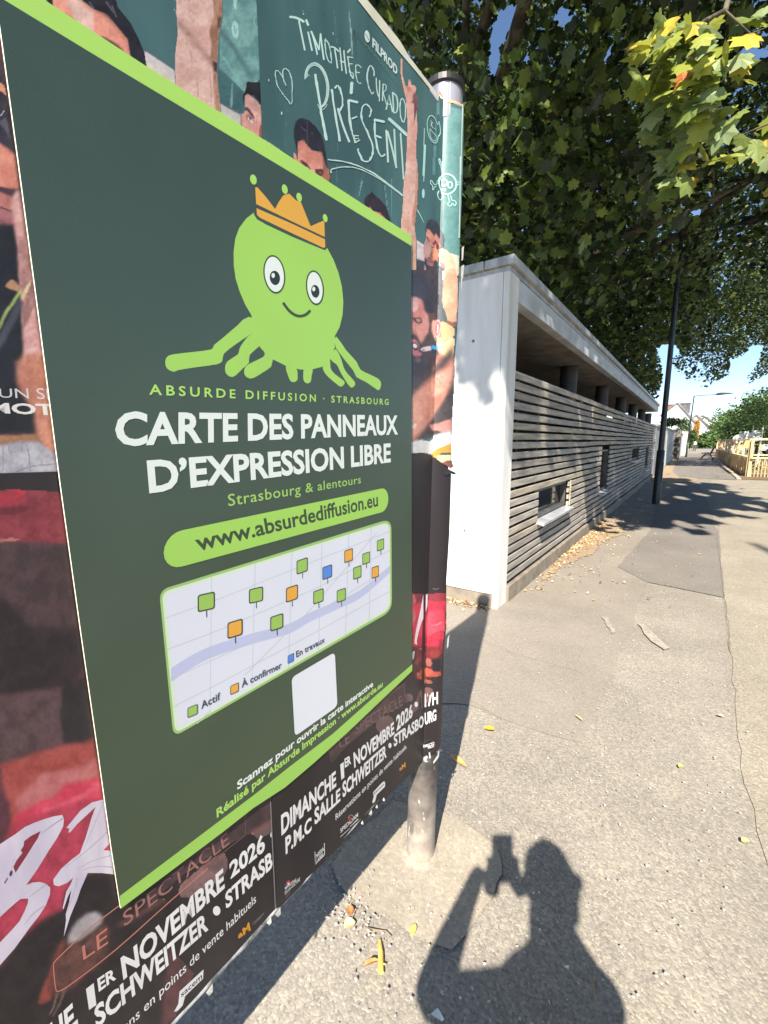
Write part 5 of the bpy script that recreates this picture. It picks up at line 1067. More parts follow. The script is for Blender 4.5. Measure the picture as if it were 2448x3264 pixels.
k = MB(); k.box((Xw-1.4, 20.3, 0), (Xw-.02, 22.3, 1.98)); k.box((Xw-1.45, 20.25, 1.98), (Xw+.03, 22.35, 2.08)); tag(k.build('utility_box', mat('grey_cabinet', (150,152,154), (124,126,128), rough=.6, scale=3), bevel=.01), 'grey block with flat lid between the slatted building and the white wall', 'utility box')
# houses
def house(D, xl, xr, xa, ze, za, dep, m, rm, lab, chim=()):
    h = empty('gabled_house', ((xl+xr)/2, D, 0), lab, 'house', None)
    k = MB(); P = [(xl,0),(xr,0),(xr,ze[1]),(xa,za),(xl,ze[0])]
    vs = [(x,D,z) for x,z in P]+[(x,D+dep,z) for x,z in P]; k.add(vs, [(0,1,2,3,4),(9,8,7,6,5)]+[(i,(i+1)%5,5+(i+1)%5,5+i) for i in (0,1,4)]); k.build('wall', m, h)
    for a, b in (((xl,ze[0]),(xa,za)), ((xa,za),(xr,ze[1]))):
        d = Vector((b[0]-a[0], b[1]-a[1])).normalized(); nrm = Vector((-d.y, d.x))
        a2 = (a[0]-d.x*(.35 if a[0] == xl else 0), a[1]-d.y*(.35 if a[0] == xl else 0)); b2 = (b[0]+d.x*(.35 if b[0] == xr else 0), b[1]+d.y*(.35 if b[0] == xr else 0))
        k = MB(); q = [(a2[0],a2[1]+.01),(b2[0],b2[1]+.01),(b2[0]+nrm.x*.22,b2[1]+nrm.y*.22),(a2[0]+nrm.x*.22,a2[1]+nrm.y*.22)]
        k.add([(x,D-.35,z) for x,z in q]+[(x,D+dep+.3,z) for x,z in q], [(3,2,1,0),(4,5,6,7),(0,1,5,4),(1,2,6,5),(2,3,7,6),(3,0,4,7)]); k.build('roof', rm, h)
    for x, z0, w, hh, cm in chim:
        k = MB(); k.box((x-w/2, D+2, z0), (x+w/2, D+3.1, z0+hh)); k.box((x-w/2-.08, D+1.9, z0+hh), (x+w/2+.08, D+3.2, z0+hh+.15)); k.build('chimney', cm, h)
    return h
M_HW = mat('house_render', (232,232,226), (220,220,214), rough=.8, scale=.4); M_RF = mat('weathered_roof', (150,140,132), (120,112,106), rough=.8, scale=1.5)
M_BR = mat('brick_chimney', (168,116,88), (140,92,70), rough=.85, scale=3); M_GC = mat('grey_chimney', (110,108,106), (86,84,84), rough=.8, scale=2)
def hx(px, py, D): q = ony(*Zp(px, py), D); return q.x, q.z
D = 104; a = hx(185,250,D); b = hx(360,112,D); c = hx(640,425,D)
h1_ = house(D, a[0]-.6, c[0], b[0], (a[1]-.4, c[1]), b[1], 12, M_HW, M_RF, 'nearest white gabled house, with a brick chimney on its left slope', [(hx(224,240,D)[0], hx(224,240,D)[1]-1, 2.2, hx(224,132,D)[1]-hx(224,240,D)[1]+1, M_BR), (hx(455,200,D)[0], hx(455,200,D)[1]-.6, 1.8, hx(455,112,D)[1]-hx(455,200,D)[1]+.6, M_GC)])
D = 120; a = hx(420,460,D); b = hx(632,286,D); c = hx(880,522,D)
house(D, a[0], c[0], b[0], (a[1], c[1]), b[1], 12, M_HW, M_RF, 'middle white gabled house of the row at the street end', [(hx(642,380,D)[0], hx(642,380,D)[1], 2.2, hx(642,330,D)[1]-hx(642,380,D)[1], M_GC)])
D = 140; a = hx(540,450,D); b = hx(715,290,D); c = hx(960,440,D)
house(D, a[0], c[0], b[0], (a[1], c[1]), b[1], 12, M_HW, M_RF, 'farthest white gabled house, its long slope running down to the trees')
hn = bpy.data.objects['gabled_house']
for q in ((655,500,705,535), (640,560,690,590), (790,560,830,600)):
    pass
for (x0, y0, x1, y1) in ((300,330,340,400),(420,330,460,400),(520,430,560,490)):
    A = hx(x0, y0, 104); B = hx(x1, y1, 104); k = MB(); k.box((A[0], 103.93, B[1]), (B[0], 103.99, A[1])); w_ = k.build('window', mat('house_window', (196,202,206), (170,176,182), rough=.2), h1_)
# lamp posts
M_LAMP = mat('dark_lamp_paint', (40,46,46), (30,34,34), rough=.35, spec=.5, scale=6)
def lamp(x, y, lab, H=5.35, lean=0, arm=1.7):
    t = empty('street_lamp', (x, y, 0), lab, 'street lamp', 'dark street lamps on the footway')
    k = MB(); k.tube([(x,y,0),(x,y,.012)], .13, 16); k.build('base_plate', M_LAMP, t)
    k = MB(); k.tube([(x,y,.01),(x,y,1.2),(x,y,1.22)], [.082,.078,.062], 20); k.tube([(x,y,1.22),(x+lean,y,H)], [.060,.042], 16); k.build('column', M_LAMP, t, smooth=True)
    k = MB(); k.box((x+.058,y-.05,.5),(x+.080,y+.05,.95)); k.build('hatch', M_LAMP, t, bevel=.004)
    k = MB(); k.tube([(x+lean,y,H-.05),(x+lean+.35,y,H-.02),(x+lean+arm*.6,y,H)], [.03,.028,.026], 10); k.build('arm', M_LAMP, t, smooth=True)
    k = MB(); x0 = x+lean+arm*.55; k.tube([(x0,y,H+.0),(x0+.15,y,H+.02),(x0+.5,y,H+.045),(x0+arm*.45,y,H+.03)], [.035,.09,.10,.03], 12); k.build('lamp_head', M_LAMP, t, smooth=True)
    return t
lamp(-.60, 11.55, 'tall dark lamp post standing in the tree shade beside the slatted wall', H=5.6)
lamp(-.50, 46.0, 'distant dark lamp post with its arm pointing right over the street', H=5.2, lean=.12, arm=2.6)
# bench
bx, by = 1.05, 41.0; bn_ = empty('park_bench', (bx, by, 0), 'brown wooden bench on curved legs at the right edge of the street', 'bench')
M_WD = mat('dark_bench_wood', (104,78,58), (80,58,44), rough=.7, scale=6); 
for i in range(3):
    k = MB(); k.box((bx-.55+i*.17, by-.9, .44), (bx-.42+i*.17, by+.9, .48)); k.build('seat_slat', M_WD, bn_)
for i in range(3):
    k = MB(); k.box((bx+.02+i*.05, by-.9, .56+i*.13), (bx+.05+i*.05, by+.9, .66+i*.13)); k.build('back_slat', M_WD, bn_)
for s in (-.7, .7):
    k = MB(); k.tube([(bx-.6,by+s,0),(bx-.45,by+s,.25),(bx-.25,by+s,.43),(bx,by+s,.4),(bx+.2,by+s,0)], .035, 8); k.tube([(bx,by+s,.42),(bx+.2,by+s,.98)], .03, 8); k.build('leg', M_WD, bn_)
# palings
M_PAL = mat('chestnut_paling', (208,182,142), (180,150,112), rough=.8, scale=7, stretch=(1,1,.3)); M_POST = mat('larch_post', (214,186,144), (192,160,118), rough=.75, scale=5, stretch=(1,1,.3)); M_PLK = mat('pale_plank', (224,202,162), (206,182,140), rough=.75, scale=4)
def stake_mesh():
    k = MB(); k.tube([(0,0,0),(.004,.002,.3),(-.003,0,.56),(0,0,.62)], [.026,.024,.022,.006], 6); o = k.build('stake', M_PAL); me = o.data; bpy.data.objects.remove(o); return me
SM = [stake_mesh() for _ in range(1)][0]
def fence(name, pts, lab, post_every=2.2, top=True, step=.105, H=1.42):
    a, b = Vector((*pts[0], 0)), Vector((*pts[1], 0)); Ln = (b-a).length; d = (b-a)/Ln; nn = Vector((-d.y, d.x, 0))
    t = empty(name, a, lab, 'fence', 'chestnut paling fences round the planting bed')
    n = int(Ln/step)
    for i in range(n):
        o = bpy.data.objects.new('stake', SM); o.location = a+d*(i+.5)*step+nn*random.uniform(-.012,.012)-a; o.rotation_euler = (random.uniform(-.05,.05), random.uniform(-.06,.06), random.uniform(0,6)); o.scale = (1,1,random.uniform(.92,1.06)); link(o, t)
    for z in (.14, .46):
        k = MB(); k.tube([a+d*x+Vector((0,0,z))+nn*.03 for x in (0, Ln/2, Ln)], .012, 6); k.build('wire', M_PAL, t)
    m_ = max(1, round(Ln/post_every))
    for i in range(m_+1):
        q = a+d*(Ln*i/m_)+nn*.05; k = MB(); hh = H+random.uniform(-.02,.05) if top else .8
        k.box((q.x-.05,q.y-.05,0),(q.x+.05,q.y+.05,hh)); k.build('post', M_POST, t, bevel=.008)
    if top:
        k = MB(); A = a+nn*.05; B = b+nn*.05; k.tube([A+Vector((0,0,H+.04)), B+Vector((0,0,H+.02))], .045, 6); k.build('rail', M_PLK, t)
    k = MB(); w_ = .10; 
    vs = [a-nn*w_+Vector((0,0,.72)), b-nn*w_+Vector((0,0,.72)), b+nn*w_+Vector((0,0,.72)), a+nn*w_+Vector((0,0,.72))]; k.add(vs+[v+Vector((0,0,.05)) for v in vs], [(0,3,2,1),(4,5,6,7),(0,1,5,4),(1,2,6,5),(2,3,7,6),(3,0,4,7)]); k.build('plank', M_PLK, t)
    return t
fence('paling_fence', ((1.86,22.3),(4.5,22.3)), 'front run of pale paling fence facing the camera at the right edge', top=True)
fence('paling_fence', ((1.86,22.45),(1.72,31.5)), 'nearer side run of paling fence along the street kerb', step=.12)
fence('paling_fence', ((1.72,32.6),(1.62,46)), 'farther side run of paling fence along the kerb behind the bench', step=.14)
fence('paling_fence', ((2.2,27.0),(6.5,27.3)), 'inner cross run of paling fence inside the bed', step=.16)
k = MB(); k.box((1.62,31.6,0),(2.1,32.4,.72)); k.box((1.58,31.56,.72),(2.14,32.44,.78)); tag(k.build('wooden_planter', M_PLK, bevel=.01), 'square wooden planter between the two side runs of fence', 'planter')
ply = mat('yellow_plaque', (232,196,110), (220,180,90), rough=.5)
for i, (px, py, Dd) in enumerate(((1230,742,26.9),(1296,726,26.9),(1560,752,27.0),(1390,700,26.9))):
    q = ony(*Zp(px, py), Dd); r = .10 if i != 3 else .16; k = MB()
    if i == 3: k.box((q.x-r, Dd-.02, q.z-r), (q.x+r, Dd, q.z+r))
    else: k.add([(q.x-r,Dd-.02,q.z),(q.x,Dd-.02,q.z-r),(q.x+r,Dd-.02,q.z),(q.x,Dd-.02,q.z+r),(q.x-r,Dd,q.z),(q.x,Dd,q.z-r),(q.x+r,Dd,q.z),(q.x,Dd,q.z+r)], [(0,1,2,3),(7,6,5,4),(0,4,5,1),(1,5,6,2),(2,6,7,3),(3,7,4,0)])
    tag(k.build('plaque', ply), ['yellow diamond plaque hung left on the inner fence','yellow diamond plaque hung in the middle of the inner fence','yellow diamond plaque farthest right on the inner fence','square pale plaque on the inner fence'][i], 'plaque', 'small plaques on the inner fence')
# stakes of young trees, road signs, cars
def sign(px, pyb, D, top_py, r, lab):
    q = ony(*Zp(px, pyb), D); zt_ = ony(*Zp(px, top_py), D).z; t = empty('road_sign', (q.x, D, 0), lab, 'road sign', 'round road signs behind the fence')
    k = MB(); k.tube([(q.x,D,0),(q.x,D,zt_)], .03, 8); k.build('pole', M_GC, t)
    k = MB(); k.tube([(q.x,D-.05,zt_),(q.x,D-.035,zt_)], r, 20); k.build('disc', mat('sign_back', (214,214,210), (200,200,196), rough=.4), t)
    k = MB(); k.box((q.x-.03,D-.034,zt_-.05),(q.x+.03,D-.028,zt_+.05)); k.build('bracket', M_GC, t)
sign(1330, 700, 38, 602, .42, 'large pale round sign left of the young tree'); sign(1452, 700, 36, 585, .36, 'pale round sign right of the young tree'); sign(1220, 700, 44, 628, .34, 'small pale sign farthest left behind the fence')
def car(x, y, rz, col, lab):
    t = empty('parked_car', (x, y, 0), lab, 'car', 'cars parked behind the fence'); t.rotation_euler.z = rz
    m_ = mat('car_paint', col, None, rough=.25, spec=.6, scale=1, coat=.5)
    pr = [(-2.1,.35),(-2.15,.75),(-1.9,.95),(-1.3,1.02),(-.75,1.42),(.7,1.46),(1.4,1.05),(2.05,.9),(2.15,.55),(2.1,.35)]
    k = MB(); n = len(pr); k.add([(x_,-.82,z) for x_,z in pr]+[(x_,.82,z) for x_,z in pr], [tuple(range(n)), tuple(range(2*n-1,n-1,-1))]+[(i,n+i,n+(i+1)%n,(i+1)%n) for i in range(n)])
    o = k.build('body', m_, None, bevel=.05); o.parent = t
    for s in (-1, 1):
        k = MB(); k.add([(-1.15,s*.83,1.04),(-.7,s*.83,1.36),(.62,s*.83,1.40),(1.2,s*.83,1.06)], [(0,1,2,3)]); o = k.build('window', glass, None); o.parent = t
        for xx in (-1.35, 1.35):
            k = MB(); k.tube([(xx,s*.72,.32),(xx,s*.86,.32)], .32, 18); o = k.build('wheel', mat('tyre', (28,28,28), None, rough=.8), None); o.parent = t
    k = MB(); k.add([(1.42,-.7,1.04),(1.42,.7,1.04),(.76,.62,1.42),(.76,-.62,1.42)], [(0,1,2,3)]); o = k.build('windscreen', glass, None); o.location = (.03,0,.03); o.parent = t
car(8.2, 44, R(8), (52,56,62), 'dark grey car parked behind the fence at the right'); car(7.6, 60, R(5), (186,190,192), 'silver car parked farther off behind the round signs'); car(3.9, 62, R(80), (214,214,212), 'white car parked beyond the fence, near the hedge')
# a far passer-by
def far_person(x, y, lab, top, legs):
    t = empty('person', (x, y, 0), lab, 'person')
    bm = bmesh.new(); 
    k = MB(); k.tube([(x-.12,y,0),(x-.10,y,.45),(x-.08,y,.85),(x,y,.95),(x,y,1.15),(x,y,1.38),(x,y,1.45),(x,y,1.5),(x,y,1.58),(x,y,1.68),(x,y,1.73)], [.06,.07,.09,.17,.17,.20,.12,.06,.10,.09,.02], 12)
    k.tube([(x+.12,y+.1,0),(x+.10,y+.05,.45),(x+.07,y,.9)], [.06,.07,.09], 10)
    for s in (-1, 1): k.tube([(x+s*.2,y,1.38),(x+s*.26,y,1.1),(x+s*.2,y-.1,.85)], [.06,.05,.035], 8)
    o = k.build('body', [top], t, smooth=True)
    k = MB(); k.tube([(x,y,.86),(x,y,1.0),(x,y,1.2),(x,y,1.4)], [.2,.19,.2,.19], 14); k.build('shirt', mat('white_shirt', (236,236,232), None, rough=.8), t, smooth=True)
far_person(.05, 74, 'distant person in a white shirt walking in the street near the hedge', mat('skin_and_trousers', (110,92,82), (60,58,60), rough=.8, scale=1), None)
# litter on the ground
def leaflet(name, px, py, ln, wd, rot, c, c2, lab, curl=.012, z=.013):
    q = gnd(px, py, z); co, si = math.cos(rot), math.sin(rot); out = []
    prof = [(-.5,0),(-.3,.38),(-.05,.5),(.22,.4),(.42,.15),(.5,0),(.42,-.18),(.2,-.42),(-.05,-.5),(-.3,-.36)]
    vs = [(q.x+(u*ln*co-v*wd*si), q.y+(u*ln*si+v*wd*co), z+.002+curl*(abs(v)*1.6)**2+curl*.5*abs(u)) for u, v in prof]+[(q.x, q.y, z+.001)]
    o = mk(name, vs, [(i, (i+1)%10, 10) for i in range(10)], mat('dry_leaf', c, c2, rough=.7, scale=40)); tag(o, lab, 'leaf', 'single fallen leaves on the ground'); return o
leaflet('fallen_leaf', 1560, 2325, .05, .035, .4, (240,186,40), (214,150,30), 'bright yellow leaf lying alone on the pebbly asphalt')
leaflet('fallen_leaf', 1460, 2426, .10, .034, -.35, (214,168,104), (180,136,84), 'long tan leaf lying half in the board shadow')
leaflet('fallen_leaf', 1114, 2948, .035, .03, .9, (232,214,150), (206,180,110), 'pale cream leaf at the corner of the concrete patch')
leaflet('fallen_leaf', 1116, 2905, .03, .022, 2.2, (206,142,84), (170,110,66), 'small orange-brown leaf just above the cream one')
leaflet('fallen_leaf', 1317, 2968, .035, .018, 1.7, (214,206,110), (186,180,90), 'narrow yellow-green leaf on the concrete patch edge')
leaflet('fallen_leaf', 1185, 3075, .05, .012, .9, (206,158,96), (176,130,80), 'curled tan leaf left of the yellow twig', curl=.02)
leaflet('fallen_leaf', 2298, 2284, .03, .018, .2, (206,190,150), (176,160,120), 'pale dry leaf by the long crack on the right')
leaflet('fallen_leaf', 2170, 2445, .03, .02, 1.2, (226,206,110), (200,176,90), 'small yellow leaf in the middle of the pebbly ground')
leaflet('fallen_leaf', 2376, 2684, .03, .022, .7, (216,210,130), (190,180,100), 'yellow-green leaf near the right edge')
leaflet('fallen_leaf', 1845, 2290, .05, .014, -.6, (206,176,130), (176,146,100), 'thin tan leaf on the smooth grey asphalt')
leaflet('fallen_leaf', 2230, 1768, .05, .03, .3, (214,180,90), (190,150,70), 'yellow leaf on the dark patch near the tree shade')
k = MB(); A = gnd(1210, 2998, .014); B = gnd(1214, 3100, .014); k.tube([A, A.lerp(B,.4)+Vector((.002,0,.002)), B], [.0045,.0075,.0085], 6); k.tube([A.lerp(B,.3), A.lerp(B,.3)+Vector((.012,-.006,.004))], .002, 5); k.tube([A.lerp(B,.7), A.lerp(B,.72)+Vector((.014,.004,.003))], .002, 5)
tag(k.build('yellow_twig', mat('yellow_wood', (234,196,104), (206,164,80), rough=.6, scale=30), smooth=True), 'yellow broken twig lying on the asphalt below the concrete patch', 'twig')
for q, lab in (([(1160,2955),(1190,2962),(1230,2968),(1245,2985)], 'thin tan twig above the yellow one'), ([(1133,2898),(1124,2915),(1118,2935)], 'short dark twig beside the cream leaf'), ([(1885,3105),(1893,3150),(1898,3195)], 'straight pale straw lying in the shadow of the photographer')):
    k = MB(); k.tube([gnd(x, y, .012+.003*(i % 2)) for i, (x, y) in enumerate(q)], .0016, 5); tag(k.build('twig', mat('thin_twig', (176,146,104), (120,96,66), rough=.7, scale=30)), lab, 'twig')
for q, lab in (([(1372,3232),(1395,3212),(1402,3222),(1416,3250),(1408,3255)], 'torn white scrap of paper in the shadow'), ([(1400,3070),(1420,3080),(1416,3086),(1398,3078)], None), ([(1802,3076),(1815,3078),(1812,3088),(1800,3084)], 'small white square scrap in the head shadow')):
    if lab: tag(mk('paper_scrap', [tuple(gnd(x, y, .016+.004*(i % 2))) for i, (x, y) in enumerate(q)], [tuple(range(len(q)))], mat('scrap', (222,222,216), None, rough=.7)), lab, 'paper scrap')
# crumbs, bark and leaf litter nobody could count
def scatter(name, pts, size, cols, kind='stuff', flat=.25):
    vs, fs, mi = [], [], []
    for x, y, z in pts:
        r = size*random.uniform(.5, 1.6); a = random.uniform(0, 6.28); b = len(vs); asp = random.uniform(.35, .9)
        for i in range(5):
            t = a+i*1.2566; u, v = r*math.cos(i*1.2566), r*asp*math.sin(i*1.2566); vs.append((x+u*math.cos(a)-v*math.sin(a), y+u*math.sin(a)+v*math.cos(a), z+random.uniform(0, r*flat)))
        vs.append((x, y, z+r*flat*1.3)); fs += [(b+i, b+(i+1)%5, b+5) for i in range(5)]; mi += [random.randrange(len(cols))]*5
    return tag(mk(name, vs, fs, cols, None, mi), kind=kind)
lc = [mat('litter_orange', (198,148,96), (160,112,70), rough=.8, scale=30), mat('litter_cream', (216,196,156), (190,166,124), rough=.8, scale=30), mat('litter_brown', (132,98,66), (104,76,52), rough=.8, scale=30)]
P_ = []
for _ in range(560):
    y = random.triangular(3.9, 9.5, 6.4) ; x = Xw+.03+abs(random.gauss(0, .07+.07*(math.sin(y*3)+1))); P_.append((x, y, .017))
for _ in range(160):
    P_.append((Xw+.03+abs(random.gauss(0, .5)), random.uniform(4, 11), .017))
for _ in range(160): P_.append((random.uniform(-1.9, Xw-.05), Yc-abs(random.gauss(0, .05))-.01, .008))
scatter('leaf_litter', P_, .0115, lc, flat=.9)
gp_ = [mat('loose_stone', (190,182,168), (160,152,138), rough=.85, scale=60), mat('loose_stone_dark', (146,139,129), None, rough=.85, scale=60), mat('loose_stone_white', (204,198,184), None, rough=.8, scale=60)]
P_ = []
for _ in range(2200):
    d = random.uniform(.5, 7)**1; az = R(random.uniform(-46, 8)); x, y = d*math.sin(az), d*math.cos(az)
    P_.append((x, y, .014 if x < .35 else .01))
scatter('loose_grit', P_, .0035, gp_, flat=.8)
P_ = [(q.x+random.gauss(0,.05), q.y+random.gauss(0,.04), .014) for q in [gnd(1120, 2920)] for _ in range(90)]
scatter('crumbled_grit', P_, .0036, [gp_[0], gp_[2]], flat=.8)
# ================================================================ plane trees
CANOPY = [(1040,-900),(3400,-900),(3400,1190),(2448,1192),(2418,1206),(2387,1226),(2384,1200),(2412,1164),(2437,1100),(2402,1098),(2361,1139),(2330,1145),(2323,1196),(2269,1221),(2263,1247),(2244,1256),(2200,1234),(2171,1202),(2140,1149),(2171,1117),(2143,1092),(2090,1105),(2105,1152),(2111,1202),(2099,1269),(2085,1290),(2080,1500),(1400,1500),(1400,900),(1040,900)]
c3 = lambda L: [(1500+x/1.75, y/1.75) for x, y in L]
HOLES = [c3([(100,350),(105,200),(150,60),(250,15),(300,90),(210,200),(165,300),(160,450),(120,475)]), c3([(470,20),(560,50),(565,130),(510,175),(465,120)]), c3([(1480,290),(1600,255),(1680,290),(1680,345),(1480,350)]), c3([(1570,-40),(1700,-40),(1700,30),(1600,25)]),
         c3([(740,275),(790,275),(790,320),(750,320)]), c3([(1225,1160),(1290,1160),(1285,1215),(1235,1215)]), c3([(770,20),(800,10),(800,50),(772,50)]), c3([(300,290),(330,290),(325,370),(300,360)]), c3([(1320,1060),(1350,1060),(1345,1100),(1325,1095)])]
def inpoly(px, py, poly):
    ins = np.zeros(px.shape, bool); n = len(poly)
    for i in range(n):
        x0, y0 = poly[i]; x1, y1 = poly[(i+1) % n]
        c = ((y0 > py) != (y1 > py)) & (px < (x1-x0)*(py-y0)/((y1-y0)+1e-9)+x0); ins ^= c
    return ins
A3 = lambda v: np.array(v[:])
def project(P):
    d = P-A3(CAM); z = d@A3(FW); zz = np.where(z > .05, z, np.nan); return CX+F*(d@A3(RT))/zz, CY-F*(d@A3(UP))/zz
SHADE = [tuple(gnd(x, y)[:2]) for x, y in [(1880,1650),(1925,1662),(1990,1678),(2060,1686),(2140,1690),(2200,1700),(2235,1684),(2265,1662),(2370,1648),(2330,1625),(2448,1632),(2700,1640),(2700,1590),(2448,1597),(2400,1583),(2330,1572),(2360,1560),(2298,1546),(2200,1530),(2108,1522),(2050,1530)]]
def landing_ok(P, loose=.0):
    L = A3(LD); n = len(P); ok = np.zeros(n, bool); rr = rng.random(n)
    t = -P[:, 2]/L[2]; G = P+L*t[:, None]
    # slatted wall and its roof
    tw = (Xw-P[:, 0])/L[0]; Wp = P+L*tw[:, None]; on_w = (tw > 0) & (Wp[:, 1] > Yc) & (Wp[:, 1] < YE) & (Wp[:, 2] > 0) & (Wp[:, 2] < 2.8)
    te = (Yc-P[:, 1])/L[1]; Ep = P+L*te[:, None]; on_e = (te > 0) & (Ep[:, 0] < Xw) & (Ep[:, 0] > Xw-DEP) & (Ep[:, 2] > 0) & (Ep[:, 2] < 2.8)
    tb = (-.64-P[:, 0])/L[0]; Bp = P+L*tb[:, None]; on_b = (tb > 0) & (Bp[:, 1] > -.5) & (Bp[:, 1] < 1.35) & (Bp[:, 2] > 0) & (Bp[:, 2] < 2.6)
    high = (Wp[:, 2] >= 2.8) & (Wp[:, 1] > Yc) & (tw > 0)
    behind = (P[:, 0] < Xw)
    gx, gy = G[:, 0], G[:, 1]
    right = .118*gy+.45; jx = gx+.16*np.sin(gy*5.1+gx*2)+.10*np.sin(gy*11.3); jy = gy+.30*np.sin(gx*6.3)+.22*np.sin(gx*13.7+gy*.7)
    fleck = (np.sin(gx*5.3+gy*.9)*np.sin(gy*2.3+1.4*gx) > .66) & (gx > -.6)
    inshade = inpoly(jx, jy, SHADE) & ~fleck
    wy, wz = Wp[:, 1], Wp[:, 2]
    wall_ok = ((wy > 8.35) & (rr < .93)) | ((wz > 1.25+.12*np.sin(wy*5)) & (wy > 3.5) & (np.sin(wy*7.3)+np.sin(wy*2.9+1) < .7)) | ((wy > 6.95) & (wy < 7.5) & (wz < 1.6) & (rr < .4))
    end_ok = (Ep[:, 2] > 2.02+.10*np.sin(Ep[:, 0]*17)) | ((np.abs(Ep[:, 0]+1.50) < .11) & (Ep[:, 2] > 1.72))
    ok = np.where(on_b, False, np.where(on_e, end_ok, np.where(on_w, wall_ok, np.where(high | behind, True, np.where(inshade, rr < .97, ((gx > right) & (gy < 19.5)) | (gy < -2) | (gy > 30))))))
    far_lit = (gy > 20.5) & (gy < 30) & (gx > -1.2) & (~behind)
    ok = np.where(far_lit & ~on_w, rr < .10, ok)
    return ok
# leaf shapes
MAPLE = np.array([(0,-.38),(.13,-.46),(.36,-.40),(.33,-.20),(.56,-.04),(.40,.08),(.42,.30),(.22,.24),(.13,.40),(0,.60),(-.13,.40),(-.22,.24),(-.42,.30),(-.40,.08),(-.56,-.04),(-.33,-.20),(-.36,-.40),(-.13,-.46)], float)
SIMPLE = np.array([(0,-.5),(.36,-.25),(.42,.08),(.16,.22),(0,.5),(-.2,.2),(-.42,.05),(-.34,-.28)], float)
def leaf_mesh(name, C, size, tmpl, mats, mi=None, flat=.9):
    n = len(C); k = len(tmpl)
    nx = rng.normal(0, 1, (n, 3)); nx[:, 2] = np.abs(nx[:, 2])*flat+.35; nx /= np.linalg.norm(nx, axis=1)[:, None]
    a = rng.normal(0, 1, (n, 3)); a[:, 2] -= .7; u = a-nx*(a*nx).sum(1)[:, None]; u /= np.linalg.norm(u, axis=1)[:, None]; v = np.cross(nx, u)
    s = size*rng.uniform(.45, 1.3, n)
    V = np.empty((n, k+1, 3), np.float32)
    bend = rng.uniform(-.12, .25, n)
    for i, (x, y) in enumerate(tmpl): V[:, i] = C+(v*x+u*(y))*s[:, None]-nx*((bend*(abs(x)*1.3+y*y))*s)[:, None]
    V[:, k] = C
    me = bpy.data.meshes.new(name); me.vertices.add(n*(k+1)); me.vertices.foreach_set('co', V.ravel())
    base = (np.arange(n)*(k+1))[:, None, None]; tri = np.array([(i, (i+1) % k, k) for i in range(k)])[None]
    idx = (base+tri).reshape(-1).astype(np.int32)
    me.loops.add(len(idx)); me.loops.foreach_set('vertex_index', idx); me.polygons.add(n*k); me.polygons.foreach_set('loop_start', np.arange(0, n*k*3, 3, dtype=np.int32))
    for m_ in mats: me.materials.append(m_)
    mm = rng.integers(0, len(mats), n) if mi is None else mi
    me.polygons.foreach_set('material_index', np.repeat(mm, k).astype(np.int32)); me.update(calc_edges=True); me.validate()
    return me
def leafmat(n, a, b, tr=.32): return mat(n, a, b, rough=.45, spec=.4, scale=3.5, trans=tr, contrast=(.4,.6))
LM = [leafmat('plane_leaf', (78,98,50), (58,76,38), .3), leafmat('plane_leaf_dark', (46,60,34), (34,46,26), .15), leafmat('plane_leaf_light', (124,140,66), (98,116,50), .4)]
LMY = leafmat('plane_leaf_yellow', (196,184,70), (176,150,60)); LMO = leafmat('plane_leaf_dry', (196,120,70), (160,90,50), .2)
M_BARK = mat('mottled_plane_bark', (112,104,88), (62,57,49), rough=.85, scale=5, bump=.004, bscale=12, contrast=(.42,.58)); M_LIMB = mat('pale_limb_bark', (104,98,80), (60,56,46), rough=.85, scale=6, contrast=(.42,.58))
trees = []
def tree(x, y, r, H, limbs, lab, grp='plane trees standing behind the low building'):
    t = empty('plane_tree', (x, y, 0), lab, 'tree', grp)
    k = MB(); k.tube([(x,y,0),(x+.05,y,.5),(x,y+.06,2.2),(x+.12,y,4.2),(x+.2,y+.15,H*.5),(x+.15,y,H*.75),(x+.25,y,H)], [r*1.35,r*1.08,r,r*.9,r*.7,r*.42,.05], 16); k.build('trunk', M_BARK, t, smooth=True)
    for L in limbs:
        pts = [Vector(q) for q in L[:-1]]; n = len(pts)
        P2 = []
        for i in range(n-1):
            for q in range(4): P2.append(pts[i].lerp(pts[i+1], q/4)+Vector((random.gauss(0,.05),random.gauss(0,.05),random.gauss(0,.05)))*(1 if q else 0))
        P2.append(pts[-1]); k = MB(); k.tube(P2, [max(.015, L[-1]*(1-i/len(P2))**.8) for i in range(len(P2))], 9)
        for j in range(3, len(P2)-1, 2):      # side twigs
            d = Vector((random.uniform(-1,1), random.uniform(-1,1), random.uniform(-.6,.9))).normalized(); l_ = random.uniform(.6, 1.5); q = P2[j]
            k.tube([q, q+d*l_*.5+Vector((0,0,.05)), q+d*l_], [.022,.014,.005], 5)
        k.build('limb', M_LIMB, t, smooth=True)
    trees.append((x, y, t)); return t
TA = tree(-4.75, 8.0, .34, 13, [[(-4.7,8,4.2),(-3.0,6.6,5.4),(-1.6,5.2,6.6),(-.6,4.0,8.4),.14], [(-4.7,8,3.9),(-3.6,8.4,4.3),(-2.2,8.9,4.6),(-.6,9.2,5.1),(1.2,9,5.6),.13], [(-4.6,8,5.5),(-3.2,7.0,7.4),(-1.4,6,9),(0,5,10.2),.11], [(-4.7,8,3.6),(-3.9,7.3,4.6),(-3.0,6.2,6.6),(-2.4,5,8.4),.12], [(-4.7,8,6),(-5.6,6,8),(-6.4,4,9),.1]],
    'nearest plane tree with mottled trunk rising just above the notice board')
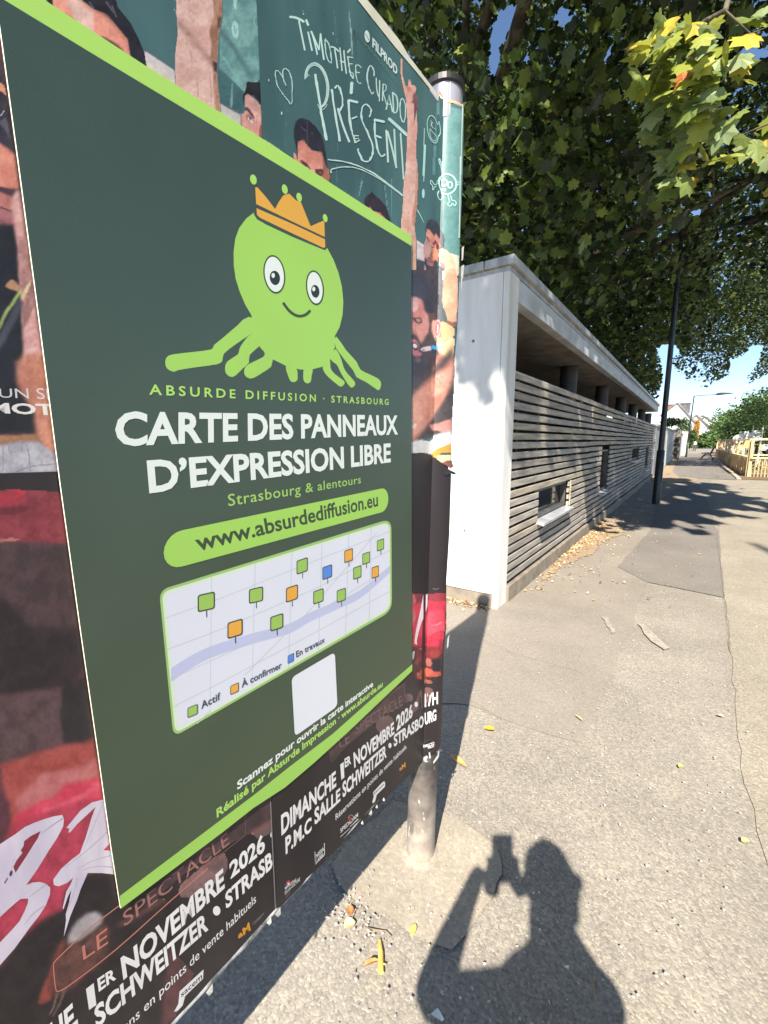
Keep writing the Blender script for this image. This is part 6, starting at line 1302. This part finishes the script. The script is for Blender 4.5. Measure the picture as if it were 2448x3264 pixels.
TB_ = tree(-4.4, 14.5, .32, 13, [[(-4.3,14.5,3.8),(-3,13.4,4.6),(-1.4,12.2,5.4),(.2,11,6),(1.6,10,6.1),.14], [(-4.3,14.5,4.6),(-2.6,15,5.6),(-.8,15.4,6.2),(1.2,15.6,6.6),.12], [(-4.3,14.5,6),(-3,13,8),(-1.6,11.5,9.6),.1]],
    'second plane tree, over the middle of the slatted building')
TC_ = tree(-4.2, 22.0, .30, 12, [[(-4.1,22,3.8),(-3.2,21.2,5.2),(-2.2,20.5,6.6),.12], [(-4.1,22,4.6),(-3,22.8,6.0),(-2.2,23.4,7.4),.12]],
    'third plane tree, hanging over the far end of the slatted building')
TD_ = tree(4.6, -4.6, .32, 13, [[(4.6,-4.6,5),(5,-2,6.5),(5.2,1,7.2),.12]],
    'plane tree behind the photographer, its crown reaching over the footway', grp=None)
# crown volumes: ellipsoids (centre, radii, share)
VOL = [((-3.6,7.5,9),(5.0,5.6,5.4),26), ((-2.8,13.8,8.6),(5.2,5.0,5.2),22), ((-2.2,21.5,8.0),(4.6,5.0,4.8),20), ((.4,2.2,9.4),(4.6,5.2,4.0),20), ((2.6,9,8.8),(3.6,5,3.8),14), ((2.2,16.5,7.6),(3.0,5,3.4),9), ((-3.6,7.5,4.6),(3.4,3.6,1.6),5), ((-3.2,13.8,4.4),(3.4,4,1.5),5), ((-2.4,21,4.2),(2.8,4.5,1.3),5), ((3.6,2.6,6.2),(2.8,3.2,2.6),8), ((4.8,-3,9.5),(4.2,4.2,3.6),8), ((-6.5,19,6),(5,12,4.5),14), ((1.6,26.5,7.2),(3.8,4.5,3.4),13), ((3.2,33,7.5),(4,5,3.5),8)]
tot = sum(v[2] for v in VOL); NC = 42000; Cs = []
for c, r_, w in VOL:
    n = int(NC*w/tot); d = rng.normal(0, 1, (n, 3)); d /= np.linalg.norm(d, axis=1)[:, None]; q = rng.random(n)**(1/2.6)
    Cs.append(np.array(c)+d*q[:, None]*np.array(r_))
C = np.concatenate(Cs)
# extra leafy twigs where the photograph shows tree shade on the ground and on the walls
def lift(gx, gy, gz, t): return np.stack([gx, gy, gz], 1)-A3(LD)*t[:, None]
sx_ = rng.uniform(-1.25, 5, 9000); sy_ = rng.uniform(7.5, 21, 9000); m_ = inpoly(sx_, sy_, SHADE); sx_, sy_ = sx_[m_], sy_[m_]
C = np.concatenate([C, lift(sx_, sy_, 0*sx_, rng.uniform(7.0, 13.5, len(sx_)))])
ex = rng.uniform(Xw-1.2, Xw+.02, 150); ez = rng.uniform(2.0, 2.8, 150); C2 = lift(ex, np.full(150, Yc), ez, rng.uniform(4.4, 6.4, 150))
wy = rng.uniform(3.6, 8.4, 700); wz = rng.uniform(1.2, 2.6, 700); C3 = lift(np.full(700, Xw), wy, wz, rng.uniform(4.6, 7.5, 700))
C = np.concatenate([C, C2, C3])
px, py = project(C+0); px = np.nan_to_num(px, nan=-9999); py = np.nan_to_num(py, nan=-9999)
infr = (px > -60) & (px < 2508) & (py > -60) & (py < 3324)
def visible_ok(px, py, infr, edge=0):
    ok = inpoly(px, py, CANOPY)
    for h in HOLES: ok &= ~inpoly(px, py, h)
    return ok | ~infr
gap = (np.sin(C[:,0]*1.9+1)*np.sin(C[:,1]*1.7+C[:,2])*np.sin(C[:,2]*2.1+C[:,0]) < .24)
keep = visible_ok(px, py, infr) & landing_ok(C) & (C[:, 2] > 3.0) & gap
C = C[keep]
per = 8
Lf_ = np.repeat(C, per, 0)+rng.normal(0, .17, (len(C)*per, 3))
px, py = project(Lf_); px = np.nan_to_num(px, nan=-9999); py = np.nan_to_num(py, nan=-9999)
infr = (px > -20) & (px < 2468) & (py > -20) & (py < 3280)
dist = np.linalg.norm(Lf_-A3(CAM), axis=1)
# the sun must reach the near hanging branch, and no leaf may hang right in front of the lens
BR0 = A3(CAM)+A3(ray(2230, 380).normalized())*5.0
rel = Lf_-BR0; al = -(rel@A3(LD)); pr = np.linalg.norm(rel+al[:, None]*A3(LD), axis=1)
clear = (al > -.4) & (pr < .75+.25*np.sin(al*3)) 
keep = visible_ok(px, py, infr) & landing_ok(Lf_) & ~clear & (dist > 3.6) & (Lf_[:, 2] > 2.9)
Lf_ = Lf_[keep]; dist = dist[keep]; infr = infr[keep]
print('leaves', len(Lf_), 'in frame', int(infr.sum()))
tx = np.array([[t[0], t[1]] for t in trees]); own = np.argmin((Lf_[:, None, 0]-tx[None, :, 0])**2*.35+(Lf_[:, None, 1]-tx[None, :, 1])**2, 1)
for i, (x, y, t) in enumerate(trees):
    for near, tm in ((True, MAPLE), (False, SIMPLE)):
        s_ = (own == i) & ((dist < 8.5) & infr if near else ~((dist < 8.5) & infr))
        if not s_.any(): continue
        pr_ = rng.choice(3, s_.sum(), p=[.46, .27, .27]); me = leaf_mesh('crown', Lf_[s_], .14, tm, LM+[LMY], np.where(rng.random(s_.sum()) < .003, 3, pr_))
        o = bpy.data.objects.new('crown', me); COL.objects.link(o); under(o, t); o['kind'] = 'stuff'
# the sunlit branch hanging close by: separate leaves
CLU = c3([(960,110),(1180,40),(1320,90),(1440,180),(1659,60),(1659,200),(1480,260),(1500,480),(1400,600),(1659,700),(1659,860),(1480,960),(1240,880),(1230,1010),(1000,1000),(930,1010),(1050,900),(1010,780),(1060,700),(1160,700),(1060,600),(920,470),(900,350),(1000,250)])
hb = empty('hanging_branch', (-.1, 4.0, 4.0), 'sunlit leafy plane branch hanging at the upper right, nearer than the dark crowns', 'branch')
def lm_obj(tm, s):
    k = len(tm); bend = .12; vs = [(x*s, y*s, -bend*s*(abs(x)*1.2+y*y*.8)+random.uniform(-.01, .01)*s*3) for x, y in tm]+[(0,-.08*s,.03*s)]
    me = bpy.data.meshes.new('leaf'); me.from_pydata(vs, [], [(i, (i+1) % k, k) for i in range(k)]); return me
lmes = []
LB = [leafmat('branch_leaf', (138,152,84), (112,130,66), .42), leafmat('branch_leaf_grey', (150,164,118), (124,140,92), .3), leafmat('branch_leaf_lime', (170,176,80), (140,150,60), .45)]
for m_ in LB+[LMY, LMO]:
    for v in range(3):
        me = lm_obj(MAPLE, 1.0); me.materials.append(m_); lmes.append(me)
tw_pts = [c3([(1300,120)])[0], c3([(1180,330)])[0], c3([(1130,560)])[0], c3([(1120,760)])[0], c3([(1130,900)])[0]]
def at(px, py, d): return CAM+ray(px, py).normalized()*d
k = MB(); D0 = 5.0
k.tube([at(*c3([(1500,-260)])[0], 6.2), at(*c3([(1420,60)])[0], 5.6)]+[at(*q, D0+.1) for q in tw_pts], [.03,.02,.014,.010,.008,.006,.004], 6)
for a, b, c in ((1300,1480,1659), ): pass
for L in ([(1420,60),(1560,190),(1659,150)], [(1180,330),(1300,420),(1440,470)], [(1659,690),(1520,750),(1400,760),(1330,860)], [(1180,330),(1040,280),(980,240)], [(1200,560),(1300,640),(1380,720)]): k.tube([at(*q, D0+.05) for q in c3(L)], [.008,.006,.003]+([.002] if len(L) > 3 else []), 5)
k.build('twig', M_LIMB, hb, smooth=True)
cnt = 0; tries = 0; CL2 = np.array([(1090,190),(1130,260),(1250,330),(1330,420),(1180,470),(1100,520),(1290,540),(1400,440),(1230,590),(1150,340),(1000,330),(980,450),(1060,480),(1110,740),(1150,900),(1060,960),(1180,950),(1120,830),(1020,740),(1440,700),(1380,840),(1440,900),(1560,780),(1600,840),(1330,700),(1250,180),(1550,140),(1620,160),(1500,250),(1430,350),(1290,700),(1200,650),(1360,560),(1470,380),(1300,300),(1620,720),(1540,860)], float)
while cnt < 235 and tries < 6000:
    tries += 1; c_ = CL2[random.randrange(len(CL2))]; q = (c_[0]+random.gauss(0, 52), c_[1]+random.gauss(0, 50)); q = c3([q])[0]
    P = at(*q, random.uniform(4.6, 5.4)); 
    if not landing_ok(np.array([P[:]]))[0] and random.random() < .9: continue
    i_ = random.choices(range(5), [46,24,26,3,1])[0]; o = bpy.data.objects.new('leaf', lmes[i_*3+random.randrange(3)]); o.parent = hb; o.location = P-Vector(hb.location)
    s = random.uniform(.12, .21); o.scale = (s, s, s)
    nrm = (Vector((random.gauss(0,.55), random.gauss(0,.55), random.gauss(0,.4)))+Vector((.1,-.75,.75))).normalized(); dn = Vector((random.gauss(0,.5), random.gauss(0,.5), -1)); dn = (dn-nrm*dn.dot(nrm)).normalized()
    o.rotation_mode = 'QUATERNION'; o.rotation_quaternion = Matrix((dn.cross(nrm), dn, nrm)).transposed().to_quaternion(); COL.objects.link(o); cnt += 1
print('branch leaves', cnt)
# background trees, hedge
def bush(name, lab, cat, blobs, n, size, cols, trunk=None, grp=None, kind=None):
    x0, y0 = blobs[0][0][0], blobs[0][0][1]; t = empty(name, (x0, y0, 0), lab, cat, grp)
    Cb = []
    tot = sum(b[1][0]*b[1][2] for b in blobs)
    for c, r_ in blobs:
        m = int(n*r_[0]*r_[2]/tot); d = rng.normal(0, 1, (m, 3)); d /= np.linalg.norm(d, axis=1)[:, None]; sub = rng.random(m)**.45
        lump = 1+.16*np.sin(d[:, 0]*7+c[0])*np.cos(d[:, 2]*6+c[1])+.1*np.sin(d[:, 1]*13); Cb.append(np.array(c)+d*(sub*lump)[:, None]*np.array(r_))
    Cb = np.concatenate(Cb); Cb = Cb[Cb[:, 2] > .15]; me = leaf_mesh('crown', Cb, size, SIMPLE, cols); o = bpy.data.objects.new('crown', me); COL.objects.link(o); under(o, t); o['kind'] = 'stuff'
    if trunk:
        k = MB(); 
        for (tx_, ty_, r, h_) in trunk: k.tube([(tx_,ty_,0),(tx_+.05,ty_,h_*.5),(tx_,ty_,h_)], [r, r*.8, r*.4], 8)
        k.build('trunk', M_LIMB, t)
    return t
BG = [leafmat('far_leaf', (104,130,72), (76,100,54)), leafmat('far_leaf_dark', (70,94,54), (50,70,42)), leafmat('far_leaf_light', (134,158,88), (108,132,70))]
def pxz(px, py, D): q = ony(*Zp(px, py), D); return (q.x, D, q.z)
bush('street_tree', 'bushy green street tree rising behind the fence at the right edge', 'tree', [(pxz(1420,360,48),(2.0,2,1.7)), (pxz(1540,280,47),(1.9,2,2.1)), (pxz(1300,420,49),(1.5,1.6,1.3)), (pxz(1660,330,48),(2.2,2.4,2.2)), (pxz(1500,520,48),(3.0,2,1.0))], 13000, .2, BG, [(pxz(1500,700,48)[0],48,.12,3.5)], grp='street trees behind the fence')
bush('street_tree', 'second green tree, lower and left of the bushy one', 'tree', [(pxz(1180,430,62),(1.7,1.7,1.5)), (pxz(1110,510,64),(1.4,1.4,1.1)), (pxz(1240,540,60),(1.6,1.5,1.0))], 6000, .2, BG, [(pxz(1120,600,62)[0],62,.1,3)], grp='street trees behind the fence')
bush('street_tree', 'hazy pale green tree beyond the gabled houses', 'tree', [(pxz(1030,440,120),(3.2,3,3.6)), (pxz(1110,470,122),(3,3,3.4)), (pxz(960,560,118),(2,2,2.6))], 6000, .4, [BG[0], BG[2]], grp='street trees behind the fence')
bush('clipped_hedge', 'wide clipped green hedge closing the end of the street', 'hedge', [((-.6,98,1.2),(2.6,1.2,1.5)), ((2.2,98,1.3),(2.0,1.2,1.7)), ((-3,98,1.1),(2,1.2,1.3))], 8000, .4, BG)
bush('garden_tree', 'dark small tree over the white wall beside the far lamp post', 'tree', [(pxz(455,440,60),(.8,.8,.9)), (pxz(420,400,58),(.5,.5,.5)), (pxz(560,590,62),(.7,.6,.9))], 2600, .16, BG[:2])
bush('garden_tree', 'dark bush rising above the white garden wall next to the big lamp post', 'tree', [(pxz(265,385,34),(.6,.5,.30)), (pxz(225,400,33),(.4,.4,.25))], 1200, .11, [BG[1]])
bush('autumn_shrub', 'orange-leaved climbing shrub on the middle of the row of white houses', 'shrub', [(pxz(628,500,76),(.42,.4,1.5)), (pxz(640,430,76),(.35,.3,.8))], 1500, .16, [mat('orange_leaf', (222,150,60), (196,120,50), rough=.6, scale=3, trans=.3), mat('orange_leaf2', (206,176,80), None, rough=.6, scale=3, trans=.3)])
for i, (px_, D) in enumerate(((1515,30),(1375,34))):        # young staked saplings, white trunks
    b = ony(*Zp(px_, 900), D); t = empty('young_tree', (b.x, D, 0), ['young tree with a limewashed trunk, right one','young tree with a limewashed trunk, left one'][i], 'young tree', 'saplings in the bed')
    zt_ = ony(*Zp(px_, 430), D).z; k = MB(); k.tube([(b.x,D,0),(b.x+.02,D,1.2),(b.x+.05,D,zt_)], [.055,.05,.03], 8); k.build('trunk', mat('limewash', (236,236,216), (206,206,180), rough=.8, scale=6), t, smooth=True)
    me = leaf_mesh('crown', np.array([b.x+.05, D, zt_+.6])+rng.normal(0, 1, (900, 3))*np.array([.5,.5,.45]), .13, SIMPLE, BG); o = bpy.data.objects.new('crown', me); COL.objects.link(o); under(o, t); o['kind'] = 'stuff'
# low planting in the bed
PB_ = np.stack([rng.uniform(1.9, 8, 1400), rng.uniform(22.6, 46, 1400), rng.uniform(.03, .35, 1400)], 1)
o = bpy.data.objects.new('bed_planting', leaf_mesh('bed_planting', PB_, .14, SIMPLE, BG)); COL.objects.link(o); o['kind'] = 'stuff'
# wooded horizon
HB = np.stack([rng.uniform(-120, 260, 9000), rng.uniform(230, 300, 9000), rng.uniform(-1, 7, 9000)], 1)
o = bpy.data.objects.new('far_wood', leaf_mesh('far_wood', HB, 3.2, SIMPLE, BG)); COL.objects.link(o); o['kind'] = 'stuff'

# ================================================================ the photographer, seen only by the shadow
per_ = empty('person', (.19, -.25, 0), 'photographer in dark clothes holding up a phone, seen only as a shadow on the asphalt', 'person')
def skin_body(name, V, E, mats, levels=2, root=0):
    me = bpy.data.meshes.new(name); me.from_pydata([v[:3] for v in V], E, []); o = bpy.data.objects.new(name, me); COL.objects.link(o)
    sk = o.modifiers.new('skin', 'SKIN'); 
    for i, v in enumerate(V): me.skin_vertices[0].data[i].radius = (v[3], v[4] if len(v) > 4 else v[3])
    me.skin_vertices[0].data[root].use_root = True
    ss = o.modifiers.new('sub', 'SUBSURF'); ss.levels = levels; ss.render_levels = levels
    bpy.context.view_layer.update(); me2 = bpy.data.meshes.new_from_object(o.evaluated_get(bpy.context.evaluated_depsgraph_get()))
    bpy.data.objects.remove(o); o = bpy.data.objects.new(name, me2); COL.objects.link(o); me2.materials.clear()
    for m_ in mats: me2.materials.append(m_)
    me2.polygons.foreach_set('use_smooth', [True]*len(me2.polygons)); return under(o, per_)
fh2 = Vector((-.58,.81,0)); rh = Vector((.81,.58,0)); B0 = Vector((.19,-.25,0))
def pp(r_, f_, z): return tuple(B0+rh*r_+fh2*f_+Vector((0,0,z)))
HL = Vector((-.035,-.012,1.385)); HR = Vector((.045,.035,1.375))    # hands at the phone
V = [(*pp(0,0,.92),.135,.11),(*pp(0,0,1.08),.12,.09),(*pp(.02,.0,1.20),.15,.09),(*pp(.03,0,1.29),.055,.05),(*pp(.035,.01,1.42),.046),(*pp(.04,.03,1.50),.05),
     (.325,-.145,1.265,.06),(.285,.0,1.09,.05),(*(HR+Vector((.030,.0,-.055))),.028),
     (.055,-.325,1.25,.05),(-.10,-.215,1.06,.056),(-.062,-.112,1.255,.030),(-.050,-.040,1.315,.022),
     (*pp(.10,0,.86),.11),(*pp(.11,.02,.50),.072),(*pp(.11,-.02,.10),.045),(*pp(.12,.08,.04),.045),(*pp(.12,.17,.03),.034),
     (*pp(-.10,0,.86),.11),(*pp(-.11,.02,.50),.072),(*pp(-.12,-.02,.10),.045),(*pp(-.13,.08,.04),.045),(*pp(-.13,.17,.03),.034)]
E_ = [(0,1),(1,2),(2,3),(3,4),(4,5),(3,6),(6,7),(7,8),(3,9),(9,10),(10,11),(11,12),(0,13),(13,14),(14,15),(15,16),(16,17),(0,18),(18,19),(19,20),(20,21),(21,22)]
M_CLO = mat('dark_cotton', (46,48,56), (36,38,44), rough=.9, scale=20); M_SKN = mat('tanned_skin', (196,146,118), (180,130,104), rough=.6, scale=12)
skin_body('body', V, E_, [M_CLO])
# head with face
bm = bmesh.new(); bmesh.ops.create_icosphere(bm, subdivisions=4, radius=1)
hc = Vector(pp(.06,.0,1.575)); 
for v in bm.verts:
    x, y, z = v.co; w = .072*(1-.12*max(0,-z)**2-.18*max(0,-z-.5)); dpt = .090; h_ = .118
    yy = y*dpt; 
    if y > 0: yy += .016*math.exp(-((x/.18)**2+((z+.12)/.16)**2))*1.5-.006*math.exp(-((abs(x)-.38)**2/.02+(z-.05)**2/.02))+.006*math.exp(-((x/.3)**2+((z+.5)/.12)**2))+.008*math.exp(-((x/.3)**2+((z+.85)/.15)**2))
    q = hc+rh*(x*w)+fh2*yy+Vector((0,0,z*h_)); v.co = q
me = bpy.data.meshes.new('head'); bm.to_mesh(me); bm.free(); me.materials.append(M_SKN); me.polygons.foreach_set('use_smooth', [True]*len(me.polygons)); o = bpy.data.objects.new('head', me); COL.objects.link(o); under(o, per_)
for s in (-1, 1):
    k = MB(); e = hc+rh*(.079*s)-fh2*.002; k.tube([e+Vector((0,0,-.03)), e+rh*s*.01, e+rh*s*.012+Vector((0,0,.018)), e+Vector((0,0,.03))], [.008,.015,.015,.006], 8); k.build('ear', M_SKN, per_, smooth=True)
    k = MB(); e = hc+rh*(.031*s)+fh2*.083+Vector((0,0,.008)); k.tube([e, e+fh2*.006], [.012,.006], 10); k.build('eye', mat('eye_white', (230,228,224), None, rough=.2), per_, smooth=True)
k = MB(); e = hc+fh2*.088+Vector((0,0,-.055)); k.tube([e-rh*.022, e+fh2*.005, e+rh*.022], [.002,.006,.002], 6); k.build('mouth', mat('lips', (160,96,88), None, rough=.5), per_, smooth=True)
bm = bmesh.new(); bmesh.ops.create_icosphere(bm, subdivisions=3, radius=1)
for v in [v for v in bm.verts if not (v.co.z > .1 or (v.co.y < -.2 and v.co.z > -.45))]: bm.verts.remove(v)
for v in bm.verts: v.co = hc+rh*(v.co.x*.075)+fh2*(v.co.y*.092-.004)+Vector((0,0,v.co.z*.123))
me = bpy.data.meshes.new('hair_cap'); bm.to_mesh(me); bm.free(); me.materials.append(mat('dark_hair', (36,28,24), (24,18,16), rough=.5, scale=30)); o = bpy.data.objects.new('hair_cap', me); COL.objects.link(o); under(o, per_)
for s in (-1, 1):
    k = MB(); a_ = Vector(pp(.115*s,-.06,.045)); k.tube([a_, a_+fh2*.06+Vector((0,0,.005)), a_+fh2*.17-Vector((0,0,.008)), a_+fh2*.25-Vector((0,0,.014))], [.036,.045,.043,.022], 12); k.build('shoe', mat('dark_shoe', (40,38,40), None, rough=.6), per_, smooth=True)
d = rng.normal(0, 1, (2600, 3)); d /= np.linalg.norm(d, axis=1)[:, None]; d = d[(d[:, 2] > .05) | ((d[:, 1] < -.25) & (d[:, 2] > -.5))]
Q = np.array(hc[:])+np.outer(d[:, 0]*.071, rh[:])+np.outer(d[:, 1]*.089, fh2[:])+np.outer(d[:, 2]*.117, (0,0,1))
o = bpy.data.objects.new('hair', leaf_mesh('hair', Q, .032, SIMPLE, [mat('dark_hair', (36,28,24), (24,18,16), rough=.5, scale=30)])); COL.objects.link(o); under(o, per_)
# hands: palm plus five fingers each, closed on the edges of the phone behind the lens
def hand(H, side, wrist):
    fdir = Vector(FW); r_ = Vector(RT)*side; u_ = Vector(UP)
    pc = H; V = [(*wrist,.026,.022), (*(pc-r_*.012-u_*.022),.030,.016), (*(pc-r_*.004+u_*.006),.030,.014)]; E = [(0,1),(1,2)]
    skin_body('hand', V, E, [M_SKN], 2)
    for i, (dz, ln) in enumerate(((-.028,.050),(-.010,.058),(.009,.062),(.027,.056))):
        b = pc+u_*(dz)-fdir*.012; V = [(*(b-r_*.008),.0085),(*(b+r_*.010+fdir*.014),.0082),(*(b-r_*.004+fdir*.020),.0075),(*(b-r_*(.016)+fdir*.019),.0062)]
        skin_body('finger', V, [(0,1),(1,2),(2,3)], [M_SKN], 1)
    b = pc-u_*.022-fdir*.018; V = [(*(b-r_*.004),.011),(*(b-r_*.020+u_*.016-fdir*.006),.0095),(*(b-r_*.036+u_*.034-fdir*.002),.008)]
    skin_body('thumb', V, [(0,1),(1,2)], [M_SKN], 1)
k = MB(); c = CAM-Vector(UP)*.060-Vector(FW)*.010
w_, h_, t_ = .037, .080, .004
vs = [c+Vector(RT)*a*w_+Vector(UP)*b*h_+Vector(FW)*e*t_ for e in (-1, 1) for a, b in ((-1,-1),(1,-1),(1,1),(-1,1))]
k.add(vs, [(0,1,2,3),(7,6,5,4),(0,4,5,1),(1,5,6,2),(2,6,7,3),(3,7,4,0)]); ph = k.build('phone', mat('black_phone', (24,24,26), None, rough=.2), bevel=.003)
tag(ph, 'black phone held upright right behind the viewpoint by the photographer', 'phone')
hand(c-Vector(RT)*.044-Vector(UP)*.030-Vector(FW)*.006, -1, Vector(c)-Vector(RT)*.050-Vector(UP)*.085-Vector(FW)*.045)
hand(c+Vector(RT)*.044-Vector(UP)*.030-Vector(FW)*.006, 1, Vector(c)+Vector(RT)*.060-Vector(UP)*.085-Vector(FW)*.045)
